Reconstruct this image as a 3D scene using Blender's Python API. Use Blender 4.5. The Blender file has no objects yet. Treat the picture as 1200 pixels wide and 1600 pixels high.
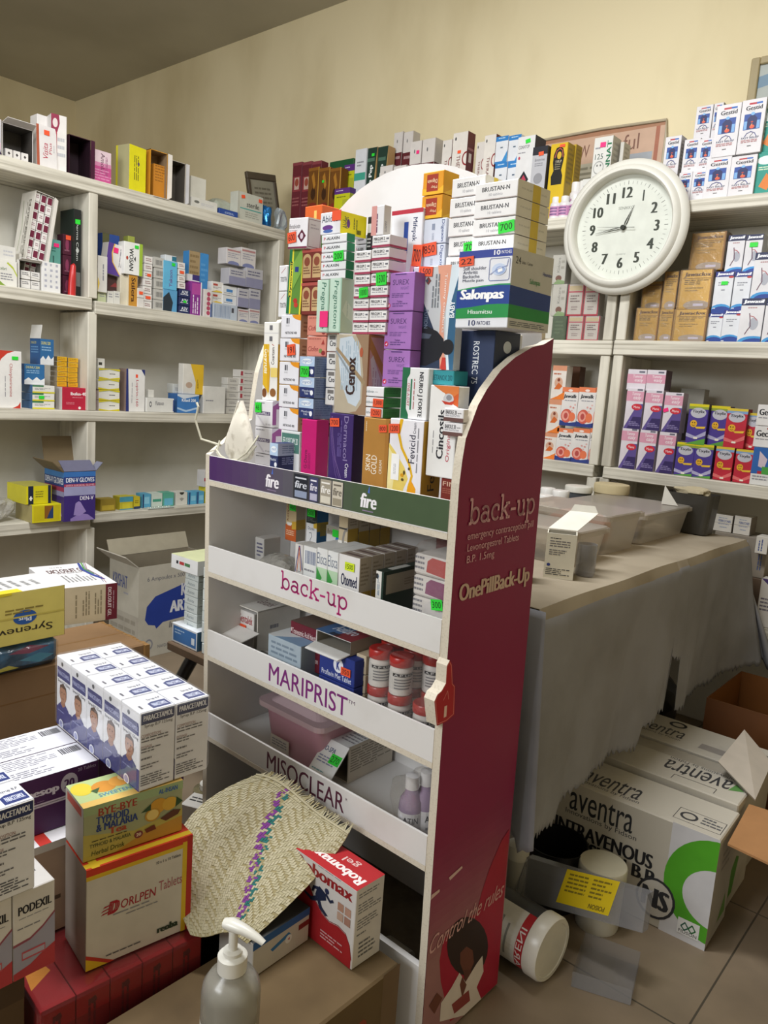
import bpy, math, random
from mathutils import Matrix, Vector
random.seed(7)
SC = bpy.context.scene
COL = SC.collection
# ---------------------------------------------------------------- camera
CAM = Vector((0.0, 0.0, 1.2))
FPX, YAW, PITCH, ROLL = 1203.0, math.radians(-40.28), math.radians(9.076), math.radians(4.05)
_fwd = Vector((math.sin(YAW)*math.cos(PITCH), math.cos(YAW)*math.cos(PITCH), -math.sin(PITCH)))
_r0 = Vector((math.cos(YAW), -math.sin(YAW), 0)); _u0 = _r0.cross(_fwd)
_rt = _r0*math.cos(ROLL) + _u0*math.sin(ROLL); _up = _u0*math.cos(ROLL) - _r0*math.sin(ROLL)
cd = bpy.data.cameras.new('camera'); cam = bpy.data.objects.new('camera', cd); COL.objects.link(cam)
cam.matrix_world = Matrix(((_rt.x, _up.x, -_fwd.x, CAM.x), (_rt.y, _up.y, -_fwd.y, CAM.y), (_rt.z, _up.z, -_fwd.z, CAM.z), (0, 0, 0, 1)))
cd.sensor_fit = 'VERTICAL'; cd.sensor_height = 36.0; cd.lens = FPX/1600*36.0; cd.clip_start = 0.02
SC.camera = cam
# ---------------------------------------------------------------- light and exposure
SC.view_settings.view_transform = 'Standard'; SC.view_settings.look = 'None'
SC.view_settings.exposure = 0.0; SC.view_settings.gamma = 1.0; SC.view_settings.use_curve_mapping = False
W = bpy.data.worlds.new('world'); SC.world = W; W.use_nodes = True
W.node_tree.nodes['Background'].inputs[0].default_value = (1.0, 0.93, 0.84, 1)
W.node_tree.nodes['Background'].inputs[1].default_value = 0.32
def area(name, loc, target, sx, sy, power, col):
    l = bpy.data.lights.new(name, 'AREA'); l.shape = 'RECTANGLE'; l.size = sx; l.size_y = sy; l.energy = power; l.color = col
    o = bpy.data.objects.new(name, l); COL.objects.link(o); o.location = loc
    o.rotation_euler = (Vector(target)-Vector(loc)).to_track_quat('-Z', 'Y').to_euler(); return o
area('tube_lamp', (-1.35, 0.95, 3.08), (-1.45, 1.15, 0.0), 1.3, 0.3, 78, (0.97, 0.98, 1.0))
area('doorway_daylight', (-1.35, -2.0, 2.2), (-1.5, 2.2, 1.5), 1.5, 1.0, 72, (0.95, 0.98, 1.0))
# ---------------------------------------------------------------- helpers
def lin(c):
    return c/12.92 if c <= 0.04045 else ((c+0.055)/1.055)**2.4
def rgb(h):
    h = h.lstrip('#')
    if len(h) == 3: h = ''.join(c*2 for c in h)
    return tuple(lin(int(h[i:i+2], 16)/255) for i in (0, 2, 4))
_M = {}
KIND = {'card': (0.48, 0.35), 'matte': (0.85, 0.15), 'plastic': (0.3, 0.5), 'foil': (0.25, 0.5)}
def M(hexc, kind='card'):
    k = (hexc, kind)
    if k in _M: return _M[k]
    m = bpy.data.materials.new(kind+'_'+hexc.strip('#')); m.use_nodes = True
    nt = m.node_tree; b = nt.nodes['Principled BSDF']
    rough, spec = KIND[kind]
    b.inputs['Roughness'].default_value = rough
    b.inputs['Specular IOR Level'].default_value = spec
    if kind == 'foil': b.inputs['Metallic'].default_value = 0.6
    c = rgb(hexc)
    tc = nt.nodes.new('ShaderNodeTexCoord'); n = nt.nodes.new('ShaderNodeTexNoise')
    n.inputs['Scale'].default_value = 22; n.inputs['Detail'].default_value = 3
    mr = nt.nodes.new('ShaderNodeMapRange'); mr.inputs[1].default_value = 0.3; mr.inputs[2].default_value = 0.7
    mr.inputs[3].default_value = 0.93; mr.inputs[4].default_value = 1.03
    vm = nt.nodes.new('ShaderNodeVectorMath'); vm.operation = 'SCALE'; vm.inputs[0].default_value = c
    nt.links.new(tc.outputs['Object'], n.inputs['Vector']); nt.links.new(n.outputs['Fac'], mr.inputs[0])
    nt.links.new(mr.outputs[0], vm.inputs['Scale']); nt.links.new(vm.outputs[0], b.inputs['Base Color'])
    _M[k] = m; return m
def nodes(name):
    m = bpy.data.materials.new(name); m.use_nodes = True
    return m, m.node_tree, m.node_tree.nodes['Principled BSDF']
def stained(name, base, dirt, scale=(1, 1, 1), amt=0.5, rough=0.8, bump=0.0, detail=6, nscale=3.0, lo=0.42, hi=0.7):
    """painted or worn surface: base colour broken up by stains of a second colour"""
    m, nt, b = nodes(name)
    tc = nt.nodes.new('ShaderNodeTexCoord'); mp = nt.nodes.new('ShaderNodeMapping'); mp.inputs['Scale'].default_value = scale
    n1 = nt.nodes.new('ShaderNodeTexNoise'); n1.inputs['Scale'].default_value = nscale; n1.inputs['Detail'].default_value = detail
    mr = nt.nodes.new('ShaderNodeMapRange'); mr.inputs[1].default_value = lo; mr.inputs[2].default_value = hi; mr.inputs[3].default_value = 0; mr.inputs[4].default_value = amt
    mx = nt.nodes.new('ShaderNodeMix'); mx.data_type = 'RGBA'; mx.inputs[6].default_value = (*rgb(base), 1); mx.inputs[7].default_value = (*rgb(dirt), 1)
    nt.links.new(tc.outputs['Object'], mp.inputs[0]); nt.links.new(mp.outputs[0], n1.inputs['Vector'])
    nt.links.new(n1.outputs['Fac'], mr.inputs[0]); nt.links.new(mr.outputs[0], mx.inputs[0]); nt.links.new(mx.outputs[2], b.inputs['Base Color'])
    b.inputs['Roughness'].default_value = rough; b.inputs['Specular IOR Level'].default_value = 0.25
    if bump:
        bp = nt.nodes.new('ShaderNodeBump'); bp.inputs['Strength'].default_value = bump; bp.inputs['Distance'].default_value = 0.004
        nt.links.new(n1.outputs['Fac'], bp.inputs['Height']); nt.links.new(bp.outputs[0], b.inputs['Normal'])
    return m
def film(name, tint, clear=0.8, rough=0.12, bump=0.6, scale=25, milky=0.0):
    """clear plastic: mostly see-through, glossy, optionally milky"""
    m = bpy.data.materials.new(name); m.use_nodes = True; nt = m.node_tree
    for x in list(nt.nodes): nt.nodes.remove(x)
    out = nt.nodes.new('ShaderNodeOutputMaterial'); tr = nt.nodes.new('ShaderNodeBsdfTransparent'); tr.inputs[0].default_value = (*rgb(tint), 1)
    pr = nt.nodes.new('ShaderNodeBsdfPrincipled'); pr.inputs['Base Color'].default_value = (*rgb(tint), 1); pr.inputs['Roughness'].default_value = rough
    mx = nt.nodes.new('ShaderNodeMixShader'); mx.inputs[0].default_value = 1-clear
    tc = nt.nodes.new('ShaderNodeTexCoord'); n = nt.nodes.new('ShaderNodeTexNoise'); n.inputs['Scale'].default_value = scale; n.inputs['Detail'].default_value = 4
    bp = nt.nodes.new('ShaderNodeBump'); bp.inputs['Strength'].default_value = bump; bp.inputs['Distance'].default_value = 0.01
    gl = nt.nodes.new('ShaderNodeBsdfGlossy'); gl.inputs['Roughness'].default_value = rough
    lw = nt.nodes.new('ShaderNodeLayerWeight'); lw.inputs[0].default_value = 0.25
    m2 = nt.nodes.new('ShaderNodeMixShader')
    nt.links.new(tc.outputs['Object'], n.inputs['Vector']); nt.links.new(n.outputs['Fac'], bp.inputs['Height'])
    nt.links.new(bp.outputs[0], gl.inputs['Normal']); nt.links.new(bp.outputs[0], pr.inputs['Normal']); nt.links.new(bp.outputs[0], lw.inputs['Normal'])
    nt.links.new(tr.outputs[0], mx.inputs[1]); nt.links.new(pr.outputs[0], mx.inputs[2])
    ml = nt.nodes.new('ShaderNodeMath'); ml.operation = 'MULTIPLY'; ml.inputs[1].default_value = .38; nt.links.new(lw.outputs['Facing'], ml.inputs[0]); nt.links.new(ml.outputs[0], m2.inputs[0]); nt.links.new(mx.outputs[0], m2.inputs[1]); nt.links.new(gl.outputs[0], m2.inputs[2])
    nt.links.new(m2.outputs[0], out.inputs[0]); return m
FILM = film('clear_film', '#fbfaf8', 0.955, 0.12, 0.9, 30)
BAG = film('bag_film', '#dcdad4', 0.6, 0.15, 1.0, 40)
MILKY = film('milky_plastic', '#d8d1c6', 0.64, 0.3, 0.15, 8)
CLEARCASE = film('clear_case', '#dadadc', 0.83, 0.12, 0.1, 6)

class MB:
    def __init__(s): s.v = []; s.f = []; s.m = []; s.ms = []
    def mi(s, m):
        if isinstance(m, str): m = M(m)
        if m not in s.ms: s.ms.append(m)
        return s.ms.index(m)
    def poly(s, pts, m):
        b = len(s.v); s.v += [tuple(p) for p in pts]; s.f.append(tuple(range(b, b+len(pts)))); s.m.append(s.mi(m))
    def mesh(s, vs, fs, m):
        b = len(s.v); s.v += [tuple(p) for p in vs]; k = s.mi(m)
        for f in fs: s.f.append(tuple(b+i for i in f)); s.m.append(k)
    def box(s, x0, x1, y0, y1, z0, z1, m, c=0.0, skip=''):
        if c <= 0:
            v = [(x, y, z) for z in (z0, z1) for y in (y0, y1) for x in (x0, x1)]
            fs = dict(B=(0, 2, 3, 1), T=(4, 5, 7, 6), F=(0, 1, 5, 4), K=(2, 6, 7, 3), L=(0, 4, 6, 2), R=(1, 3, 7, 5))
            s.mesh(v, [f for k, f in fs.items() if k not in skip], m); return
        c = min(c, (x1-x0)*.3, (y1-y0)*.3, (z1-z0)*.3)
        X, Y, Z = (x0, x1), (y0, y1), (z0, z1); vid = {}; vs = []
        for i in (0, 1):
            for j in (0, 1):
                for k in (0, 1):
                    p = [X[i], Y[j], Z[k]]; inn = [c if i == 0 else -c, c if j == 0 else -c, c if k == 0 else -c]
                    for a in range(3):
                        q = [p[t]+(0 if t == a else inn[t]) for t in range(3)]
                        vid[(i, j, k, a)] = len(vs); vs.append(q)
        fs = []
        for a in range(3):
            o = [t for t in range(3) if t != a]
            for e in (0, 1):
                ring = []
                for (p, q) in ((0, 0), (1, 0), (1, 1), (0, 1)):
                    ijk = [0, 0, 0]; ijk[a] = e; ijk[o[0]] = p; ijk[o[1]] = q; ring.append(vid[(*ijk, a)])
                if (e == 1) != (a != 1): ring.reverse()
                fs.append(ring)
            for p in (0, 1):
                for q in (0, 1):
                    i0 = [0, 0, 0]; i0[o[0]] = p; i0[o[1]] = q; i1 = list(i0); i1[a] = 1
                    fs.append([vid[(*i0, o[0])], vid[(*i1, o[0])], vid[(*i1, o[1])], vid[(*i0, o[1])]])
        for i in (0, 1):
            for j in (0, 1):
                for k in (0, 1): fs.append([vid[(i, j, k, a)] for a in range(3)])
        s.mesh(vs, fs, m)
    def lathe(s, prof, m, n=28, o=(0, 0, 0), ax='z', caps=True):
        vs = []; fs = []
        for (r, z) in prof:
            for i in range(n):
                a = 2*math.pi*i/n; x, y = r*math.cos(a), r*math.sin(a)
                vs.append((x+o[0], y+o[1], z+o[2]) if ax == 'z' else ((x+o[0], o[1]+z, y+o[2]) if ax == 'y' else (z+o[0], x+o[1], y+o[2])))
        for j in range(len(prof)-1):
            for i in range(n): fs.append((j*n+i, j*n+(i+1) % n, (j+1)*n+(i+1) % n, (j+1)*n+i))
        if caps: fs += [tuple(range(n))[::-1], tuple((len(prof)-1)*n+i for i in range(n))]
        s.mesh(vs, fs, m)
    def tube(s, pts, r, m, n=8):
        pts = [Vector(p) for p in pts]; vs = []; fs = []
        rr = r if isinstance(r, (list, tuple)) else [r]*len(pts)
        for i, p in enumerate(pts):
            t = (pts[min(i+1, len(pts)-1)]-pts[max(i-1, 0)]).normalized()
            a = t.orthogonal().normalized() if i == 0 else (a-t*a.dot(t)).normalized(); b = t.cross(a)
            for k in range(n): vs.append(p+(a*math.cos(2*math.pi*k/n)+b*math.sin(2*math.pi*k/n))*rr[i])
        for i in range(len(pts)-1):
            for k in range(n): fs.append((i*n+k, i*n+(k+1) % n, (i+1)*n+(k+1) % n, (i+1)*n+k))
        fs += [tuple(range(n))[::-1], tuple((len(pts)-1)*n+k for k in range(n))]
        s.mesh(vs, fs, m)
    def prism(s, pts, off, m, m_side=None):
        """pts: 3D polygon; extruded by vector off"""
        off = Vector(off); p0 = [Vector(p) for p in pts]; p1 = [p+off for p in p0]
        s.poly(p0, m); s.poly(p1[::-1], m); n = len(p0)
        s.mesh(p0+p1, [(i, i+n, (i+1) % n+n, (i+1) % n) for i in range(n)], m_side or m)
    def build(s, name, parent=None, mw=None, smooth=False):
        me = bpy.data.meshes.new(name); me.from_pydata(s.v, [], s.f); me.update()
        for m in s.ms: me.materials.append(m)
        me.polygons.foreach_set('material_index', s.m)
        if smooth:
            me.polygons.foreach_set('use_smooth', [True]*len(s.f))
            try: me.set_sharp_from_angle(angle=math.radians(38))
            except Exception: pass
        me.update()
        return put(name, me, parent, mw)
def put(name, me, parent=None, mw=None):
    o = bpy.data.objects.new(name, me); COL.objects.link(o)
    if parent is not None: o.parent = parent
    if mw is not None: o.matrix_local = mw
    return o
LABELS = {}
def tag(o, label, cat, group=None, kind=None):
    if label in LABELS and not group: print('DUP LABEL', label)
    LABELS[label] = 1
    if len(label.split()) > 15: print('LONG', len(label.split()), label)
    o['label'] = label; o['category'] = cat
    if group: o['group'] = group
    if kind: o['kind'] = kind
    return o
def empty(name, mw):
    o = bpy.data.objects.new(name, None); COL.objects.link(o); o.empty_display_size = 0.05; o.matrix_world = mw; return o
def struct(o): o['kind'] = 'structure'; return o
def dup(o, mw):
    """a copy of a thing with copies of its parts"""
    c = o.copy(); COL.objects.link(c); c.matrix_world = mw
    for ch in o.children:
        k = ch.copy(); COL.objects.link(k); k.parent = c
        for g in ch.children:
            q = g.copy(); COL.objects.link(q); q.parent = k
    return c
# ---------------------------------------------------------------- lettering
_T = {}
def glyphs(s, bold=0.0, res=2):
    k = (s, bold, res)
    if k in _T: return _T[k]
    cu = bpy.data.curves.new('lettering', 'FONT'); cu.body = s; cu.size = 1; cu.offset = bold; cu.resolution_u = res; cu.fill_mode = 'FRONT'
    o = bpy.data.objects.new('lettering', cu); COL.objects.link(o); bpy.context.view_layer.update()
    me = bpy.data.meshes.new_from_object(o.evaluated_get(bpy.context.evaluated_depsgraph_get()))
    vs = [(v.co.x, v.co.y) for v in me.vertices]; fs = [tuple(p.vertices) for p in me.polygons]
    bpy.data.objects.remove(o); bpy.data.curves.remove(cu); bpy.data.meshes.remove(me)
    if not vs: _T[k] = ([], [], 1); return _T[k]
    x0 = min(v[0] for v in vs); x1 = max(v[0] for v in vs); y0 = min(v[1] for v in vs); y1 = max(v[1] for v in vs)
    vs = [((x-x0)/max(x1-x0, 1e-6), (y-y0)/max(y1-y0, 1e-6)) for x, y in vs]
    _T[k] = (vs, fs, (x1-x0)/max(y1-y0, 1e-6)); return _T[k]
def clip(poly):
    for ax, lim, sg in ((0, 0, 1), (0, 1, -1), (1, 0, 1), (1, 1, -1)):
        out = []
        for i in range(len(poly)):
            a, b = poly[i-1], poly[i]; ia = (a[ax]-lim)*sg >= 0; ib = (b[ax]-lim)*sg >= 0
            if ia != ib:
                t = (lim-a[ax])/(b[ax]-a[ax]); out.append((a[0]+(b[0]-a[0])*t, a[1]+(b[1]-a[1])*t))
            if ib: out.append(b)
        poly = out
        if not poly: return []
    return poly
EPS = 0.00007
def deco(mb, O, U, V, N, prims, rnd=None):
    """printing on a flat face: O + u*U + v*V, lifted along N layer by layer"""
    O, U, V, N = Vector(O), Vector(U), Vector(V), Vector(N); rnd = rnd or random.Random(3)
    for li, p in enumerate(prims):
        k = p[0]; off = N*(EPS*(li+1))
        pt = lambda u, v: O+U*u+V*v+off
        if k == 'r':
            _, u0, v0, u1, v1, c = p; mb.poly([pt(u0, v0), pt(u1, v0), pt(u1, v1), pt(u0, v1)], c)
        elif k == 'e':
            _, cu, cv, ru, rv, c = p
            q = clip([(cu+ru*math.cos(a*math.pi/10), cv+rv*math.sin(a*math.pi/10)) for a in range(20)])
            if q: mb.poly([pt(*t) for t in q], c)
        elif k == 'p':
            q = clip(list(p[1]))
            if q: mb.poly([pt(*t) for t in q], p[2])
        elif k == 'q': mb.poly([pt(*t) for t in p[1]], p[2])
        elif k == 't':
            s, u0, v0, u1, v1, c = p[1:7]; rot = p[7] if len(p) > 7 else 0; bold = p[8] if len(p) > 8 else 0.0; sh = p[9] if len(p) > 9 else 0.0
            vs, fs, _ = glyphs(s, 0.0, 2 if max((Vector(U)*(u1-u0)).length, (Vector(V)*(v1-v0)).length) < 0.12 else 4)
            asp = _
            for rep in range(1 if bold <= 0 else (2 if bold < .015 else 3)):
              o = []; wdt = (1 if bold <= 0 else (2 if bold < .015 else 3))
              mg = min(.3, bold*2.2/max(asp, .2)*(wdt-1))
              for x, y in vs:
                x = x*(1-mg)+mg*(rep/(wdt-1) if wdt > 1 else 0)
                x2 = x+sh*(y-0.5)/max(asp, .3)
                if rot == 90: a, b = 1-y, x2
                elif rot == -90: a, b = y, 1-x2
                elif rot == 180: a, b = 1-x2, 1-y
                else: a, b = x2, y
                o.append(pt(u0+(u1-u0)*a, v0+(v1-v0)*b)+N*(EPS*.12*rep))
              mb.mesh(o, fs, c)
        elif k in ('l', 'lv'):
            _, u0, v0, u1, v1, n, c = p[:7]
            for i in range(n):
                if k == 'l':
                    y1 = v1-(v1-v0)*i/n; y0 = y1-(v1-v0)/n*0.45; x = u0; end = u1-(u1-u0)*rnd.choice((0, 0, .1, .35))
                    while x < end:
                        w = min((u1-u0)*rnd.uniform(.12, .3), end-x); mb.poly([pt(x, y0), pt(x+w, y0), pt(x+w, y1), pt(x, y1)], c); x += w+(u1-u0)*.035
                else:
                    x0 = u0+(u1-u0)*i/n; x1 = x0+(u1-u0)/n*0.45; y = v0; end = v1-(v1-v0)*rnd.choice((0, 0, .1, .35))
                    while y < end:
                        w = min((v1-v0)*rnd.uniform(.12, .3), end-y); mb.poly([pt(x0, y), pt(x1, y), pt(x1, y+w), pt(x0, y+w)], c); y += w+(v1-v0)*.035
        elif k == 'b':                                   # bar code
            _, u0, v0, u1, v1, c = p; x = u0
            while x < u1:
                w = (u1-u0)*rnd.choice((.02, .035, .05)); mb.poly([pt(x, v0), pt(min(x+w, u1), v0), pt(min(x+w, u1), v1), pt(x, v1)], c); x += w+(u1-u0)*rnd.choice((.02, .04))
        elif k == 's':                                   # stroke along points
            _, pts, wd, c = p; L = U.length; H = V.length
            for i in range(len(pts)-1):
                a = O+U*pts[i][0]+V*pts[i][1]+off; b = O+U*pts[i+1][0]+V*pts[i+1][1]+off
                t = (b-a); 
                if t.length < 1e-7: continue
                t.normalize(); nn = N.cross(t)*wd/2; t = t*wd*0.2
                mb.poly([a-t-nn, b+t-nn, b+t+nn, a-t+nn], c)
def faces(w, d, h):
    return dict(F=((-w/2, -d/2, 0), (w, 0, 0), (0, 0, h), (0, -1, 0)), R=((w/2, -d/2, 0), (0, d, 0), (0, 0, h), (1, 0, 0)),
                L=((-w/2, d/2, 0), (0, -d, 0), (0, 0, h), (-1, 0, 0)), T=((-w/2, -d/2, h), (w, 0, 0), (0, d, 0), (0, 0, 1)))
# ---------------------------------------------------------------- reference frames of the furniture
class Fr:
    def __init__(s, o, yaw=0.0, tilt=0.0):
        s.M = Matrix.Translation(Vector(o))@Matrix.Rotation(yaw, 4, 'Z')@Matrix.Rotation(tilt, 4, 'X'); s.I = s.M.inverted()
    def on(s, ax, px, py, val):
        d = _rt*((px-600)/FPX)-_up*((py-800)/FPX)+_fwd
        o = s.I@CAM; q = (s.I@(CAM+d))-o; i = 'xyz'.index(ax); return o+q*((val-o[i])/q[i])
STAND = Fr((-.695, 1.03, 0), math.radians(-1.67), 0.028)
LEFT = Fr((-3.1, 0, 0), math.radians(90))
BACK = Fr((0, 2.75, 0))
ROOM = Fr((0, 0, 0))
ORD = ['topmost', 'second from top', 'third from top', 'fourth from top', 'fifth from top', 'sixth from top', 'seventh from top', 'eighth from top']
_BX = {}
def boxmesh(w, d, h, art, key=None):
    k = (key, round(w, 4), round(d, 4), round(h, 4)) if key else None
    if k and k in _BX: return _BX[k]
    mb = MB(); mb.box(-w/2, w/2, -d/2, d/2, 0, h, art.get('base', '#e9e8e4'), 0.0012)
    fm = faces(w, d, h)
    for f, pr in art.items():
        if f in fm: deco(mb, *fm[f], pr, random.Random(len(pr)*7+ord(f)))
    me = bpy.data.meshes.new('box'); me.from_pydata(mb.v, [], mb.f)
    for m in mb.ms: me.materials.append(m)
    me.polygons.foreach_set('material_index', mb.m); me.update()
    if k: _BX[k] = me
    return me
STK = {'o': '#ee5a34', 'g': '#2fd63a', 'p': '#ef2f7c', 'y': '#d8ee2a'}
STN = {'o': 'orange', 'g': 'green', 'p': 'pink', 'y': 'yellow'}
def sticker(parent, w, d, h, face, u, v, su, sv, text, col, rz=0):
    """hand-written price tag stuck on a face; sizes in metres"""
    O, U, V, N = [Vector(t) for t in faces(w, d, h)[face]]; su *= .72; sv *= .72
    mb = MB(); c = O+U*u+V*v+N*0.0021; u1, v1 = U.normalized(), V.normalized()
    m = Matrix((( *u1, 0), (*v1, 0), (*N, 0), (0, 0, 0, 1))).transposed(); m.translation = c
    m = m@Matrix.Rotation(math.radians(rz), 4, 'Z')
    mb.box(-su/2, su/2, -sv/2, sv/2, -0.0002, 0.0003, STK[col])
    if text: deco(mb, (-su/2, -sv/2, 0.0003), (su, 0, 0), (0, sv, 0), (0, 0, 1), [('t', text, .12, .2, .88, .8, '#402020' if col == 'o' else '#153a15', 0, 0.01)])
    o = mb.build('price_sticker', parent, m); o['label'] = 'neon %s price sticker' % STN[col]; return o
def carton(fr, label, x0, x1, y0, d, z0, z1, art, name='medicine_box', cat='box', group=None, key=None, rz=0, lean=0, roll=0, stk=()):
    w, h = abs(x1-x0)-.0008, z1-z0-.0009; d -= .0008; y0 += .0004
    me = boxmesh(w, d, h, art, key)
    mw = fr.M@Matrix.Translation(((x0+x1)/2, y0+d/2, z0+.0005))@Matrix.Rotation(math.radians(rz), 4, 'Z')@Matrix.Rotation(math.radians(lean), 4, 'X')@Matrix.Rotation(math.radians(roll), 4, 'Y')
    o = put(name, me); o.matrix_world = mw; tag(o, label, cat, group)
    for s in stk: sticker(o, w, d, h, *s)
    return o
def vis(art, hf):
    """printing laid out over the visible part of a face whose foot is hidden by a ledge"""
    g = lambda v: v if v <= .001 else hf+(1-hf)*v; out = dict(art)
    for f in 'FRL':
        q = []
        for p in art.get(f, ()):
            if p[0] in 'rlb' or p[0] == 'lv': q.append((p[0], p[1], g(p[2]), p[3], g(p[4]), *p[5:]))
            elif p[0] == 't': q.append(('t', p[1], p[2], g(p[3]), p[4], g(p[5]), *p[6:]))
            elif p[0] == 'e': q.append(('e', p[1], g(p[2]), p[3], p[4]*(1-hf), p[5]))
            else: q.append((p[0], [(a, g(b)) for a, b in p[1]], *p[2:]))
        out[f] = q
    return out
def B(fr, label, px, y, art, d=0.05, z0=None, sr=None, sl=None, n=1, gap=0.0, jit=0.0, stk=None, dy=None, **kw):
    """carton (or stack of n) whose front face covers the pixels (xl, xr, ytop, ybottom) on the plane y; returns its top"""
    xl, xr, yt, yb = px; ym, xm = (yt+yb)/2, (xl+xr)/2
    if fr is STAND or fr is BACK or fr is LEFT: pass
    z1 = fr.on('y', xm, yt, y).z; zb = fr.on('y', xm, yb, y).z if z0 is None else z0
    zm = (z1+zb)/2
    # image verticals lean: measure the edges at the height of the box's middle
    x0 = fr.on('y', xl, ym, y).x; x1 = fr.on('y', xr, ym, y).x
    if sr is not None: d = max(0.015, fr.on('x', sr, ym, x1).y-y)
    if sl is not None: d = max(0.015, fr.on('x', sl, ym, x0).y-y)
    h = (z1-zb)/n
    if n == 1 and z0 is not None:
        hf = (fr.on('y', xm, yb, y).z-zb)/max(h, 1e-4)
        if .06 < hf < .6: art = vis(art, hf)
    for i in range(n):
        k = n-1-i                                       # i = 0 is the topmost
        j = random.uniform(-jit, jit); s = (stk or {}).get(i, ()) if isinstance(stk, dict) else (stk or ()) if i == 0 else ()
        lab = label.replace('{o}', 'bottom' if (i == n-1 and n > 1) else ORD[i])
        carton(fr, lab, x0+j, x1+j, y+abs(j)*.5, d, zb+k*h, zb+(k+1)*h-(0.0006 if n > 1 else 0), art, key=kw.get('key') or (label if n > 1 else None), stk=s, **{q: v for q, v in kw.items() if q != 'key'})
    return z1
def flapbox(fr, label, x0, x1, y0, d, z0, z1, out, inn, open_='F', flaps=(), art=None, name='open_carton', cat='box', rz=0, lean=0, t=0.0025, group=None, roll=0):
    """carton with one side open; flaps: (edge points a, b in box coords, out-vector) as child quads"""
    w, h = x1-x0, z1-z0-.0006; z0 += .0006
    mb = MB(); fm = dict(F=(-w/2, w/2, -d/2, -d/2+t, 0, h), K=(-w/2, w/2, d/2-t, d/2, 0, h), L=(-w/2, -w/2+t, -d/2+t, d/2-t, 0, h), R=(w/2-t, w/2, -d/2+t, d/2-t, 0, h), B=(-w/2+t, w/2-t, -d/2+t, d/2-t, 0, t), T=(-w/2, w/2, -d/2+t, d/2-t, h-t, h))
    for k, b in fm.items():
        if k in open_: continue
        mb.box(*b, out)
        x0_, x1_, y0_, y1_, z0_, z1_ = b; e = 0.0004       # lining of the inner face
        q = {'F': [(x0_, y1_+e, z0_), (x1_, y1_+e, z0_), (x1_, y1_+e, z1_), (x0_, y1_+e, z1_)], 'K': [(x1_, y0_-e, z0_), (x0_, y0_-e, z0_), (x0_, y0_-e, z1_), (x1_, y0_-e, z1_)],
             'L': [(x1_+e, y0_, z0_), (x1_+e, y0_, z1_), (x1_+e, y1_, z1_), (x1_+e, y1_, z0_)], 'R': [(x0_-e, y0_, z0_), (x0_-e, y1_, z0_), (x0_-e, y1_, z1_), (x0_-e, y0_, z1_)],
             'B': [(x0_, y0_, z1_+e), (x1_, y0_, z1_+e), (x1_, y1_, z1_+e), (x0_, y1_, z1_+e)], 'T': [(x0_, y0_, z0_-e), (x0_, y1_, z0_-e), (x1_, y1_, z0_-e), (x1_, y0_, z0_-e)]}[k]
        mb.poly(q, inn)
    fc = faces(w, d, h)
    for f, pr in (art or {}).items(): deco(mb, *fc[f], pr)
    mw = fr.M@Matrix.Translation(((x0+x1)/2, y0+d/2, z0))@Matrix.Rotation(math.radians(rz), 4, 'Z')@Matrix.Rotation(math.radians(lean), 4, 'X')@Matrix.Rotation(math.radians(roll), 4, 'Y')
    o = mb.build(name); o.matrix_world = mw; tag(o, label, cat, group)
    for a, b, v, c in flaps:
        f = MB(); a, b, v = Vector(a), Vector(b), Vector(v); nrm = (b-a).cross(v).normalized()*t*.8
        f.prism([a, b, b+v-(b-a)*.04, a+v+(b-a)*.04], nrm, c); f.build('flap', o)
    return o
# ================================================================ the room
YW = 3.05; XW = -5.88; ZC = 3.15
wallm = stained('cream_wall_paint', '#e8dbb6', '#bfae82', (1, 1, .45), 0.75, 0.85, 0.12, 9, 1.6, .45, .75)
ceilm = stained('ceiling_paint', '#bcb7a8', '#9d9788', (1, 1, 1), 0.5, 0.9, 0.05, 5, 1.2)
def floor_mat():
    m, nt, b = nodes('floor_tiles'); tc = nt.nodes.new('ShaderNodeTexCoord'); mp = nt.nodes.new('ShaderNodeMapping')
    mp.inputs['Location'].default_value = (0.36, 0.02, 0)
    br = nt.nodes.new('ShaderNodeTexBrick'); br.offset = 0.0; br.inputs['Scale'].default_value = 1.0
    br.inputs['Brick Width'].default_value = 0.49; br.inputs['Row Height'].default_value = 0.49; br.inputs['Mortar Size'].default_value = 0.0022
    br.inputs['Color1'].default_value = (*rgb('#84745f'), 1); br.inputs['Color2'].default_value = (*rgb('#7c6c58'), 1); br.inputs['Mortar'].default_value = (*rgb('#4a4236'), 1)
    n = nt.nodes.new('ShaderNodeTexNoise'); n.inputs['Scale'].default_value = 6; n.inputs['Detail'].default_value = 8
    mr = nt.nodes.new('ShaderNodeMapRange'); mr.inputs[1].default_value = .3; mr.inputs[2].default_value = .75; mr.inputs[3].default_value = 1.05; mr.inputs[4].default_value = .72
    vm = nt.nodes.new('ShaderNodeVectorMath'); vm.operation = 'SCALE'
    nt.links.new(tc.outputs['Object'], mp.inputs[0]); nt.links.new(mp.outputs[0], br.inputs['Vector']); nt.links.new(tc.outputs['Object'], n.inputs['Vector'])
    nt.links.new(n.outputs['Fac'], mr.inputs[0]); nt.links.new(br.outputs['Color'], vm.inputs[0]); nt.links.new(mr.outputs[0], vm.inputs['Scale']); nt.links.new(vm.outputs[0], b.inputs['Base Color'])
    b.inputs['Roughness'].default_value = .45; return m
mb = MB(); mb.box(XW-.1, 1.6, -2.2, YW+.1, -.1, 0, floor_mat()); struct(mb.build('floor'))
mb = MB(); mb.box(XW-.1, 1.6, -2.2, YW+.1, ZC, ZC+.1, ceilm); struct(mb.build('ceiling'))
mb = MB(); mb.box(XW-.1, 1.6, YW, YW+.1, 0, ZC, wallm); struct(mb.build('wall_back'))
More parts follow.
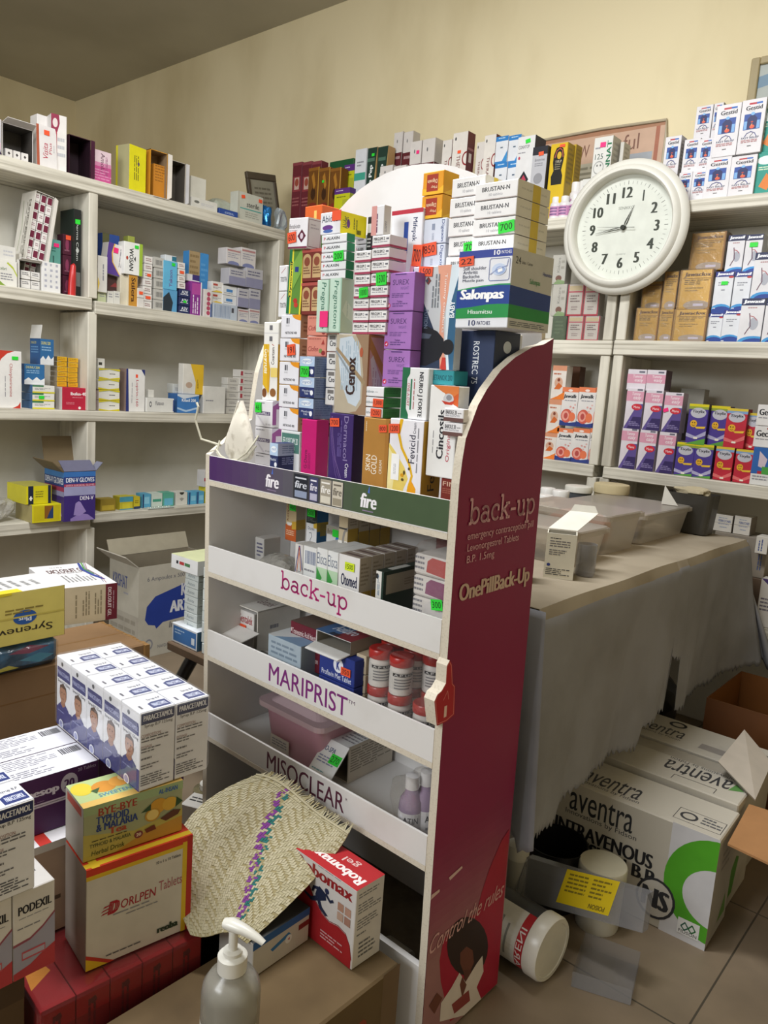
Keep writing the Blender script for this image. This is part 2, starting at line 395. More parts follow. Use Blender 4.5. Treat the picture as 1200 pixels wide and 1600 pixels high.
mb = MB(); mb.box(XW-.1, XW, -2.2, YW, 0, ZC, wallm); struct(mb.build('wall_left'))
mb = MB(); mb.box(1.6, 1.7, -2.2, YW+.1, 0, ZC, wallm); struct(mb.build('wall_right'))
# ================================================================ the shelving
def painted(name, sc):
    m, nt, b = nodes(name); tc = nt.nodes.new('ShaderNodeTexCoord'); mp = nt.nodes.new('ShaderNodeMapping'); mp.inputs['Scale'].default_value = sc
    n = nt.nodes.new('ShaderNodeTexNoise'); n.inputs['Scale'].default_value = 1; n.inputs['Detail'].default_value = 5; n.inputs['Distortion'].default_value = .4
    cr = nt.nodes.new('ShaderNodeValToRGB'); cr.color_ramp.elements[0].position = .34; cr.color_ramp.elements[0].color = (*rgb('#a8a292'), 1)
    cr.color_ramp.elements[1].position = .56; cr.color_ramp.elements[1].color = (*rgb('#d6d1c2'), 1)
    n2 = nt.nodes.new('ShaderNodeTexNoise'); n2.inputs['Scale'].default_value = 5; n2.inputs['Detail'].default_value = 6
    mr = nt.nodes.new('ShaderNodeMapRange'); mr.inputs[1].default_value = .35; mr.inputs[2].default_value = .75; mr.inputs[3].default_value = 1.04; mr.inputs[4].default_value = .82
    vm = nt.nodes.new('ShaderNodeVectorMath'); vm.operation = 'SCALE'
    bp = nt.nodes.new('ShaderNodeBump'); bp.inputs['Strength'].default_value = .35; bp.inputs['Distance'].default_value = .003
    nt.links.new(tc.outputs['Object'], mp.inputs[0]); nt.links.new(mp.outputs[0], n.inputs['Vector']); nt.links.new(tc.outputs['Object'], n2.inputs['Vector'])
    nt.links.new(n.outputs['Fac'], cr.inputs[0]); nt.links.new(n2.outputs['Fac'], mr.inputs[0]); nt.links.new(cr.outputs[0], vm.inputs[0]); nt.links.new(mr.outputs[0], vm.inputs['Scale'])
    nt.links.new(vm.outputs[0], b.inputs['Base Color']); nt.links.new(n.outputs['Fac'], bp.inputs['Height']); nt.links.new(bp.outputs[0], b.inputs['Normal'])
    b.inputs['Roughness'].default_value = .6; return m
PW = painted('white_paint_board', (1.6, 75, 75)); PV = painted('white_paint_post', (14, 14, 1.2))
PB = stained('painted_back_panel', '#cfccc1', '#aaa596', (1, 1, 1), .6, .7, .05, 7, 3)
def part(fr_o, name, b, m, c=0.003):
    mb = MB(); mb.box(*b, m, c); return mb.build(name, fr_o)
lu = empty('shelf_unit', LEFT.M); tag(lu, 'long white painted wooden wall shelf standing along the side of the room', 'shelf')
part(lu, 'board', (.6, 2.73, 0, .27, 1.905, 1.957), PW)
part(lu, 'board', (.6, 1.688, 0, .25, 1.438, 1.487), PW); part(lu, 'board', (1.70, 2.69, 0, .25, 1.424, 1.478), PW)
part(lu, 'board', (.6, 2.73, 0, .25, .975, 1.02), PW)
part(lu, 'board', (.6, 1.69, 0, .25, .51, .56), PW); part(lu, 'board', (1.705, 2.69, 0, .25, .531, .572), PW)
for z0, z1 in ((1.487, 1.905), (1.02, 1.43), (.56, .975), (0, .51)): part(lu, 'divider', (1.672, 1.712, .004, .25, z0, z1), PV)
part(lu, 'end_panel', (2.69, 2.73, 0, .25, 0, 1.905), PV); part(lu, 'end_panel', (.56, .6, 0, .25, 0, 1.957), PV)
part(lu, 'back_panel', (.58, 2.73, .25, .27, 0, 1.905), PB)
bu = empty('shelf_unit', BACK.M); tag(bu, 'white painted shelf against the back wall, beyond the clock', 'shelf')
part(bu, 'board', (-1.276, .3, 0, .29, 1.868, 1.91), PW); part(bu, 'board', (-1.276, .3, 0, .29, 1.383, 1.437), PW); part(bu, 'board', (-1.262, .3, 0, .29, .925, .968), PW)
for z0, z1 in ((1.437, 1.868), (.968, 1.383), (.5, .925), (0, .46)): part(bu, 'side_panel', (-1.274, -1.236, .004, .28, z0, z1), PV)
part(bu, 'board', (-1.262, .3, 0, .29, .46, .5), PW)
part(bu, 'side_panel', (.26, .3, .01, .28, 0, 1.868), PV); part(bu, 'back_panel', (-1.27, .3, .28, .295, 0, 1.868), PB)
bv = empty('shelf_unit', BACK.M); tag(bv, 'white painted shelf against the back wall, behind the maroon display stand', 'shelf')
part(bv, 'board', (-2.79, -1.284, 0, .29, 1.85, 1.895), PW); part(bv, 'board', (-2.79, -1.282, 0, .29, 1.38, 1.435), PW); part(bv, 'board', (-2.79, -1.3, 0, .29, .922, .968), PW)
for z0, z1 in ((1.435, 1.85), (.968, 1.38), (0, .922)): part(bv, 'side_panel', (-1.325, -1.287, .004, .28, z0, z1), PV)
part(bv, 'side_panel', (-2.79, -2.75, .01, .28, 0, 1.85), PV); part(bv, 'back_panel', (-2.79, -1.29, .28, .295, 0, 1.85), PB)
# ================================================================ the display stand
SWH = stained('stand_white_board', '#dcdad8', '#b5afa5', (1, 1, 1), .55, .5, .02, 8, 5, .5, .8)
RAW = stained('raw_board_edge', '#d2c9b8', '#a89c86', (1, 1, 1), .5, .9, .1, 4, 260, .52, .75)
MAR = stained('maroon_print', '#86204a', '#75193f', (1, 1, 1), .5, .38, 0, 4, 3)
st = empty('display_stand', STAND.M); tag(st, 'maroon sided point of sale display stand with white shelves full of medicine boxes', 'display stand')
prof = [STAND.on('x', *q, 0) for q in ((722.5, 718), (728, 685), (735, 666), (747, 633), (761, 608), (783, 578), (805, 558.5), (832.6, 542), (850, 538))]
prof = [(0.0, 0.0), (0.0, 1.06)]+[(max(p.y, 0.0005), p.z) for p in prof]+[(.248, 1.302), (.248, 0.0)]
def sheet(name, x0, x1, outer):
    mb = MB(); a = [(x1, y, z) for y, z in prof]; b = [(x0, y, z) for y, z in prof]
    mb.poly(a[::-1] if x1 < x0 else a[::1], outer)
    mb.poly(b[::-1], SWH); n = len(prof)
    mb.mesh(a+b, [(i, (i+1) % n, (i+1) % n+n, i+n) for i in range(n)], RAW); return mb
def panel_xy(px, py): p = STAND.on('x', px, py, 0.0); return (p.y, p.z)
def slab(word, x0, x1, zb, xh, wd, c, sc=1.0):
    """slab-serif lettering drawn with strokes; x-height xh, baseline zb"""
    el = lambda cx, cy, rx, ry, a0, a1, n=22: [(cx+rx*math.cos(math.radians(a0+(a1-a0)*i/n)), cy+ry*math.sin(math.radians(a0+(a1-a0)*i/n))) for i in range(n+1)]
    G = {'b': (1.0, [[(.15, 0), (.15, 1.6)], [(-.03, 1.6), (.15, 1.6)], [(-.03, 0), (.15, 0)], el(.53, .5, .38, .5, 0, 360)]),
         'a': (1.0, [el(.42, .29, .34, .29, 0, 360), [(.78, 0), (.78, .72)], el(.46, .72, .32, .28, 0, 150), [(.78, 0), (.98, 0)]]),
         'c': (.92, [el(.5, .5, .42, .5, 50, 310), [(.77, .88), (.77, .62)]]),
         'k': (1.0, [[(.15, 0), (.15, 1.6)], [(-.03, 1.6), (.15, 1.6)], [(-.03, 0), (.33, 0)], [(.15, .42), (.76, 1)], [(.58, 1), (.95, 1)], [(.36, .62), (.86, 0)], [(.66, 0), (1.03, 0)]]),
         '-': (.62, [[(.04, .52), (.56, .52)]]),
         'u': (1.05, [[(.2, 1), (.2, .36)], el(.5, .36, .3, .36, 180, 360), [(.8, 1), (.8, 0)], [(.02, 1), (.2, 1)], [(.62, 1), (.8, 1)], [(.8, 0), (1.0, 0)]]),
         'p': (1.0, [[(.15, 1), (.15, -.6)], [(-.03, 1), (.15, 1)], [(-.03, -.6), (.36, -.6)], el(.53, .5, .38, .5, 0, 360)])}
    tot = sum(G[ch][0]+.12 for ch in word); k = (x1-x0)/tot; out = []; x = x0
    for ch in word:
        out += [('s', [(x+a*k, zb+b*xh) for a, b in st_], wd, c) for st_ in G[ch][1]]; x += (G[ch][0]+.12)*k
    return out
mb = sheet('side_panel', -.016, 0.0, MAR)
PO, PU, PV_, PN = (0, 0, 0), (0, 1, 0), (0, 0, 1), (1, 0, 0)
D = []
# lower print: dusty mauve band fading in, with a red sweep at the back
for i in range(14):
    t = i/13; z1 = .43-.018*i
    D.append(('r', .0005, 0.0, .247, z1, '#%02x%02x%02x' % (int(0x86+(0x9c-0x86)*t), int(0x20+(0x70-0x20)*t), int(0x4a+(0x72-0x4a)*t))))
red = [panel_xy(620+a/2.425, 940+b/2.425) for a, b in ((425, 860), (395, 905), (350, 1010), (320, 1100), (300, 1180), (230, 1220), (175, 1280), (160, 1360), (165, 1440), (200, 1590))]
red = [(min(y, .247), max(z, .001)) for y, z in red]+[(.20, .001), (.247, .001)]
mb2 = MB()
D2 = [('q', red, '#a31937')]
hair = lambda n, cx, cy, rx, ry: [panel_xy(620+(cx+rx*math.cos(a*math.pi/10))/2.425, 940+(cy+ry*math.sin(a*math.pi/10))/2.425) for a in range(20)]
pl = lambda pts: [(min(y, .247), max(z, .001)) for y, z in (panel_xy(620+a/2.425, 940+b/2.425) for a, b in pts)]
D2 += [('q', pl([(245, 1000), (195, 1045), (200, 1055), (247, 1008)]), '#d8b9b5'), ('q', pl([(160, 1088), (130, 1110), (126, 1130), (160, 1098)]), '#d8b9b5')]
D2 += [('q', hair(0, 266, 1305, 78, 112), '#2c1c19'), ('q', pl([(238, 1330), (262, 1305), (285, 1320), (290, 1365), (275, 1400), (250, 1400), (238, 1370)]), '#6d3f33'),
       ('q', pl([(250, 1395), (278, 1392), (285, 1430), (255, 1450)]), '#5e352b'),
       ('q', pl([(300, 1370), (322, 1340), (326, 1400), (300, 1460), (315, 1530), (250, 1598), (160, 1590), (165, 1520), (205, 1460), (235, 1405), (258, 1440)]), '#d9cfca'),
       ('q', pl([(245, 1420), (262, 1450), (245, 1500), (236, 1450)]), '#6d3f33'), ('q', pl([(205, 1525), (270, 1470), (275, 1510), (215, 1560)]), '#8e3d3c'),
       ('q', pl([(150, 1480), (170, 1500), (140, 1560), (120, 1530)]), '#6d3f33')]
def ptext(s, a, b, hgt, c, bold=0.0, sh=0.0):
    y0, z0 = panel_xy(*a); y1, z1 = panel_xy(*b); z = (z0+z1)/2
    return ('t', s, y0, z-hgt/2, y1, z+hgt/2, c, 0, bold, sh)
PK = '#d9a9b4'
a = panel_xy(731, 818.5); b_ = panel_xy(732, 781); e_ = panel_xy(835, 796)
D3 = slab('back-up', a[0]+.002, e_[0], a[1], (b_[1]-a[1])/1.6, .0048, PK)
D3 += [ptext('emergency contraception pill', (729.4, 840), (832, 819), .0165, PK), ptext('Levonorgestrel Tablets', (729, 857), (809, 841), .0165, PK), ptext('B.P. 1.5mg', (728, 876), (771, 866), .0165, PK),
       ptext('OnePillBack-Up', (716, 930), (826, 900), .038, '#cdb2a4', 0.024), ptext('Control the rules', (671, 1478), (786, 1386), .034, '#d3a6a6', 0, .5)]
deco(mb, PO, PU, PV_, PN, D); EPS_ = EPS
for grp, lift in ((D2, 16), (D3, 26)): deco(mb, (EPS*lift, 0, 0), PU, PV_, PN, [p for p in grp]) if grp is D2 else [deco(mb, (EPS*lift, 0, 0), PU, PV_, PN, [p]) for p in grp]
o = mb.build('side_panel', st); o['label'] = 'maroon printed side panel with curved top'
prof = [STAND.on('x', *q, -.675) for q in ((352, 690), (375, 668), (394, 655), (398, 620), (404, 582), (412, 555), (424, 525), (440, 500))]
prof = [(0.0, 0.0), (0.0, 1.033)]+[(min(max(p.y, 0.002+.001*i), .235), p.z) for i, p in enumerate(prof)]+[(.236, prof[-1].z+.01), (.248, prof[-1].z+.01), (.248, 0.0)]
sheet('side_panel', -.69, -.675, SWH).build('side_panel', st)['label'] = 'white side panel with curved top'
hp = [STAND.on('x', 540+a/6.667, 1000+b/6.667, .006) for a, b in ((1045, 450), (1055, 270), (1085, 212), (1108, 250), (1116, 450), (1142, 480), (1136, 680), (1132, 780), (1050, 850), (950, 895), (935, 760), (925, 640), (955, 570), (1000, 530))]
mb = MB(); hr = [(p.x, p.y, p.z) for p in hp]; mb.prism(hr, (-.022, 0, 0), '#b3202c', RAW)
cz = sum(p.z for p in hp)/len(hp); cy = sum(p.y for p in hp)/len(hp)
hq = [((p.y-cy)*.9+cy, (p.z-cz)*.95+cz) for p in hp]
deco(mb, (.006, 0, 0), PU, PV_, PN, [('s', hq+[hq[0]], .0012, '#e08a86'), ('s', [(cy-.006, cz-.01), (cy+.004, cz+.004), (cy+.008, cz-.012)], .0012, '#e08a86'), ('t', '1', cy-.002, cz-.042, cy+.005, cz-.022, '#e9c9c2', 0, .01)])
mb.build('hand_cutout', st)['label'] = 'red pointing hand cut-out on the stand edge'
mb = MB(); ac, aw = -.345, .329
arch = [(-.674, 0), (-.674, 1.26)]+[(ac-aw*math.cos(math.pi*i/28), 1.26+.372*math.sin(math.pi*i/28)**.8) for i in range(1, 28)]+[(-.016, 1.26), (-.016, 0)]
mb.prism([(x, .236, z) for x, z in arch], (0, .012, 0), SWH, RAW); mb.build('back_panel', st)['label'] = 'white arched back board'
FZ = [(.967, 1.031), (.762, .831), (.566, .636), (.37, .437)]
def sx(px, py): return STAND.on('y', px, py, -.001).x
def mix(h1, h2, t): return '#'+''.join('%02x' % round(int(h1[1+2*i:3+2*i], 16)*(1-t)+int(h2[1+2*i:3+2*i], 16)*t) for i in range(3))
for i, (zb, zt) in enumerate(FZ):
    part(st, 'shelf_board', (-.675, -.016, 0, .236, zb, zb+.012), SWH if i != 3 else SWH, .001)
    mb = MB(); mb.box(-.675, -.016, -.001, .004, zb+.010, zt, SWH); mb.box(-.675, -.016, -.0012, .003, zb-.001, zb+.0095, RAW)
    O, U, V, N = (0, -.001, 0), (1, 0, 0), (0, 0, 1), (0, -1, 0); zm = (zb+.012+zt)/2; D = []
    if i == 0:
        for k in range(24):
            t = k/23; c = mix('#4b2a63', '#5b5a62', min(1, t/.42)) if t < .42 else mix('#5b5a62', '#46593d', min(1, (t-.42)/.3))
            D.append(('r', -.675+.659*k/24, zb+.012, -.675+.659*(k+1)/24, zt, c))
        D = [D]
        for q, (p0, p1, yy) in enumerate(((415, 436, 750), (563, 589, 783))):
            x0, x1 = sx(p0, yy), sx(p1, yy+4)
            D.append([('t', 'fire', x0, zm-.015, x1, zm+.011, '#f2eef4', 0, .03, .12), ('p', [], '#000'), ('q', [((x0+x1)/2-.003, zm+.013), ((x0+x1)/2+.002, zm+.012), ((x0+x1)/2+.001, zm+.026)], '#4d6fc4'), ('r', x0+.006, zm-.021, x1-.008, zm-.019, '#8d7d9a')])
        for p0, p1, c, c2, lc in ((460, 481, '#20242f', '#8f9bb5', '#d5d8e2'), (484, 497, '#3f4067', '#b5b3c9', '#e7e4f0'), (501, 518, '#a79f8f', '#dcd6c6', '#f4f0ea'), (520, 536, '#cfc7b6', '#9a917e', '#6e675c')):
            x0, x1 = sx(p0, 755), sx(p1, 760)
            D.append([('r', x0-.003, zm-.025, x1+.002, zm+.023, '#3c3b40'), ('r', x0, zm-.024, x1, zm+.022, c), ('r', x0+.002, zm-.022, x1-.002, zm-.009, c2), ('t', 'fire', x0+.002, zm-.004, x1-.002, zm+.01, lc, 0, .02, .12), ('r', x0+.003, zm+.014, x1-.004, zm+.017, lc)])
        for k, g in enumerate(D): deco(mb, (0, -.001-EPS*k, 0) if k else O, U, V, N, g if k else [p for p in g][:1]) if k else [deco(mb, O, U, V, N, [p]) for p in g]
    elif i == 1: [deco(mb, O, U, V, N, [p]) for p in slab('back-up', sx(440, 900), sx(545, 937), zb+.030, .0215, .0042, '#b0256f')]
    elif i == 2: deco(mb, O, U, V, N, [('t', 'MARIPRIST', sx(420, 1050), zb+.018, sx(543, 1103), zb+.058, '#7a2a76', 0, .012), ('t', 'TM', sx(544, 1088), zb+.049, sx(555, 1092), zb+.056, '#5a3a5a')])
    else: deco(mb, O, U, V, N, [('t', 'MISOCLEAR', sx(417, 1193), zb+.017, sx(538, 1252), zb+.056, '#5c2c40', 0, .012), ('t', 'R', sx(540.5, 1240), zb+.047, sx(543.5, 1243), zb+.052, '#5c4050')])
    f = mb.build('fascia', st); f['label'] = ('purple to green printed fascia', 'white fascia with magenta lettering', 'white fascia with violet lettering', 'white fascia with plum lettering')[i]
mb = MB(); mb.box(-.675, -.016, 0, .012, 0, .178, SWH); mb.build('kick_board', st)
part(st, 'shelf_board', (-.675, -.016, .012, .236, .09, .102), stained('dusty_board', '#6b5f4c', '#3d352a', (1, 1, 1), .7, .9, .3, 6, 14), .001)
# ================================================================ wall clock
CK = empty('wall_clock', BACK.M@Matrix.Translation((-1.281, -.004, 1.832))); tag(CK, 'round white wall clock with dark numerals hung on the shelf posts', 'clock')
def lathe_y(prof, m, n=64):
    mb = MB(); mb.lathe([(r, y) for r, y in prof], m, n, ax='y', caps=False); return mb
CW = stained('clock_white_plastic', '#d4d2c8', '#b0ab9b', (1, 1, 1), .5, .35, 0, 8, 9, .55, .8)
lathe_y([(.18, 0), (.232, -.002), (.236, -.012), (.233, -.022), (.222, -.030), (.213, -.032), (.207, -.041), (.200, -.047), (.192, -.048), (.186, -.042), (.183, -.030), (.182, -.010)], CW).build('rim', CK, smooth=True)
mb = MB(); mb.lathe([(.0005, -.012), (.184, -.012)], M('#d2d5cb', 'matte'), 64, ax='y', caps=False)
r_ = .184; D = []
for k in range(60):
    a = math.pi*k/30; r0, r1, w = (.150, .160, .0011) if k % 5 else (.149, .162, .002)
    D.append(('s', [(math.sin(a)*r0, math.cos(a)*r0), (math.sin(a)*r1, math.cos(a)*r1)], w, '#5d5f5a'))
for k in range(1, 13):
    a = math.pi*k/6; x, z = math.sin(a)*.122, math.cos(a)*.122; hw = min(.02, .0195*glyphs(str(k))[2])
    D.append(('t', str(k), x-hw, z-.0185, x+hw, z+.0185, '#34382f', 0, .03))
D += [('t', 'SENIKKO', -.028, .064, .03, .074, '#6b6f66'), ('t', 'QUARTZ', -.018, -.095, .018, -.089, '#7b7f76')]
for p in D: deco(mb, (0, -.012, 0), (1, 0, 0), (0, 0, 1), (0, -1, 0), [p])
mb.build('dial', CK)
def hand(name, ang, L, w, tail, y):
    mb = MB(); a = math.radians(ang); t = Vector((math.sin(a), 0, math.cos(a))); n = Vector((math.cos(a), 0, -math.sin(a)))
    P = lambda l, s: tuple(t*l+n*s+Vector((0, y, 0)))
    for s in (-1, 1):
        q = [P(0, s*w*.3), P(L*.25, s*w), P(L, s*.0006), P(L*.25, s*w*.45)]; mb.prism(q if s > 0 else q[::-1], (0, -.001, 0), '#26281f')
    if tail: mb.prism([P(0, -w*.35), P(0, w*.35), P(-tail, w*.8), P(-tail, -w*.8)], (0, -.001, 0), '#26281f')
    mb.lathe([(.0085, y), (.0085, y-.002)], '#26281f', 16, ax='y'); return mb.build(name, CK)
hand('hour_hand', 23, .082, .0055, 0, -.0145); hand('minute_hand', 262, .108, .0045, .012, -.018); hand('second_hand', 274, .1, .0012, .045, -.022)
# ================================================================ table and cloth
tb = empty('table', ROOM.M@Matrix.Translation((-1.0, 1.99, 0))); tag(tb, 'wooden table under the grey cloth', 'table')
wd = stained('table_wood', '#6a5138', '#3f2e1e', (1, 12, 1), .7, .6)
part(tb, 'tabletop', (-.29, .29, -.66, .66, .77, .796), wd)
for x in (-.26, -.10):
    for y in (-.62, .62): part(tb, 'leg', (x-.025, x+.025, y-.025, y+.025, 0, .77), wd)
ctop = stained('dusty_cloth_top', '#9d927f', '#7b705e', (1, 1, 1), .7, .95, .3, 9, 6, .4, .75)
clothm = stained('grey_dusty_cloth', '#8f9097', '#6f6d6b', (1, 1, 1), .6, .95, .7, 9, 5, .4, .75)
hem = [(1.249, .354), (1.315, .307), (1.331, .33), (1.389, .315), (1.443, .308), (1.473, .329), (1.578, .347), (1.647, .348), (1.784, .34), (1.869, .332), (1.886, .383), (1.938, .39), (2.035, .391), (2.042, .39), (2.046, .541), (2.118, .522), (2.124, .367), (2.212, .367), (2.312, .356), (2.426, .369), (2.6, .375), (2.66, .38), (2.9, .40)]
def hz(y):
    for (a, za), (b, zb) in zip(hem, hem[1:]):
        if a <= y <= b: return za+(zb-za)*(y-a)/max(b-a, 1e-6)
    return hem[0][1] if y < hem[0][0] else hem[-1][1]
mb = MB(); rc = random.Random(5); NY, NX, NZ = 240, 14, 26; vs = []; fs = []
for j in range(NY+1):
    y = 1.3135+(2.66-1.3135)*j/NY
    for i in range(NX+NZ+1):
        if i <= NX:
            x = -1.30+(.60)*i/NX; z = .799+.003*math.sin(7*x+5*y)*math.sin(9*y); yy = y
        else:
            t = (i-NX)/NZ; zb = hz(y)+.006*math.sin(310*y)+.004*math.sin(733*y); z = .794-(.794-zb)*t
            fold = (.012*math.sin(9.5*y+1.0)+.008*math.sin(23*y+2*t)+.004*math.sin(51*y+3*t))*t
            x = -.692+fold+.012*t*(1-t)+ (.004 if t > .05 else 0); yy = y+.012*math.sin(6*t+y*8)*t
            if y > 2.45: x += .06*((y-2.45)/.21)**2*t; yy += .05*((y-2.45)/.21)*t
        vs.append((x, yy, z))
w_ = NX+NZ+1
fs = [(j*w_+i, j*w_+i+1, (j+1)*w_+i+1, (j+1)*w_+i) for j in range(NY) for i in range(w_-1)]
mb.mesh(vs, [f for k, f in enumerate(fs) if k % (w_-1) <= NX], ctop); b0_ = len(mb.v)-len(vs); kc = mb.mi(clothm)
for k, f in enumerate(fs):
    if k % (w_-1) > NX: mb.f.append(tuple(b0_+i for i in f)); mb.m.append(kc)
cl = mb.build('tablecloth', None, smooth=True); tag(cl, 'grey dusty tablecloth with a ragged torn hem over the table', 'tablecloth')
md = cl.modifiers.new('thickness', 'SOLIDIFY'); md.thickness = .0015; md.offset = 1
mb = MB(); vs = []; NA, NB = 26, 30                      # the near end of the cloth hangs in its own fold beside the stand
for a in range(NA+1):
    u = a/NA
    for b in range(NB+1):
        t = b/NB; z = .795-(.795-(.30+.012*math.sin(40*u)+.008*math.sin(97*u)))*t
        x = -.93+.245*u+.05*t*u*u-.016*t; y = 1.314+.004*t*math.sin(3.1*u)+.012*math.sin(11*u)*t
        vs.append((x, y, z))
mb.mesh(vs, [(a*(NB+1)+b, (a+1)*(NB+1)+b, (a+1)*(NB+1)+b+1, a*(NB+1)+b+1) for a in range(NA) for b in range(NB)], clothm)
o = mb.build('end_fold', cl, smooth=True); md = o.modifiers.new('thickness', 'SOLIDIFY'); md.thickness = .0015
mb = MB(); vs = []                                       # far corner: the cloth flares out past the table corner
for a in range(17):
    u = a/16
    for b in range(21):
        t = b/20; z = .794-(.794-(.39+.012*math.sin(9*u)-.02*u))*t
        x = -.695+(.055+.10*u)*t*math.sin(math.pi*(.5+.5*u*.4))-.05*u*(1-t); y = 2.66+.05*t+.035*u+.02*math.sin(u*6)*t
        vs.append((x, y, z))
mb.mesh(vs, [(a*21+b, (a+1)*21+b, (a+1)*21+b+1, a*21+b+1) for a in range(16) for b in range(20)], clothm)
o = mb.build('corner_fold', cl, smooth=True); md = o.modifiers.new('thickness', 'SOLIDIFY'); md.thickness = .0015
# ================================================================ boxes stacked on top of the display stand
ZS = .98
def A(base, F=(), R=(), L=(), T=()): return dict(base=base, F=list(F), R=list(R), L=list(L), T=list(T))
G1, G2, BK_ = '#8a8a90', '#b9b9bd', '#2a2a30'
G = 'cartons on top of the display stand'
# -- front row, standing on the top shelf
zg = B(STAND, 'plain magenta carton with dark upright lettering in the front row', (470, 494, 655, 738), .02,
  A('#c4126f', F=[('t', 'G-Derm', .22, .06, .42, .42, '#4d1040', 90, .01), ('lv', .5, .06, .68, .4, 2, '#8d1259')], R=[('r', 0, 0, 1, 1, '#d41578')]), z0=ZS, sr=513, group=G)
zd = B(STAND, 'deep violet cream carton with fine curved lines in the front row', (513, 551, 646, 750), .02,
  A('#3a2466', F=[('s', [(.08, .95), (.1, .7), (.2, .4), (.38, .12), (.5, .02)], .0006, '#8a6bb5'), ('s', [(.12, .95), (.16, .65), (.3, .3), (.56, .02)], .0006, '#a98ac9'), ('s', [(.05, .8), (.12, .5), (.3, .12), (.38, .02)], .0006, '#8a6bb5'),
   ('t', 'Dermacol', .62, .3, .8, .97, '#8d7fae', -90, .012), ('t', 'Cream', .72, .05, .86, .26, '#e9e6f2', -90, .012), ('lv', .38, .35, .56, .9, 3, '#6f5ea0')], R=[('r', 0, 0, 1, 1, '#2c1a50')]),
  z0=ZS, sr=568, group=G, stk=[('F', .25, .9, .034, .022, '700', 'o', 4)])
zk = B(STAND, 'golden tan cream carton with white lettering in the front row', (566, 606.5, 653, 761), .02,
  A('#b3803a', F=[('t', 'SKIN', .14, .22, .32, .46, '#f3ead8', 90, .01), ('t', 'GOLD', .36, .18, .58, .46, '#f3ead8', 90, .01), ('t', 'CREAM', .68, .2, .78, .4, '#f3ead8', 90), ('lv', .1, .8, .16, .96, 1, '#ead9b8'), ('r', .86, 0, 1, 1, '#a87430')]),
  z0=ZS, d=.05, group=G, stk=[('F', .78, .9, .026, .018, '800', 'o', 5)])
zf = B(STAND, 'white and yellow cream carton with a leafy swirl in the front row', (606.5, 660, 655, 771), .02,
  A('#eceaf0', F=[('p', [(0, .66), (.2, .55), (.5, .35), (.62, .2), (.5, .05), (.42, 0), (0, 0)], '#e8cf6a'), ('p', [(0, .6), (.15, .5), (.2, .2), (.1, 0), (0, 0)], '#f2e4a4'),
   ('p', [(.3, 1), (.24, .8), (.36, .6), (.6, .4), (.7, .25), (.62, .1), (.5, 0), (.56, 0), (.7, .12), (.76, .25), (.66, .42), (.42, .62), (.32, .8), (.4, 1)], '#e5b312'), ('p', [(.46, 0), (.7, .2), (.86, .08), (.84, 0)], '#eda30f'),
   ('t', 'Fevicid', .6, .42, .78, .8, '#3a3a4c', 90, .01), ('t', 'Cream', .7, .82, .78, .97, '#3a3a4c', 90), ('lv', .84, .3, .9, .9, 1, G1), ('r', .1, .16, .34, .52, '#f6f6f6'), ('lv', .18, .24, .26, .46, 2, G2),
   ('e', .44, .24, .05, .025, '#d99a10'), ('e', .5, .28, .03, .03, '#5b4a20'), ('e', .46, .18, .04, .02, '#5b4a20'), ('e', .64, .34, .03, .02, '#5b4a20')],
   R=[('r', 0, 0, 1, 1, '#b98d2a'), ('t', 'Fe', .35, .05, .7, .25, '#2e2a20', 90, .01)]), z0=ZS, sr=690, group=G, stk=[('F', .15, .9, .034, .022, '1200', 'o', 4)])
zfi = B(STAND, 'low rusty red carton at the end of the front row against the side panel', (688, 713, 748, 779), .03,
  A('#7c2a20', F=[('t', 'FIN', .12, .62, .9, .85, '#d9b49c', 0, .01), ('l', .12, .2, .8, .5, 3, '#a8604e')]), z0=ZS, d=.04, group=G)
zc = B(STAND, 'white tall carton with a silver ball on an orange corner', (668, 713, 602, 747), .026,
  A('#ecebe8', F=[('p', [(.3, 1), (.5, .93), (.75, .82), (1, .78), (1, 1)], '#cf5a24'), ('p', [(.1, 1), (.45, .93), (.8, .88), (1, .93), (1, 1)], '#d97a3a'), ('e', .66, .86, .18, .06, '#c9c9cb'), ('e', .68, .875, .1, .03, '#8d8d92'), ('p', [(.42, .84), (.55, .8), (.8, .8), (.88, .85), (.7, .825)], '#c23a22'),
   ('t', 'Cincosils', .34, .2, .58, .74, BK_, 90, .02), ('t', 'Original', .68, .18, .84, .5, '#c13d52', 90), ('lv', .2, .26, .24, .64, 1, G1), ('r', .96, 0, 1, .66, '#d8d6d2')]), z0=zfi, d=.03, group=G)
zbx = B(STAND, 'grey cream carton tucked against the curved edge of the side panel', (713.5, 721, 683, 772), .012, A('#cfc6b6'), z0=ZS, d=.045, group=G)
B(STAND, 'plain cream carton under the dark slate blue carton', (712, 757, 640, 772), .1, A('#cfc6b6'), z0=ZS, d=.06, group=G)
zb = B(STAND, 'flat white carton with brown bands, {o} of two behind the curved panel edge', (692, 723.5, 637, 682), .010,
  A('#eceaec', F=[('r', 0, 0, 1, .3, '#6a4a46'), ('t', 'BAROLE 20', .1, .55, .66, .85, BK_, 0, .02), ('t', 'capsules', .7, .58, .9, .72, BK_), ('l', .1, .36, .9, .5, 2, G1)]), z0=zbx, n=2, d=.0145, group=G)
zr = B(STAND, 'dark slate blue carton with white upright lettering below the patch box', (712, 770.5, 516, 637), .1,
  A('#2e3b5c', F=[('t', 'ROSTREC 75', .44, .3, .6, .86, '#eef0f4', -90, .012)], R=[('r', 0, 0, 1, 1, '#25304a'), ('e', .5, .8, .16, .08, '#c9d2de')]), z0=zb, d=.075, group=G)
B(STAND, 'cream carton with a teal edge behind the dark slate blue carton', (771, 790, 520, 600), .175, A('#d9d5c8', R=[('r', 0, 0, .08, 1, '#3a8a92')]), z0=zb, d=.05, group=G)
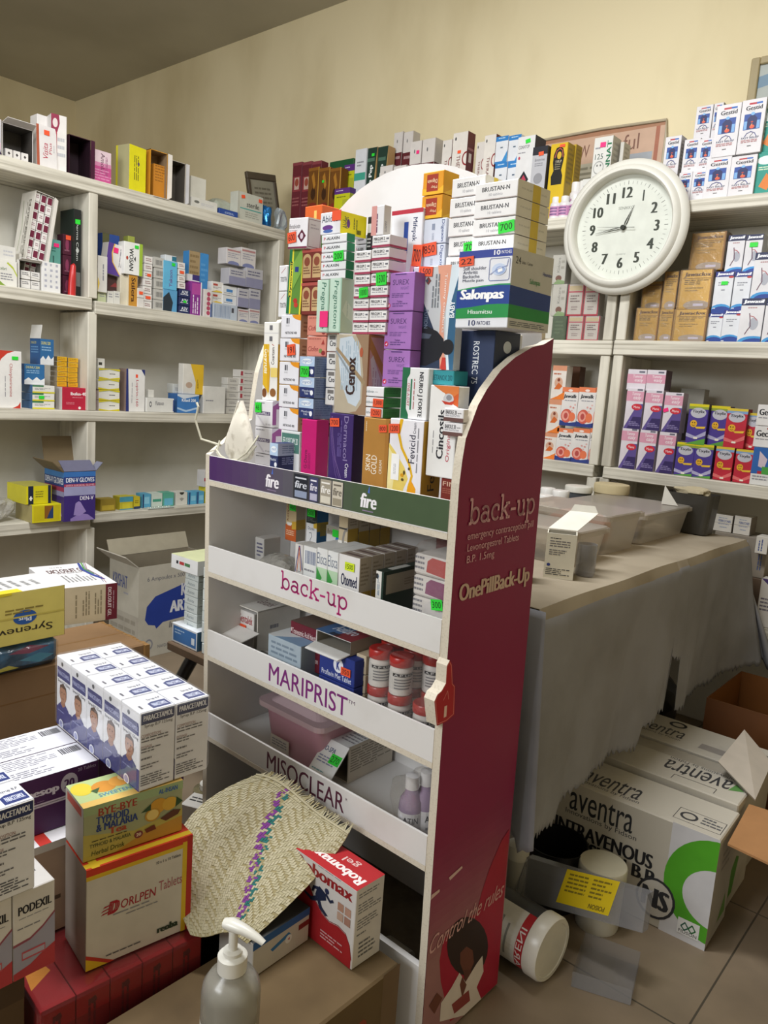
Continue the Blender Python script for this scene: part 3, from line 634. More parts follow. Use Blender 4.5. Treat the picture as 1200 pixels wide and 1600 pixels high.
Z0s = zr
zsal = B(STAND, 'large white, blue and green pain patch carton near the top', (714, 797, 390, 515), .05,
  A('#e9eaef', F=[('p', [(0, .9), (1, .9), (1, 1), (0, 1)], '#34459a'), ('t', '10', .66, .925, .78, .985, '#f2f2f6', 0, .02), ('t', 'PATCHES', .8, .935, .98, .975, '#f2f2f6', 0, .008),
   ('p', [(0, .495), (.2, .52), (.5, .545), (.8, .56), (1, .56), (1, .54), (0, .475)], '#2f9d57'), ('p', [(0, .485), (.2, .5), (.5, .53), (.8, .545), (1, .54), (1, .3), (.6, .3), (.3, .27), (0, .25)], '#1d3f8f'), ('p', [(0, .25), (.3, .27), (.6, .3), (.8, .305), (1, .3), (1, .13), (0, .12)], '#1f8f45'),
   ('t', 'Salonpas', .07, .33, .9, .5, '#ffffff', 0, .03, .08), ('t', 'Hisamitsu', .24, .18, .7, .235, '#e9f5ec', 0, .014), ('t', '10', .27, .025, .4, .1, '#22305f', 0, .014), ('t', 'PATCHES', .43, .035, .68, .085, '#22305f', 0, .004),
   ('t', 'Stiff shoulder', .1, .75, .54, .795, '#4a4f66'), ('t', 'Arthritis', .1, .7, .38, .745, '#4a4f66'), ('t', 'Backache', .1, .645, .42, .69, '#4a4f66'), ('t', 'Muscle pain', .1, .585, .5, .635, '#4a4f66'),
   ('s', [(.62, .6), (.95, .6), (.97, .62), (.97, .86), (.95, .88), (.62, .88), (.6, .86), (.6, .62), (.62, .6)], .0009, '#6a78a8'), ('e', .78, .74, .13, .075, '#c9d6ee'), ('e', .8, .73, .09, .05, '#9fb4dd'), ('p', [(.75, .75), (.83, .77), (.85, .72), (.77, .7)], '#ffffff'), ('s', [(.62, .68), (.75, .74), (.92, .78), (.94, .86)], .001, '#7a88b8')],
   R=[('r', 0, 0, 1, 1, '#c9cac8'), ('p', [(0, .54), (1, .5), (1, .28), (0, .3)], '#1d3f8f'), ('p', [(0, .3), (1, .28), (1, .12), (0, .13)], '#1f8f45'), ('t', '24', .08, .82, .2, .91, '#3a3f48', 0, .01), ('t', 'Units / Carton', .22, .83, .48, .87, '#3a3f48'), ('t', 'Salonpas', .44, .58, .7, .67, '#2f8f50', 0, .014), ('t', 'Hisamitsu', .75, .74, .98, .79, '#34459a', 0, .01), ('l', .04, .02, .9, .09, 3, '#6a6f78')]),
  z0=Z0s, sr=862, name='patch_box', group=G, stk=[('F', .16, .865, .04, .02, '22', 'o', 3)])
BRU = A('#eceae8', F=[('t', 'BRUSTAN-N', .17, .48, .82, .74, BK_, 0, .016), ('t', '10 tablets', .34, .2, .66, .36, '#9a9aa0'), ('s', [(.02, .02), (.98, .02)], .0008, '#b9a7a2')],
  R=[('r', 0, 0, 1, 1, '#e2e0d6'), ('t', 'FOR RELIEF OF PAIN FEVER', .12, .5, .9, .6, '#a9a9a4'), ('r', .46, 0, .7, 1, '#dcc14a')])
zbr = B(STAND, 'tablet box banded with yellow tape, {o} above the patch carton', (739, 805.5, 283, 402), .085, BRU, z0=zsal+.0, sr=857, n=4, group=G, name='tablet_box', stk={2: [('F', .82, .4, .042, .024, '700', 'g', 6)]})
zb2 = B(STAND, 'white tablet box, {o} of the inner stack beside the orange cartons', (700, 752, 276, 432), .09, BRU, z0=zsal-.03, n=5, d=.05, group=G, name='tablet_box', jit=.002, stk={3: [('F', .72, .4, .042, .024, '700', 'g', 6)]})
# -- middle: wide carton with an amphora-like torso, and what stands on it
zlb = B(STAND, 'small flat teal carton with dark lettering on the silver ball carton', (669, 709, 578, 601), .04, A('#2f8f98', F=[('t', 'LABETANOX 200', .03, .3, .95, .68, '#0f4a55', 0, .014)], T=[('r', 0, 0, 1, 1, '#c9d9da')]), z0=zc, d=.04, group=G)
zne = B(STAND, 'white vitamin carton with a green edge and upright lettering over the swirl carton', (627, 668, 574, 654), .028,
  A('#eaeaea', F=[('p', [(0, 1), (.3, 1), (.3, .88), (.2, .78), (.2, .2), (.3, .08), (.3, 0), (0, 0)], '#1f6b45'), ('t', 'NEURO J FORTE', .62, .05, .82, .92, BK_, -90, .02), ('t', 'ONE-A-DAY', .22, .25, .32, .7, '#b33040', -90, .01), ('r', .34, .18, .4, .78, '#2e7d58'), ('lv', .47, .2, .54, .85, 1, '#b36060')]), z0=zf, d=.045, group=G)
zcy = B(STAND, 'wide grey and coral appetite tonic carton with a dark torso picture', (641, 713, 415, 577), .062,
  A('#c9cccf', F=[('p', [(0, 1), (.12, .82), (.62, .3), (.72, .2), (.72, 0), (0, 0)], '#27364f'), ('p', [(.55, 1), (.9, 1), (.8, .75), (.74, .5), (.78, .2), (.86, 0), (.72, 0), (.66, .3), (.66, .6)], '#e3a187'), ('p', [(.84, 1), (1, 1), (1, 0), (.86, 0), (.8, .3), (.78, .6)], '#d7e3ea'), ('p', [(1, .9), (.86, .62), (.84, .3), (.92, 0), (1, 0)], '#2d5e80'),
   ('p', [(.0, .3), (.15, .4), (.4, .42), (.62, .37), (.76, .3), (.8, .2), (.7, .1), (.4, .03), (0, .05)], '#15181f'), ('p', [(.1, .3), (.3, .355), (.5, .34), (.45, .3), (.25, .3)], '#4d5666'), ('e', .86, .22, .13, .075, '#14161c'), ('p', [(.66, .24), (.78, .25), (.78, .19), (.66, .18)], '#14161c'), ('p', [(.76, .12), (.83, .12), (.86, 0), (.72, 0)], '#c43a2e'),
   ('t', 'Tummy comforts', .7, .36, .77, .92, '#f4e8e0', -90, .008), ('t', 'BABY', .86, .5, .96, .66, '#f0f4f6', 90, .02), ('lv', .46, .6, .64, .92, 3, '#7c8288'), ('t', 'SAFETY', .2, .42, .28, .6, '#7c8ba0', -90), ('t', 'POTION', .32, .4, .4, .58, '#7c8ba0', -90), ('lv', .02, .62, .05, .9, 1, '#c9cdd3'),
   ('p', [(.3, .86), (.36, .9), (.42, .86), (.36, .82)], '#7c3a34'), ('p', [(.3, .86), (.36, .88), (.36, .84)], '#3a5a6a')]), z0=zlb, d=.02, group=G, name='syrup_carton', stk=[('F', .3, .95, .042, .022, '1500', 'o', -4)])
DGX = A('#d6dce8', F=[('r', 0, 0, .1, 1, '#2f57a0'), ('t', 'Digexin', .78, .06, .93, .94, '#3a4f86', -90, .01), ('r', .42, .55, .54, .8, '#8d97ac'), ('lv', .44, .15, .54, .45, 2, '#a2aabc')])
zdx = B(STAND, 'pale blue and deep blue tablet box under the orange cartons, {o}', (657.5, 696, 341, 417), .095, DGX, z0=zcy, n=2, d=.03, group=G, name='tablet_box', stk={1: [('F', .4, .8, .042, .03, '850', 'o', 5)]})
DGO = A('#e39a1c', F=[('p', [(0, 0), (1, 0), (1, .35), (.7, .15), (0, .3)], '#eeb62a'), ('r', .2, .14, .74, .88, '#a3341f'), ('t', 'Digoxin', .24, .48, .7, .7, '#f3d9b0', 180, .012), ('t', 'May', .42, .25, .7, .4, '#f3d9b0', 180)], R=[('r', 0, 0, 1, 1, '#d9a02a'), ('p', [(0, 0), (1, 0), (1, .5)], '#e9b93a')])
zdo = B(STAND, 'orange tablet carton with upside-down lettering, {o} of two beside the white tablet stacks', (659, 692, 267, 346), .095, DGO, z0=zdx, n=2, sr=716, group=G, name='tablet_box')
# -- lilac stack and what stands on it
CAL = A('#e8e8ea', F=[('t', 'Caldivin', .2, .35, .62, .62, '#3a5a66', 0, .006), ('l', .66, .38, .78, .5, 1, G1)], R=[('r', 0, 0, 1, 1, '#3f8f47'), ('l', .1, .3, .9, .8, 3, '#2e6f38')])
zca = B(STAND, 'low white and green tablet box, {o} of three on the golden carton', (558.5, 599, 603, 653), .024, CAL, z0=zk, n=3, sr=626, group=G, name='tablet_box', jit=.0015, stk={1: [('F', .82, .45, .034, .02, '1,000', 'o', 0)], 2: [('F', .76, .5, .034, .02, '1200', 'o', 0)]})
SUR = A('#a874bd', F=[('t', 'SUREX', .22, .68, .8, .82, '#4a2a66', 0, .004), ('t', 'NIGHT', .52, .55, .8, .63, '#7a559a'), ('l', .2, .33, .84, .46, 3, '#6a4788'), ('e', .1, .14, .07, .07, '#c8264a'), ('p', [(.06, .12), (.14, .18), (.13, .1)], '#e9d3ee'), ('l', .24, .08, .84, .2, 2, '#6a4788'), ('r', .3, .94, .7, .97, '#5a3a7a'), ('t', 'Tablet', .4, .22, .6, .27, '#5a3a7a')], R=[('r', 0, 0, 1, 1, '#9a66b0')])
zsu = B(STAND, 'lilac tablet box with dark lettering, {o} of three beside the torso carton', (600.5, 644, 425, 604), .035, SUR, z0=zca, n=3, d=.07, group=G, name='tablet_box', jit=.001)
zmi = B(STAND, 'white carton with a red top stripe and blue block on the lilac stack', (610, 659, 327, 425), .09,
  A('#e8e8ec', F=[('r', 0, .93, 1, 1, '#b52c3e'), ('r', .42, .3, .56, .8, '#2f4fa0'), ('t', 'Mifepak', .66, .48, .84, .86, '#26305a', -90, .012), ('t', '1 Pack', .05, .05, .1, .2, '#3a3a44', -90), ('p', [(.66, 0), (.7, .12), (.84, .1), (1, .04), (1, 0)], '#e3a7b4'), ('t', 'dd', .86, .02, .97, .14, '#b52c3e', -90, .02)]), z0=zsu, d=.035, group=G, stk=[('F', .9, .3, .03, .05, '700', 'o', -4)])
# -- grey-brown wide cartons
zce = B(STAND, 'tan carton with a pale blue patterned oval and dark upright lettering', (523, 574, 522, 641), .024,
  A('#b9ad97', F=[('p', [(.12, .95), (.5, .98), (.72, .82), (.82, .5), (.82, .2), (.7, .1), (.45, .14), (.2, .4), (.1, .7)], '#c7d2dc'), ('p', [(.6, 1), (.78, .86), (.88, .5), (.86, .15), (.7, .04), (.5, .02), (.7, 0), (1, 0), (1, 1)], '#9a7d62'),
   ('lv', .2, .3, .74, .92, 9, '#a9bccb'), ('p', [(.0, .82), (.06, .84), (.95, .42), (.92, .36)], '#a08a6a'), ('p', [(0, .78), (.03, .8), (.5, .52), (.46, .5)], '#8f98a0'), ('t', 'Cenox', .36, .24, .64, .72, '#3a2420', 90, .03), ('e', .8, .78, .05, .06, '#b0583a')],
   R=[('r', 0, 0, 1, 1, '#b27a4c'), ('r', .1, .03, 1, .97, '#d0a2a0'), ('p', [(.1, .97), (.1, .82), (1, .45), (1, .6)], '#c08a4a'), ('p', [(.15, .7), (.3, .75), (.95, .35), (.95, .03), (.6, .03), (.3, .4)], '#d9d3d6'), ('lv', .3, .2, .9, .6, 4, '#c3a9b4')]), z0=zd, sr=601, group=G)
PIR = A('#e9e7e6', F=[('r', 0, 0, 1, .2, '#a03a56'), ('t', 'PIRGLIM 2', .1, .58, .72, .84, BK_, 0, .02), ('l', .1, .34, .95, .48, 1, G1), ('r', .8, .62, .95, .76, '#6a6a72')], R=[('r', 0, 0, 1, 1, '#dcd8d6'), ('r', 0, 0, 1, .2, '#a03a56')])
zp1 = B(STAND, 'wine red footed tablet box, {o} of the stack by the mint cartons', (552.5, 577, 391, 520), .03, PIR, z0=zce, n=7, d=.045, group=G, name='tablet_box', jit=.0008, stk={3: [('F', .68, .5, .03, .024, '1000', 'g', 4)]})
zp2 = B(STAND, 'wine red footed tablet box, {o} of the stack beside the lilac boxes', (578, 606, 367, 520), .03, PIR, z0=zce, n=8, d=.045, group=G, name='tablet_box', key='pir2', jit=.0008, stk={3: [('F', .64, .5, .034, .03, '1500', 'g', 4)]})
B(STAND, 'pink and white carton standing on the taller wine red and white stack', (580, 600, 321, 368), .032, A('#e6e4e6', F=[('r', 0, 0, .42, 1, '#d79a94'), ('lv', .42, .08, .6, .8, 1, '#6a3a5a')], R=[('r', 0, 0, 1, 1, '#d4d2cc'), ('lv', .2, .1, .5, .5, 2, G1)]), z0=zp2, sr=611, group=G)
B(STAND, 'narrow black and white carton behind the small wine red stacks', (573, 581, 338, 395), .09, A('#2a2a2e', F=[('r', .1, .55, .9, .8, '#d8d8d8'), ('l', .1, .1, .9, .4, 3, '#cfcfcf')]), z0=zp1-.0, d=.04, group=G)
# -- column with mint, green-sided and brown boxes
zta = B(STAND, 'small white carton with a yellow corner at the foot of the narrow stack', (508, 523, 632, 670), .075, A('#e8e6e0', F=[('p', [(0, 1), (.3, 1), (0, .8)], '#e3a52a'), ('t', 'Tay', .3, .6, .9, .8, BK_, 0, .02)]), z0=ZS, d=.05, group=G)
CRO = A('#e3e1de', F=[('t', 'Cro', .3, .3, .95, .62, BK_, 0, .03), ('r', .25, .68, .9, .9, '#7a7672')])
zcr = B(STAND, 'narrow white carton, {o} of four beside the tan patterned carton', (509, 524, 521, 632), .05, CRO, z0=zta, n=4, d=.04, group=G)
PRE = A('#c3dccb', F=[('t', 'Pregnatone', .3, .06, .75, .95, '#2f6b58', -90, .004, .1), ('r', .9, 0, 1, 1, '#9fc3ae')], R=[('r', 0, 0, 1, 1, '#cfdfca'), ('p', [(.1, .4), (.4, .6), (1, .45), (1, .2), (.4, .3)], '#e3ecd9'), ('lv', .5, .3, .58, .7, 1, '#8fa892')])
zpr = B(STAND, 'mint green carton with upright script, end of the pair over the salmon boxes', (494, 513.5, 437, 518), .022, PRE, z0=zcr, d=.035, group=G, key='pre', stk=[('F', .7, .25, .03, .04, '', 'p', 0)])
B(STAND, 'mint green carton with upright script and open side, inner one of the pair', (513.5, 533, 434, 519), .022, PRE, z0=zcr, sr=552, group=G)
PAL = A('#e8e9ec', F=[('t', 'P', .1, .36, .17, .7, '#c8324e', 0, .02), ('t', '-ALAXIN', .18, .36, .72, .7, BK_, 0, .02)], R=[('r', 0, 0, 1, 1, '#1f7a50')])
zpa = B(STAND, 'green sided white tablet box, {o} on the mint cartons', (501, 541, 365, 436), .022, PAL, z0=zpr, n=5, sr=554, group=G, name='tablet_box', jit=.001, stk={2: [('F', .72, .5, .036, .024, '200', 'g', 3)]})
B(STAND, 'green sided white tablet box, {o} of the half hidden rear stack', (555, 573, 366, 392), .11, PAL, z0=zpr+.02, n=4, d=.05, group=G, name='tablet_box', key='pal2')
B(STAND, 'white and bright yellow vitamin drops carton on top of the green sided stack', (500, 532, 331, 369), .024, A('#e9e9ee', F=[('t', 'Abidec', .08, .55, .85, .86, '#2a3a50', 0, .006), ('e', .38, .3, .26, .12, '#6a3a8a'), ('e', .4, .14, .24, .08, '#4a6ab0')], R=[('r', 0, 0, 1, 1, '#f0e21a'), ('t', 'Abidec', .08, .25, .3, .8, '#2a3a50', 90, .01), ('e', .3, .5, .06, .2, '#6a3a8a'), ('lv', .5, .3, .7, .8, 2, '#8a8a2a'), ('b', .62, .1, .8, .3, '#2a2a2a')]), z0=zpa, sr=573, group=G, name='drops_box', stk=[('F', .84, .8, .032, .024, '', 'o', 0)])
# -- left-hand columns
zny0 = B(STAND, 'navy and pale blue menthol powder box at the front corner of the shelf', (421, 434, 692, 731), .018,
  A('#24305f', F=[('r', 0, .5, 1, 1, '#b9d0ea'), ('e', .5, .75, .36, .13, '#eef4fa'), ('t', 'nycil', .25, .68, .75, .82, '#5a7ab8', 0, .006), ('t', 'Menthol', .1, .28, .8, .4, '#dfe6f4'), ('e', .75, .14, .16, .1, '#eef0f6')], R=[('r', 0, .5, 1, 1, '#a9bcd9'), ('l', .15, .55, .85, .9, 4, '#7a8db2'), ('l', .15, .1, .9, .42, 4, '#8a96c0')]), z0=ZS, d=.075, group=G, name='powder_box')
NYC = A('#26336b', F=[('r', 0, .52, 1, 1, '#b5cbe8'), ('e', .5, .76, .36, .14, '#e9f0f8'), ('t', 'nycil', .2, .66, .8, .86, '#6a86be', 0, .006), ('t', 'Menthol', .2, .3, .75, .4, '#dfe6f4'), ('t', 'Talc', .34, .16, .62, .27, '#dfe6f4'), ('e', .84, .26, .1, .13, '#eef0f6')], R=[('r', 0, 0, 1, 1, '#7f93bd'), ('l', .1, .1, .9, .9, 7, '#6478a8')])
zny = B(STAND, 'navy and pale blue menthol powder box, {o} on the magenta carton', (466.5, 490, 556, 655), .024, NYC, z0=zg, n=3, d=.05, group=G, name='powder_box', jit=.001, stk={0: [('F', .4, .25, .034, .028, '700', 'g', 0)]})
B(STAND, 'tall khaki carton behind the menthol powder boxes', (499, 510, 555, 660), .1, A('#a8a07c', F=[('r', 0, 0, .2, 1, '#8f8866')]), z0=ZS, d=.05, group=G)
CLO = A('#d98a78', F=[('t', 'Clofen', .08, .25, .6, .5, '#8d2f34', 0, .01, .2), ('e', .72, .28, .09, .12, '#7a8a4a'), ('e', .86, .18, .1, .12, '#8d2a2a'), ('p', [(.75, .6), (.85, .85), (.92, .6)], '#a33a34'), ('l', .1, .8, .8, .9, 1, '#a85a50')], R=[('r', 0, 0, 1, 1, '#c97a68')])
zcl = B(STAND, 'salmon tablet box with a berry picture, {o} of two below the ornate brown boxes', (479, 510, 492, 556), .06, CLO, z0=zny, n=2, d=.035, group=G, name='tablet_box', jit=.001)
ORN = A('#7a2f28', F=[(k, *r) for q in (0, 1) for k, *r in ([('r', .05+.48*q, .12, .45+.48*q, .7, '#c9a878'), ('e', .25+.48*q, .7, .2, .16, '#c9a878'), ('e', .25+.48*q, .62, .14, .14, '#8d4a34'), ('l', .08+.48*q, .2, .42+.48*q, .45, 3, '#7a5238')])]+[('r', 0, .9, 1, 1, '#b3524a')])
zor = B(STAND, 'ornate brown carton with twin arched badges, {o} of two beneath the white triangle carton', (471, 503, 388, 492), .06, ORN, z0=zcl, n=2, d=.035, group=G, jit=.001)
B(STAND, 'white carton with a dark diamond emblem leaning out of the stack', (450, 480, 340, 388), .05,
  A('#e9e6ea', F=[('t', 'Betabiotin', .04, .66, .6, .8, '#3a2a34', 0, .006), ('p', [(.7, .62), (.92, .4), (.7, .18), (.48, .4)], '#5a1a34'), ('e', .7, .4, .08, .1, '#d9c9d4'), ('l', .05, .55, .5, .6, 1, G1), ('r', 0, 0, 1, .06, '#7a2a4a')], R=[('r', 0, 0, 1, 1, '#dcd6d4'), ('s', [(.06, .06), (.94, .06), (.94, .94), (.06, .94), (.06, .06)], .001, '#7a3a4a'), ('l', .2, .6, .8, .8, 2, '#b8aeb0')]), z0=zor, sr=502, group=G, roll=2, stk=[('F', .22, .36, .034, .028, '600', 'o', 6)])
B(STAND, 'glossy orange carton behind the white emblem carton', (476, 503, 321, 345), .15, A('#d8622a', F=[('p', [(0, 0), (.5, .6), (1, .2), (1, 0)], '#ef9a3a'), ('r', .55, .3, .7, .9, '#f4c46a')]), z0=zor+.0, d=.05, group=G)
NET = A('#e9e8ee', F=[('p', [(.55, 1), (.62, .88), (.75, .8), (1, .74), (1, 1)], '#e9981c'), ('r', .28, .62, .36, .86, '#5a5a62'), ('r', .38, .62, .44, .86, '#8a8a92'), ('l', .26, .48, .46, .56, 2, G2), ('t', 'NETRONE 400', .24, .16, .82, .27, '#2f2f38', 0, .012)], R=[('r', 0, 0, 1, 1, '#d9b08e'), ('l', .35, .2, .9, .7, 3, '#a8785a')])
zfe = B(STAND, 'white and sea green capsule box under the tall white and amber stack', (438, 468, 673, 722), .06, A('#dfe3e2', F=[('r', .06, .3, .98, .92, '#4f7d72'), ('t', 'FELOXICAM 20', .12, .58, .9, .78, '#eef4f1', 0, .012), ('t', 'CAPSULES', .3, .4, .75, .5, '#dfe9e4')]), z0=ZS, d=.05, group=G)
znt = B(STAND, 'white tablet box with an amber corner, {o} of the five', (436, 467, 491, 673), .06, NET, z0=zfe, n=5, sr=480, group=G, name='tablet_box', jit=.0015, stk={1: [('F', .62, .5, .034, .03, '191', 'o', 6)]})
B(STAND, 'tall green and yellow syrup carton with cherries, leaning slightly', (448, 471, 358, 491), .062, A('#5f8f3a', F=[('r', 0, 0, .2, 1, '#1f6f42'), ('r', .2, 0, .3, 1, '#e8dc3a'), ('r', .9, 0, 1, 1, '#e8dc3a'), ('r', .1, .2, .32, .62, '#e8dc3a'), ('t', 'Dynewell', .12, .2, .3, .62, '#1f3a2a', 90, .02), ('e', .6, .16, .14, .03, '#b8322a'), ('e', .66, .11, .14, .03, '#c23a2e'), ('p', [(.3, .6), (.9, .8), (.9, .5), (.4, .3)], '#7fae4a'), ('r', .45, .5, .7, .56, '#2a3f8a')]), z0=znt, d=.05, group=G, name='syrup_carton', roll=3.5)
TOO = A('#e3e2e4', F=[('t', 'TOOTH', .2, .35, .95, .55, BK_, 0, .02), ('s', [(.3, .7), (.8, .9)], .001, '#b04a4a')])
zku_ = A('#e4e2e6', F=[('r', .02, .44, .86, .58, '#5a4a70'), ('t', 'KUNAPRIL-2', .06, .46, .8, .56, '#f0eef4', 0, .012), ('l', .06, .84, .6, .92, 1, G1), ('t', '28 tabs', .6, .08, .9, .14, G1), ('p', [(.1, .4), (.2, .4), (.6, .05), (.48, .05)], '#cfcbd4')], R=[('r', 0, .1, 1, 1, '#a15a9c'), ('r', .4, .1, .95, .7, '#e4dce8'), ('p', [(0, .8), (0, 1), (.8, 1)], '#d8cfe0')])
zku = B(STAND, 'violet sided white tablet box, {o} at the outer shelf end', (398, 425, 625, 742), .095, zku_, z0=ZS, n=3, sr=440, group=G, name='tablet_box', jit=.001, stk={0: [('F', .2, .72, .03, .03, '461', 'g', 3)]})
zco = B(STAND, 'tall white and yellow carton with brown nuts at the outer end', (411, 434, 503, 625), .105, A('#eceae4', F=[('r', 0, 0, .4, .72, '#e3b62a'), ('t', '80/480', .06, .34, .34, .66, '#f7efd0', 90, .02), ('t', 'Coartem', .56, .46, .76, .68, '#3a2a24', 90, .012), ('s', [(.6, .72), (.72, .7)], .0015, '#b04a3a'), ('r', 0, .86, 1, .865, G2), ('r', .4, .9, .6, .96, '#6a6a70'), ('r', .4, .76, .6, .82, '#6a6a70'), ('p', [(0, .2), (.3, .12), (.5, .0), (0, 0)], '#eceae4'), ('p', [(.2, .72), (.5, .4), (.45, .1), (.35, .1)], '#d9a51e'), ('e', .72, .1, .2, .055, '#8a5a30'), ('e', .14, .09, .16, .06, '#7a4a28'), ('r', .55, .3, 1, .42, '#e9cf72')], R=[('r', 0, 0, 1, .72, '#cf9d22')]), z0=zku, d=.04, group=G)
B(STAND, 'plain white carton behind the green and yellow syrup carton, {o}', (435, 448, 414, 491), .11, TOO, z0=znt-.0, n=2, d=.045, group=G)
# -- dust mask with straps hung on the end of the stand
mp_ = empty('dust_mask', STAND.M@Matrix.Translation((-.655, .028, 1.034))); tag(mp_, 'white cone shaped dust mask hanging over the end of the purple fascia', 'mask')
mask = stained('mask_fibre', '#e3ddcf', '#9d937e', (1, 1, 1), .7, .95, .2, 8, 40, .52, .7)
mb = MB(); vs = []; NR, NS = 14, 20
ptsL = lambda t: (.0+.0*t, 0)
for i in range(NR+1):
    t = i/NR; hw = .052*math.sin(min(1, t*1.02)*math.pi/2)**1.1*(1 if t < .8 else math.sqrt(max(0, 1-((t-.8)/.24)**2)))
    for j in range(NS):
        a = 2*math.pi*j/NS; x = .046*1+hw*math.cos(a); y = .016*math.sin(a)*math.sin(min(1, t+.1)*math.pi*.8); vs.append((x+.012*(1-t)*.6, y, .128*(1-t)-.008))
mb.mesh(vs, [(i*NS+j, i*NS+(j+1) % NS, (i+1)*NS+(j+1) % NS, (i+1)*NS+j) for i in range(NR) for j in range(NS)], mask)
mb.build('mask_shell', mp_, smooth=True)
mb = MB(); mb.tube([(.0, -.004, .026), (.022, -.006, .062), (.05, -.007, .118)], .0016, mask, 6); mb.build('fold_seam', mp_)
ela = M('#bdb9a6', 'plastic')
mb = MB(); mb.tube([(-.008, -.012, .022), (-.012, -.018, .012), (.01, -.022, 0), (.04, -.024, -.006), (.07, -.022, -.002), (.092, -.016, .014), (.1, -.004, .034), (.098, .01, .05)], .0022, ela); mb.build('strap', mp_)
mb = MB(); mb.tube([(-.01, -.01, .03), (-.006, -.02, .005), (.03, -.025, -.012), (.07, -.022, -.008), (.094, -.014, .006), (.104, 0, .03)], .0022, ela); mb.build('strap', mp_)
mb = MB(); mb.tube([(-.008, -.008, .02), (-.05, -.03, .03), (-.065, -.035, .07), (-.062, -.03, .10), (-.068, -.03, .108)], .0026, ela); mb.build('strap', mp_)
# ================================================================ inside the stand, second shelf
Z2 = FZ[1][0]+.012
GS = 'cartons on the back-up shelf of the stand'.replace('back-up', 'second')
def KB(f, f2, dk): return None
B(STAND, 'cream and rust carton with a green tag at the back of the second shelf', (446, 463, 783, 846), .17, A('#c9b48c', F=[('r', 0, 0, 1, .4, '#c4602e'), ('t', 'Ketipen', .1, .5, .34, .95, '#7a4a34', 90, .01), ('p', [(.1, .46), (.65, .46), (.5, .38), (.2, .38)], '#eceae4'), ('p', [(.6, .3), (1, .32), (1, .52), (.6, .5)], '#d3a83c'), ('l', .1, .12, .9, .26, 3, '#e9c9a8')], R=[('r', 0, 0, 1, 1, '#a9a08c'), ('r', 0, .3, 1, .55, '#b8963c')]), z0=Z2+.06, sr=478, group=GS, name='drops_box', stk=[('F', .68, .86, .03, .022, '400', 'g', 0)])
B(STAND, 'blue sided white ear drops carton at the back of the second shelf', (478, 495, 792, 858), .16, A('#e6e6e6', F=[('r', 0, .6, 1, 1, '#2a302e'), ('t', 'Otodex', .15, .44, .8, .52, '#3a4a6a'), ('s', [(.3, .36), (.5, .37), (.55, .28), (.42, .2), (.4, .14)], .0012, '#2a3a5a'), ('l', .1, .64, .9, .74, 3, '#6a6f6a'), ('r', .1, .06, .8, .08, '#2a2a2a'), ('p', [(.7, .5), (1, .5), (1, .64), (.7, .6)], '#d8b43c')], R=[('r', 0, 0, 1, 1, '#2f6a9a'), ('r', 0, .42, 1, .64, '#b3983c'), ('r', .3, .3, .8, .6, '#9a8a4a')]), z0=Z2+.06, sr=513, group=GS, name='drops_box', stk=[('F', .5, .86, .034, .024, '500', 'g', 0)])
B(STAND, 'small white carton with a blue disc and green tag behind the patterned row', (509, 530, 822, 857), .17, A('#dcdcda', F=[('r', 0, .6, 1, 1, '#a8a294'), ('e', .86, .3, .16, .3, '#2f7ad0'), ('t', 'Brin', .1, .66, .5, .85, '#5a4a3a', 0, .01), ('e', .2, .06, .16, .14, '#2a2a2a'), ('e', .2, .06, .11, .1, '#dcdcda')]), z0=Z2+.055, d=.05, group=GS, name='drops_box', stk=[('F', .76, .78, .026, .022, '', 'g', 0)])
RNG = A('#c4b494', F=[('r', 0, 0, 1, .4, '#e6e2dc'), ('p', [(1, .75), (.75, .72), (.52, .6), (.42, .42), (.48, .22), (.7, .1), (1, .06), (1, .16), (.78, .2), (.65, .32), (.65, .48), (.78, .62), (1, .66)], '#8f8a84'), ('r', .06, .68, .9, .72, '#3a3a3a')], R=[('r', 0, 0, 1, 1, '#b3a894'), ('r', 0, .35, 1, .7, '#ad8d34'), ('r', .2, .1, .5, .3, '#6a6258'), ('l', .2, .75, .9, .95, 3, '#8a8070')])
x0r = STAND.on('y', 528, 832, .10); 
for k in range(4):
    B(STAND, 'cream drops carton with a grey ring, %s in the file running back' % ('foremost', 'second', 'third', 'rearmost')[k], (528, 543, 806, 871), .10, RNG, z0=Z2+.052, d=.031, group=GS, name='drops_box', key='rng') if k == 0 else carton(STAND, 'cream drops carton with a grey ring, %s in the file running back' % ('foremost', 'second', 'third', 'rearmost')[k], STAND.on('y', 528, 838, .10).x, STAND.on('y', 543, 838, .10).x, .10+.0325*k, .031, Z2+.052, STAND.on('y', 535, 806, .10).z, RNG, name='drops_box', group=GS, key='rng2')
OTO = A('#e6e3e2', F=[('t', 'Otomed', .14, .48, .9, .68, '#262a4a', 0, .03), ('l', .12, .24, .55, .42, 3, G1), ('t', 'Ear Drops', .2, .1, .7, .2, '#c24a4a'), ('l', .7, .22, .9, .42, 4, G2)], R=[('r', 0, 0, 1, 1, '#b9ae9c'), ('r', 0, 0, 1, .42, '#b3923a'), ('l', .1, .5, .8, .9, 6, '#958a78')], T=[('r', 0, 0, 1, 1, '#a89c90'), ('r', .1, .3, .9, .6, '#6d5a58')])
for k in range(5):
    carton(STAND, 'white ear drops carton with a navy name, %s in the file of five' % ('foremost', 'second', 'third', 'fourth', 'rearmost')[k], STAND.on('y', 528, 893, .022).x, STAND.on('y', 562, 893, .022).x, .022+.0335*k, .032, Z2, STAND.on('y', 545, 868, .022).z, OTO, name='drops_box', group=GS, key='oto', stk=[('F', .56, .82, .034, .022, '1500', 'y', 0)] if k == 0 else ())
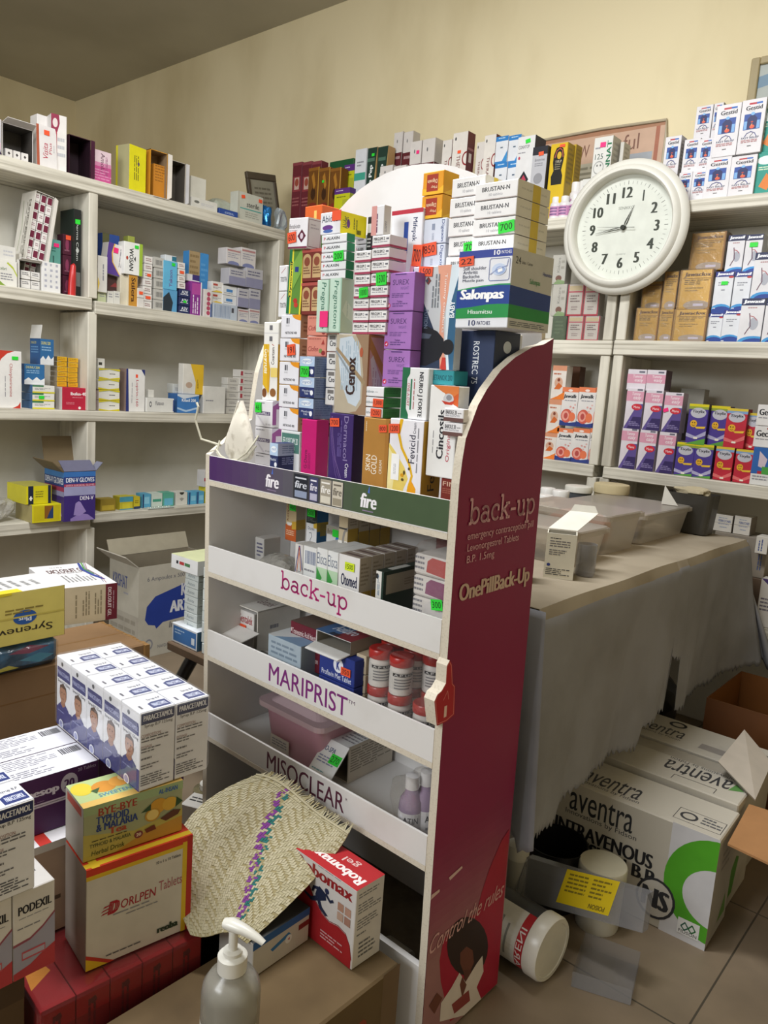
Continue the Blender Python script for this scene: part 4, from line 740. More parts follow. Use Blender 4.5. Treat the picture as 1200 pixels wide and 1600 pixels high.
ELI = A('#e6e7e6', F=[('t', 'Elisca', .05, .72, .95, .92, '#6a7488', 0, .004), ('r', .02, .28, 1, .66, '#b9d6b4'), ('p', [(.02, .66), (.02, .32), (.55, .48)], '#3f9a46'), ('l', .1, .06, .9, .22, 2, G2)])
carton(STAND, 'white eye drops carton showing its bar code and blue panel beside the green triangles', STAND.on('y', 473, 880, .022).x, STAND.on('y', 494, 880, .022).x, .022, .10, Z2, STAND.on('y', 483, 854, .022).z, A('#e4e5e4', F=[('b', .15, .68, .95, .92, '#5a6a90'), ('l', .1, .5, .9, .58, 1, G1), ('r', .05, .05, .3, .45, '#a9cfe4'), ('l', .5, .1, .95, .4, 4, G1)]), name='drops_box', group=GS)
for k, (a, b) in enumerate(((494, 511), (511, 528))):
    carton(STAND, 'white eye drops carton with a green triangle, %s of the pair' % ('outer', 'inner')[k], STAND.on('y', a, 885, .022).x, STAND.on('y', b, 885, .022).x, .022, .10, Z2, STAND.on('y', 511, 859, .022).z, ELI, name='drops_box', group=GS, key='eli')
B(STAND, 'narrow white carton with orange and violet chevrons on the second shelf', (460, 473, 850, 899), .03, A('#d9d6d2', F=[('s', [(.1, .1), (.5, .95)], .0022, '#3f3a7a'), ('s', [(.3, .1), (.6, .95)], .0022, '#c2633a'), ('s', [(.95, .2), (.6, .95)], .0022, '#3f3a7a'), ('s', [(.8, .15), (.5, .9)], .0018, '#c2633a'), ('l', .25, .08, .8, .14, 1, G1)]), z0=Z2, d=.04, group=GS)
B(STAND, 'pale carton with dark lettering behind the crumpled bag', (398, 412, 840, 880), .10, A('#b9b6b2', F=[('l', .2, .2, .9, .8, 4, '#4a4a6a')]), z0=Z2, d=.05, group=GS)
B(STAND, 'dark green framed grey carton lying open-faced on the second shelf', (586, 599, 892, 935), .03, A('#e2e0da', F=[('r', .75, 0, 1, 1, '#263a30'), ('e', .2, .8, .2, .1, '#2a2a2a'), ('lv', .3, .1, .6, .85, 2, '#5a7a9a')], R=[('r', 0, 0, 1, 1, '#2b3d33'), ('r', .06, .14, 1, .86, '#a59c88'), ('l', .45, .3, .95, .6, 3, '#857c6a')], T=[('r', 0, 0, 1, 1, '#25342c'), ('r', .2, .2, .9, .6, '#b9b9b4')]), z0=Z2, d=.13, group=GS)
def blob(name, c, r, m, seed=1, n=3, amp=.18, mw=None, parent=None):
    import bmesh
    bm = bmesh.new(); bmesh.ops.create_icosphere(bm, subdivisions=n, radius=1.0); rn = random.Random(seed)
    ph = [(Vector((rn.uniform(-1, 1), rn.uniform(-1, 1), rn.uniform(-1, 1))).normalized()*rn.uniform(2, 7), rn.uniform(0, 6)) for _ in range(9)]
    for v in bm.verts:
        k = 1+amp*sum(math.sin(p.dot(v.co)+f) for p, f in ph)/3
        q = [math.copysign(abs(t)**.75, t) for t in v.co]; v.co = Vector([q[i]*r[i]*k+c[i] for i in range(3)])
    me = bpy.data.meshes.new(name); bm.to_mesh(me); bm.free(); me.materials.append(m)
    return put(name, me, parent, mw)
def at(fr, p): return fr.M@Matrix.Translation(p)
p = STAND.on('y', 436, 862, .06)
o = blob('plastic_bag', (0, 0, .026), (.05, .03, .03), BAG, 3, 3, .22); o.matrix_world = at(STAND, (p.x, .06, Z2)); tag(o, 'crumpled clear plastic bag on the second shelf of the stand', 'plastic bag')
# wrapped bundle of red and white packets
x0, x1 = STAND.on('y', 642, 905, .02).x, -.024; zt = STAND.on('y', 660, 866, .02).z
pk = empty('packet_bundle', at(STAND, ((x0+x1)/2, .075, Z2))); tag(pk, 'film wrapped bundle of white and red packets beside the side panel', 'packet'); w = x1-x0
for k in range(4):
    hh = (zt-Z2)/4; mb = MB(); mb.box(-w/2, w/2, -.05, .05, k*hh, (k+1)*hh-.002, '#dcd8d6', .004)
    fm = faces(w, .1, hh); rot = Matrix.Translation((0, 0, k*hh))
    deco(mb, (-w/2, -.05, k*hh), (w, 0, 0), (0, 0, hh), (0, -1, 0), [('l', .04, .15, .3, .85, 3, '#7a7a84'), ('p', [(.36, .2), (.9, .1), (1, .3), (1, .85), (.5, .9), (.38, .7)], ('#b8423e', '#d8d4d4', '#8a4a70', '#b34a48')[k])])
    mb.build('packet', pk)
mb = MB(); mb.box(-w/2-.003, w/2+.002, -.056, .055, 0, zt-Z2+.02, FILM, .012, skip='B'); mb.build('film_wrap', pk)
sticker(pk, w, .114, zt-Z2, 'F', .78, .48, .034, .026, '300', 'g', 10)
B(STAND, 'dark red carton in the back corner of the second shelf', (680, 704, 838, 880), .17, A('#7a2a2c', F=[('r', 0, 0, 1, .5, '#c9a8a0')]), z0=Z2, d=.05, group=GS)
# ================================================================ third shelf
Z3 = FZ[2][0]+.012; GT = 'cartons on the third shelf of the stand'
flapbox(STAND, 'open white ampoule carton with a raised flap on the third shelf', STAND.on('y', 368, 975, .085).x, STAND.on('y', 401, 990, .085).x, .085, .13, Z3, STAND.on('y', 398, 950, .10).z, '#d8d4cb', '#8f8a80', 'F',
  flaps=[((-.05, -.065, .05), (.05, -.065, .05), (0, -.05, -.012), '#e2dfdb')], art=dict(R=[('l', .3, .2, .5, .6, 2, G1)], T=[('r', .05, .05, .95, .95, '#dcd9d2'), ('t', 'Gentalek', .2, .35, .85, .6, '#6a4a4a', 0, .01)]), name='ampoule_carton', group=GT)
p0 = STAND.on('z', 372, 990, Z3+.03)
carton(STAND, 'small white ampoule box with red lettering and orange tag inside the open carton', STAND.on('y', 370, 975, .09).x, STAND.on('y', 398, 990, .09).x-.004, .09, .06, Z3+.003, Z3+.088, A('#dcd8d4', T=[('t', 'Gentalek', .1, .3, .9, .6, '#9a3038', 0, .02)], F=[('t', 'Gentalek', .08, .66, .92, .9, '#9a3038', 0, .02)]), name='ampoule_box', group=GT, stk=[('F', .4, .56, .03, .012, '', 'o', 0)])
mb = MB(); mb.box(-.05, .05, -.04, .04, 0, .0025, '#77756f'); o = mb.build('cardboard_sheet'); o.matrix_world = at(STAND, (-.612, .055, .614))@Matrix.Rotation(math.radians(-12), 4, 'X'); o.matrix_world = at(STAND, (-.612, .062, Z3+.001)); tag(o, 'loose grey card sheet in the corner of the third shelf', 'card')
TRX = A('#6d2230', F=[('t', 'Tranexamic Acid Injection', .06, .35, .95, .7, '#e6d4d2', 0, .01), ('e', .04, .6, .015, .1, '#e6d4d2')], T=[('r', 0, 0, 1, 1, '#6b5a50')])
B(STAND, 'flat maroon injection box, {o} of two on the third shelf', (453, 500, 977, 1022), .06, TRX, z0=Z3+.03, n=2, d=.15, group=GT, name='ampoule_box', jit=.001)
B(STAND, 'flat white and blue carton lying under the maroon boxes', (418, 470, 1000, 1040), .02, A('#a9b8c4', F=[('l', .1, .2, .9, .8, 3, '#7a8a9a')], T=[('r', 0, 0, 1, 1, '#d8dde0'), ('p', [(.2, .0), (.6, .3), (1, .4), (1, 0)], '#7f9fc0'), ('t', 'Vomiss', .06, .45, .7, .75, '#3a4048', 0, .02)]), z0=Z3, d=.13, group=GT)
zpm = B(STAND, 'navy tablet carton with a white emblem, {o} of two on the third shelf', (498, 554, 1022, 1070), .02, A('#2a3a86', F=[('t', 'Proflavin Met Tablet', .08, .1, .92, .3, '#dfe4f2', 0, .01), ('e', .55, .62, .14, .28, '#e6e9f2'), ('t', 'K', .5, .45, .6, .78, '#2a3a86', 0, .03)]), z0=Z3, n=2, d=.10, group=GT, name='tablet_box', stk={0: [('F', .78, .5, .036, .022, '350', 'o', 0)]})
flapbox(STAND, 'open white and blue carton lying on the navy boxes with its end flap down', STAND.on('y', 492, 1008, .03).x, STAND.on('y', 547, 1025, .03).x, .03, .13, zpm, STAND.on('y', 520, 993, .03).z, '#d2d2d0', '#8f8a80', 'F', flaps=[((-.05, -.065, .004), (.05, -.065, .004), (0, -.03, -.006), '#dcdcda')],
  art=dict(T=[('r', 0, 0, 1, 1, '#4a6fa0'), ('p', [(.5, 0), (1, 0), (1, 1), (.75, 1)], '#8a3a40'), ('t', 'Azithro', .2, .2, .8, .45, '#dfe6f0', 0, .02), ('b', .35, .02, .6, .12, '#333')], R=[('r', 0, 0, 1, 1, '#93897c')]), group=GT)
B(STAND, 'small cream carton, {o} of three beside the red-capped jars', (555, 571, 1022, 1077), .045, A('#cfc0a4', F=[('t', 'M', .55, .4, .85, .7, '#2a2420', 0, .03)]), z0=Z3, n=3, d=.06, group=GT, name='tablet_box')
# red-capped jars in shrink film
def jar_mesh():
    mb = MB(); mb.lathe([(.0, 0), (.0195, 0), (.0215, .002), (.0215, .048), (.0195, .052), (.019, .055)], M('#dcd9d6', 'plastic'), 24)
    return mb
jb = jar_mesh().build('jar', None, smooth=True); capb = MB(); capb.lathe([(.0, .055), (.0225, .055), (.023, .057), (.023, .070), (.0215, .072), (.0, .072)], M('#ad251f', 'plastic'), 24, caps=False)
cap_ = capb.build('cap', jb, smooth=True); lab = MB(); lab.lathe([(.0217, .012), (.0217, .046)], M('#cfcdca', 'matte'), 24, caps=False)
lb = lab.build('label', jb, smooth=True)
tm = MB()
vsT, fsT, _ = glyphs('A.P LICI', 0, 2)
def wrap(x, y, y0, y1, r, a0, a1): a = math.radians(a0+(a1-a0)*x); return (r*math.sin(a), -r*math.cos(a), y0+(y1-y0)*y)
tm.mesh([wrap(x, y, .0375, .0435, .02195, -60, 60) for x, y in [(i/12, j) for j in (0, 1) for i in range(13)]], [(i, i+1, i+14, i+13) for i in range(12)], '#1c1c20')
tm.mesh([wrap(x, y, .0385, .0425, .0221, -52, 52) for x, y in vsT], fsT, '#e6e6e6')
for k in range(4): tm.mesh([wrap(x, y, .014+.0055*k, .0165+.0055*k, .02195, -50, 30+6*k) for x, y in [(i/8, j) for j in (0, 1) for i in range(9)]], [(i, i+1, i+10, i+9) for i in range(8)], '#77777c')
tm.build('print', lb)
spots = []
for lay in (0, 1):
    for k, (px, yy) in enumerate(((594, .047), (627, .047), (612, .094), (648, .094), (678, .10), (668, .05))):
        q = STAND.on('y', px, 1050, yy).x; spots.append((q, yy, Z3+lay*.0725, lay, k))
wh = [('front, beside the cream cartons', 'front, second along'), ('behind the first one', 'behind the second one', 'in the dark end of the shelf', 'front, close to the side panel')]
nm = ['at the front beside the cream cartons', 'at the front, second along', 'behind the first front jar', 'behind the second front jar', 'deep in the corner by the side panel', 'at the front close to the side panel']
for i, (x, y, z, lay, k) in enumerate(spots):
    if lay == 1 and k == 5: continue
    mwj = at(STAND, (x, y, z))@Matrix.Rotation(math.radians(48+random.uniform(-12, 12)), 4, 'Z')
    j = jb if i == 0 else dup(jb, mwj)
    if i == 0: jb.matrix_world = mwj
    tag(j, 'red capped white tablet jar, %s layer, %s' % (('lower', 'upper')[lay], nm[k]), 'jar', 'red capped tablet jars in film on the stand')
xa, xb = STAND.on('y', 572, 1050, .03).x, -.022
mb = MB(); mb.box(xa, xb, .018, .128, Z3+.002, Z3+.148, FILM, .02, skip='B'); o = mb.build('shrink_film'); o.matrix_world = STAND.M; tag(o, 'clear shrink film around the red capped jars', 'plastic film')
# ================================================================ fourth shelf
Z4 = FZ[3][0]+.012
x0, x1 = STAND.on('y', 408, 1140, .045).x, STAND.on('y', 498, 1165, .045).x; zt = STAND.on('y', 450, 1120, .045).z
tbx = empty('storage_tub', at(STAND, ((x0+x1)/2, .115, Z4))); tag(tbx, 'pink tinted plastic tub with a clear lid on the fourth shelf', 'tub'); w = (x1-x0)/2; h = zt-Z4
PINK = film('pink_plastic', '#d9a3b4', .22, .3, .1, 8); LIDM = film('lid_plastic', '#dcc3ca', .3, .25, .1, 8)
def tubmesh(w0, w1, d0, d1, z0, z1, m, bottom=True):
    mb = MB(); R_ = .02; ring = lambda w, d, z: [(sx_*(w-R_)+R_*math.cos(a), sy_*(d-R_)+R_*math.sin(a), z) for sx_, sy_, a0 in ((1, 1, 0), (-1, 1, 90), (-1, -1, 180), (1, -1, 270)) for a in [math.radians(a0+22.5*i) for i in range(5)]]
    a, b = ring(w0, d0, z0), ring(w1, d1, z1); n = len(a); mb.mesh(a+b, [(i, (i+1) % n, (i+1) % n+n, i+n) for i in range(n)], m)
    if bottom: mb.poly(a[::-1], m)
    return mb
tubmesh(w*.86, w, .055, .065, 0, h, PINK).build('body', tbx, smooth=True)
mb = tubmesh(w+.012, w+.012, .078, .078, h, h+.012, LIDM, False); lid2 = tubmesh(w-.01, w-.03, .06, .045, h+.012, h+.026, LIDM, False)
R0 = mb.v[20:40]; mb.poly(R0, LIDM); mb.build('lid', tbx)
lid2.poly(lid2.v[20:40], LIDM); lid2.build('lid_dome', tbx)
mb = MB(); mb.box(-w*.7, -w*.05, -.0665, -.0645, .02, .05, '#cfcac2'); deco(mb, (-w*.7, -.0665, .02), (w*.65, 0, 0), (0, 0, .03), (0, -1, 0), [('l', .1, .2, .9, .8, 3, G1)]); mb.build('label', tbx)
xo, x1o = STAND.on('y', 541, 1190, .028).x, STAND.on('y', 600, 1190, .16).x
o = flapbox(STAND, 'white carton with a printed flap folded down at the front of the fourth shelf', STAND.on('y', 512, 1190, .085).x, STAND.on('y', 543, 1200, .085).x, .085, .14, Z4, STAND.on('y', 527, 1160, .085).z, '#cbc2b2', '#8d8676', 'F', name='tablet_carton',
  art=dict(R=[('l', .06, .25, .95, .9, 9, '#8d8576')], T=[('r', 0, 0, 1, 1, '#d9dcdc'), ('t', 'NO-SPA', .1, .6, .6, .85, '#3a4a78', 0, .02), ('l', .3, .1, .95, .5, 5, G1)]))
mb = MB(); wf, hf = .068, .088; mb.box(-wf/2, wf/2, -.001, .001, -hf, 0, '#e3e4e4')
deco(mb, (-wf/2, -.001, -hf), (wf, 0, 0), (0, 0, hf), (0, -1, 0), [('t', 'NO-SPA', .05, .72, .62, .84, '#3a4a78', 0, .02), ('l', .1, .4, .8, .6, 3, '#8a8fae'), ('l', .1, .2, .6, .26, 1, '#6a9aa0')])
fl = mb.build('printed_flap', o, Matrix.Translation((0, -.0705, STAND.on('y', 527, 1160, .085).z-Z4))@Matrix.Rotation(math.radians(-44), 4, 'X')); fl['label'] = 'white printed flap with a green tag'
sticker(fl, wf, .002, 0, 'F', .78, .0, .03, .022, '270', 'g', 6) if False else None
mbs = MB(); mbs.box(-.014, .014, -.0022, -.0012, -.045, -.024, STK['g']); deco(mbs, (-.014, -.0022, -.045), (.028, 0, 0), (0, 0, .021), (0, -1, 0), [('t', '270', .1, .2, .9, .8, '#153a15')]); s_ = mbs.build('price_sticker', fl, Matrix.Translation((.018, 0, 0))); s_['label'] = 'neon green price sticker'
# two lotion bottles in a clear bag
bt = empty('lotion_bottle', at(STAND, (STAND.on('y', 643, 1245, .045).x, .045, Z4))@Matrix.Diagonal((1.1, 1.1, 1.22, 1))); 
def lotion(root, cap):
    mb = MB(); mb.lathe([(0, 0), (.019, 0), (.021, .003), (.021, .05), (.019, .062), (.012, .072), (.010, .08)], film('lilac_lotion', '#b9a3c4', .35, .2, .05, 5), 22); mb.build('bottle', root, smooth=True)
    mb = MB(); mb.lathe([(0, .08), (.012, .08), (.0115, .1), (0, .102)], cap, 18); mb.build('cap', root, smooth=True)
    mb = MB(); mb.lathe([(.0215, .012), (.0215, .046)], '#dcdade', 22, caps=False); vs_, fs_, _ = glyphs('ATIN', 0, 2)
    mb.mesh([wrap(x, y, .03, .04, .0219, 5, 75) for x, y in vs_], fs_, '#2a2a30'); mb.mesh([wrap(x, y, .018, .022, .0219, 10, 70) for x, y in [(i/8, j) for j in (0, 1) for i in range(9)]], [(i, i+1, i+10, i+9) for i in range(8)], '#8a8a92'); mb.build('label', root, smooth=False)
lotion(bt, M('#d9d9dc', 'plastic')); tag(bt, 'lilac lotion bottle lettered in black, in the clear bag by the side panel', 'bottle', 'bagged lotion bottles')
bt2 = dup(bt, at(STAND, (STAND.on('y', 661, 1250, .06).x, .068, Z4))@Matrix.Rotation(.6, 4, 'Z')@Matrix.Diagonal((1.1, 1.1, 1.28, 1))); tag(bt2, 'lilac lotion bottle touching the side panel, in the clear bag', 'bottle', 'bagged lotion bottles')
o = blob('plastic_bag', (0, 0, .066), (.046, .036, .068), FILM, 8, 3, .16); o.matrix_world = at(STAND, (STAND.on('y', 655, 1245, .052).x-.002, .052, Z4)); tag(o, 'clear bag around two lilac bottles on the fourth shelf', 'plastic bag')
# ================================================================ things on the long wall shelf
def hollow(fr, label, px, y, d, z0, out, inn, name='open_carton', group=None, flaps=None, art=None, rz=0, lean=0, fl=.03, open_='F', roll=0):
    xl, xr, yt, yb = px; ym, xm = (yt+yb)/2, (xl+xr)/2
    z1 = fr.on('y', xm, yt, y).z; x0 = fr.on('y', xl, ym, y).x; x1 = fr.on('y', xr, ym, y).x; w, h = x1-x0, z1-z0
    F_ = {'L': ((-w/2, -d/2, h), (-w/2, -d/2, 0), (-fl*.6, -fl, 0)), 'R': ((w/2, -d/2, 0), (w/2, -d/2, h), (fl*.25, -fl, 0)), 'T': ((-w/2, -d/2, h), (w/2, -d/2, h), (0, -fl, fl*.35)), 'B': ((w/2, -d/2, 0.001), (-w/2, -d/2, 0.001), (0, -fl, -fl*.25))}
    fs = [(*F_[k], c) for k, c in (flaps or {}).items()]
    return flapbox(fr, label, x0, x1, y, d, z0, z1, out, inn, open_, fs, art, name, 'box', rz, lean, group=group, roll=roll), z1
T1 = 1.957; GL = 'cartons along the top of the long wall shelf'
B(LEFT, 'purple carton at the picture edge on top of the long wall shelf', (-14, 3, 190, 245), .03, A('#3a2a5a', F=[('r', 0, .2, 1, .4, '#c0305a')]), z0=T1, group=GL)
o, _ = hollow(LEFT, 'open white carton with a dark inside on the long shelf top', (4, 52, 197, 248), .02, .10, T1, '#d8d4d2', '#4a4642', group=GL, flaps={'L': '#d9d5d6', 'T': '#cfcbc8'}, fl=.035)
for k in range(3):
    carton(LEFT, 'tiny white box with a black mark inside the open white carton, %s of three' % ('outer', 'middle', 'inner')[k], o.matrix_world.translation.y-.045+.03*k, o.matrix_world.translation.y-.018+.03*k, .026, .06, T1+.003, T1+.034, A('#dedad6', F=[('p', [(.3, .5), (.5, .7), (.7, .5), (.5, .3)], '#3a3434')]), name='tablet_box', group='tiny boxes in the open white carton', key='tb3')
B(LEFT, 'white carton with red script and a rust stripe, standing upright', (58, 90, 197, 262), .025, A('#dedad8', F=[('r', 0, 0, .13, 1, '#a8543a'), ('t', 'Visita', .3, .2, .55, .6, '#b03048', 90, .01, .2), ('t', 'Plus', .6, .35, .74, .62, '#b03048', 90), ('lv', .84, .4, .88, .6, 1, G1)], L=[('r', 0, 0, 1, 1, '#cfcac4')]), z0=T1, d=.06, group=GL, stk=[('F', .5, .84, .03, .025, '', 'o', 0)], lean=-3)
B(LEFT, 'flat white carton lying behind the upright red script carton', (58, 84, 181, 197), .09, A('#dcd8d4', F=[('l', .3, .2, .9, .8, 3, G1)]), z0=T1+.0, d=.06, group=GL)
B(LEFT, 'white carton with a wine red loop, bulging open', (83, 106, 180, 265), .03, A('#e0dcd8', F=[('p', [(0, 1), (.5, 1), (.55, .85), (.4, .7), (.2, .62), (0, .66)], '#8f2a48'), ('e', .26, .85, .16, .08, '#dcd0cc'), ('r', .3, .05, .38, .7, '#a83a4a'), ('l', .4, .2, .9, .6, 3, G2)]), z0=T1, d=.07, group=GL, rz=-10)
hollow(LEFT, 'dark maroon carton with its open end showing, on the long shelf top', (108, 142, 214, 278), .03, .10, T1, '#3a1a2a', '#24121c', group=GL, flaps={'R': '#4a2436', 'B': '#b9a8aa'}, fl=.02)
B(LEFT, 'white and pink graded carton next to the dark maroon one', (148, 174, 236, 287), .02, A('#dcc4cc', F=[('r', 0, 0, 1, .5, '#c0508a'), ('r', 0, .5, 1, .62, '#cf86aa'), ('t', 'Amolar', .36, .25, .6, .92, '#4a2438', -90, .006), ('lv', .66, .2, .8, .9, 2, '#8a4a70'), ('l', 0, .05, 1, .4, 4, '#d48ab0')]), z0=T1, d=.05, group=GL)
B(LEFT, 'bright yellow carton turned corner-on at the shelf edge', (198, 228, 228, 300), .02, A('#e3da1c', F=[('lv', .3, .25, .62, .85, 3, '#6a6420'), ('e', .55, .62, .06, .04, '#5a4a6a')], L=[('r', 0, 0, 1, 1, '#aaa47c'), ('r', 0, 0, .15, 1, '#c9c030')]), z0=T1, d=.085, group=GL, rz=9)
o, _ = hollow(LEFT, 'amber carton with its white end flap open, beside the yellow one', (235, 262, 236, 302), .02, .08, T1, '#c98a24', '#8a7458', group=GL, flaps={'R': '#dcd6cc', 'B': '#d3cfca'}, fl=.024, art=dict(L=[('lv', .3, .2, .7, .9, 2, '#8a5a18')]))
B(LEFT, 'orange leaflet bundle inside the amber carton', (240, 262, 258, 290), .04, A('#c98428', F=[('l', .1, .1, .95, .95, 6, '#9a6420')]), z0=T1+.0035, d=.05, group=GL)
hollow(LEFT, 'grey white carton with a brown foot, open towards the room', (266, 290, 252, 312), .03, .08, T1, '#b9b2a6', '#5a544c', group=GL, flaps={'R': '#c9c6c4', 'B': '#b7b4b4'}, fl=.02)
B(LEFT, 'plain white carton panel standing at the shelf edge', (298, 322, 277, 322), .05, A('#d3d1c6'), z0=T1, d=.03, group=GL)
B(LEFT, 'flat white carton lying at the shelf edge before the clear bag', (299, 340, 312, 334), .02, A('#d0cec6', F=[('e', .2, .6, .1, .14, '#6a6a64'), ('l', .36, .3, .9, .6, 2, G2)]), z0=T1, d=.07, group=GL)
B(LEFT, 'low deep blue and white carton at the shelf edge', (342, 372, 328, 343), .02, A('#2c4a92', F=[('l', .3, .25, .8, .6, 2, '#a9b8d8')], T=[('r', 0, 0, 1, 1, '#d9dbd8')]), z0=T1, d=.06, group=GL)
p = LEFT.on('y', 345, 310, .12); o = blob('plastic_bag', (0, 0, .045), (.075, .05, .05), film('greenish_bag', '#c9cfc0', .35, .3, .8, 20), 21, 3, .16); o.matrix_world = at(LEFT, (p.x, .13, T1)); tag(o, 'greenish clear plastic bag slumped on the long shelf top', 'plastic bag')
B(LEFT, 'grey white sterile pack with a teal line', (371, 411, 303, 350), .03, A('#bfc0b4', F=[('t', 'sterile', .35, .52, .85, .7, '#4a4a48', 0, .02), ('r', .1, .42, .95, .455, '#3f9a94'), ('l', .3, .12, .85, .34, 3, '#9a9a90'), ('p', [(0, 0), (.1, 0), (.05, 1), (0, 1)], '#b0b0a4')]), z0=T1, d=.06, group=GL, name='sterile_pack', cat='pack', stk=[('F', .2, .84, .03, .02, '', 'o', 10), ('F', .88, .85, .03, .022, '', 'o', 0)])
p = LEFT.on('y', 430, 330, .02)
vb = blob('polythene_bag', (0, 0, .05), (.035, .03, .055), M('#c9d6df', 'foil'), 31, 3, .2); vb.matrix_world = at(LEFT, (LEFT.on('y', 441, 335, .03).x-.01, .035, T1)); tag(vb, 'pale blue crumpled polythene bag at the end of the long shelf', 'plastic bag')
vb = blob('polythene_bag', (0, 0, .045), (.022, .025, .05), M('#2a7ac0', 'foil'), 35, 3, .2); vb.matrix_world = at(LEFT, (LEFT.on('y', 418, 335, .03).x, .04, T1)); tag(vb, 'deep blue crumpled polythene bag at the end of the long shelf', 'plastic bag')
x0 = LEFT.on('y', 407, 290, .18).x; pf = empty('picture_frame', at(LEFT, (x0+.09, .2, T1))@Matrix.Rotation(math.radians(-6), 4, 'X')@Matrix.Rotation(math.radians(-8), 4, 'Y')@Matrix.Diagonal((1, 1, 1.75, 1))); tag(pf, 'dusty brown framed certificate leaning behind the bags', 'picture frame')
mb = MB()
for b in ((-.1, .1, 0, .02, 0, .02), (-.1, .1, 0, .02, .16, .18), (-.1, -.08, 0, .02, .02, .16), (.08, .1, 0, .02, .02, .16)): mb.box(*b, '#4d4336', .002)
mb.build('frame', pf); mb = MB(); mb.box(-.08, .08, .006, .014, .02, .16, '#8f8c7c'); deco(mb, (-.08, .006, .02), (.16, 0, 0), (0, 0, .14), (0, -1, 0), [('l', .15, .2, .85, .85, 7, '#6a6658')]); mb.build('certificate', pf)
# ---- second row, outer bay
T2a, T2b = 1.487, 1.478; GA = 'cartons in the second bay of the long wall shelf'
o, _ = hollow(LEFT, 'leaning white carton packed with maroon and white tablet boxes', (36, 66, 296, 396), .05, .12, T2a+.05, '#d6d2c9', '#8a847a', group=GA, flaps={'R': '#d5d0c6', 'B': '#bdb8ae'}, fl=.02, roll=9, art=dict(L=[('s', [(.2, .9), (.35, .6), (.25, .3)], .003, '#7a8a5a'), ('lv', .5, .2, .8, .9, 3, '#8a867c'), ('t', 'Neurogesic Gel', .62, .15, .78, .9, '#5a564e', -90)]))
mwo = o.matrix_world; wI = .9
rn = random.Random(4); dims = [v[:] for v in o.bound_box]; bx0 = LEFT.on('y', 36, 346, .05).x; bx1 = LEFT.on('y', 66, 346, .05).x; bw = bx1-bx0
hh = (LEFT.on('y', 51, 296, .05).z-T2a-.05)
bx = boxmesh(bw/3-.004, .07, hh/9-.002, A('#e0dcd8', F=[('r', .08, .12, .92, .88, '#6a2038')])); by = boxmesh(bw/3-.004, .07, hh/9-.002, A('#dcd8d4', F=[('l', .2, .3, .8, .7, 2, '#8a5a68')]))
for i in range(9):
    for k in range(3):
        m_ = bx if (i*2+k) % 3 != 1 else by
        q = put('tablet_box', m_); q.matrix_world = mwo@Matrix.Translation((-bw/2+bw/3*(k+.5), -.015, .003+(hh-.006)/9*i)); tag(q, 'tiny maroon or white tablet box packed in the leaning white carton', 'box', 'tablet boxes packed in the leaning white carton')
B(LEFT, 'plain white carton holding up the leaning carton', (30, 66, 399, 448), .09, A('#cfcbc2'), z0=T2a, d=.08, group=GA)
B(LEFT, 'narrow grey white box, {o} of the stack behind the teal boxes', (66, 82, 340, 452), .10, A('#c4c0b8', F=[('e', .6, .5, .2, .3, '#8a8a86')]), z0=T2a, n=6, d=.05, group=GA, jit=.002)
TEA = A('#5f9d92', F=[('r', .3, .1, .42, .4, '#2f5a52'), ('l', .2, .5, .6, .7, 2, '#2f6a60')])
B(LEFT, 'teal tablet box, {o} of two beside the tall black carton', (77, 95, 374, 452), .06, TEA, z0=T2a, n=2, d=.05, group=GA, stk={0: [('F', .6, .8, .03, .02, '', 'p', 0)], 1: [('F', .4, .9, .034, .02, '', 'p', 0)]})
MRN = A('#4d1c30', F=[('e', .5, .5, .2, .3, '#8a3a5a'), ('l', .2, .1, .8, .25, 1, '#8a5a6a')])
B(LEFT, 'dark maroon box, {o} of three by the tall black carton', (98, 112, 366, 452), .07, MRN, z0=T2a, n=3, d=.05, group=GA, stk={0: [('F', .6, .85, .03, .024, '', 'o', 0)]})
B(LEFT, 'tall black cream carton with a green tag against the divider', (115, 127, 327, 450), .05, A('#1c1f1e', F=[('t', 'Derma Cream', .35, .35, .65, .85, '#b9bdb9', -90, .01), ('e', .5, .48, .2, .03, '#b9bdb9'), ('r', .1, .02, .9, .2, '#6a6c6a')], L=[('r', 0, 0, 1, 1, '#23302a')]), z0=T2a, sl=94, group=GA, stk=[('F', .5, .86, .03, .025, '', 'g', 0)])
mb = MB(); mb.tube([(0, 0, 0), (.002, 0, .06), (.006, 0, .12), (.01, 0, .128)], [.016, .015, .011, .004], M('#c02a2a', 'plastic'), 10); o = mb.build('red_applicator', None, at(LEFT, (LEFT.on('y', 112, 440, .03).x, .03, T2a)), True); tag(o, 'red plastic cone before the tall black carton', 'applicator')
B(LEFT, 'white carton with a green swoosh at the picture edge of the second shelf', (-6, 27, 407, 446), .03, A('#dcdad2', F=[('p', [(0, .3), (.3, .1), (.5, 0), (0, 0)], '#7f9a3a'), ('p', [(.5, .9), (.8, .7), (1, .4), (1, .5), (.8, .8), (.55, .95)], '#b3c040'), ('t', 'cebri', .14, .62, .5, .74, '#4a6a3a', 0, .01), ('l', .2, .2, .8, .5, 3, G1)]), z0=T2a, d=.06, group=GA)
B(LEFT, 'crumpled white box on the green swoosh carton', (-8, 25, 384, 407), .04, A('#d4d2cb', F=[('l', .4, .2, .9, .7, 2, G2)]), z0=LEFT.on('y', 10, 407, .03).z, d=.05, group=GA)
o, _ = hollow(LEFT, 'open white carton of small white boxes on the second shelf', (30, 65, 408, 452), .02, .08, T2a, '#d6d3cc', '#6a665e', group=GA, flaps={'T': '#dbd8d3'}, fl=.016)
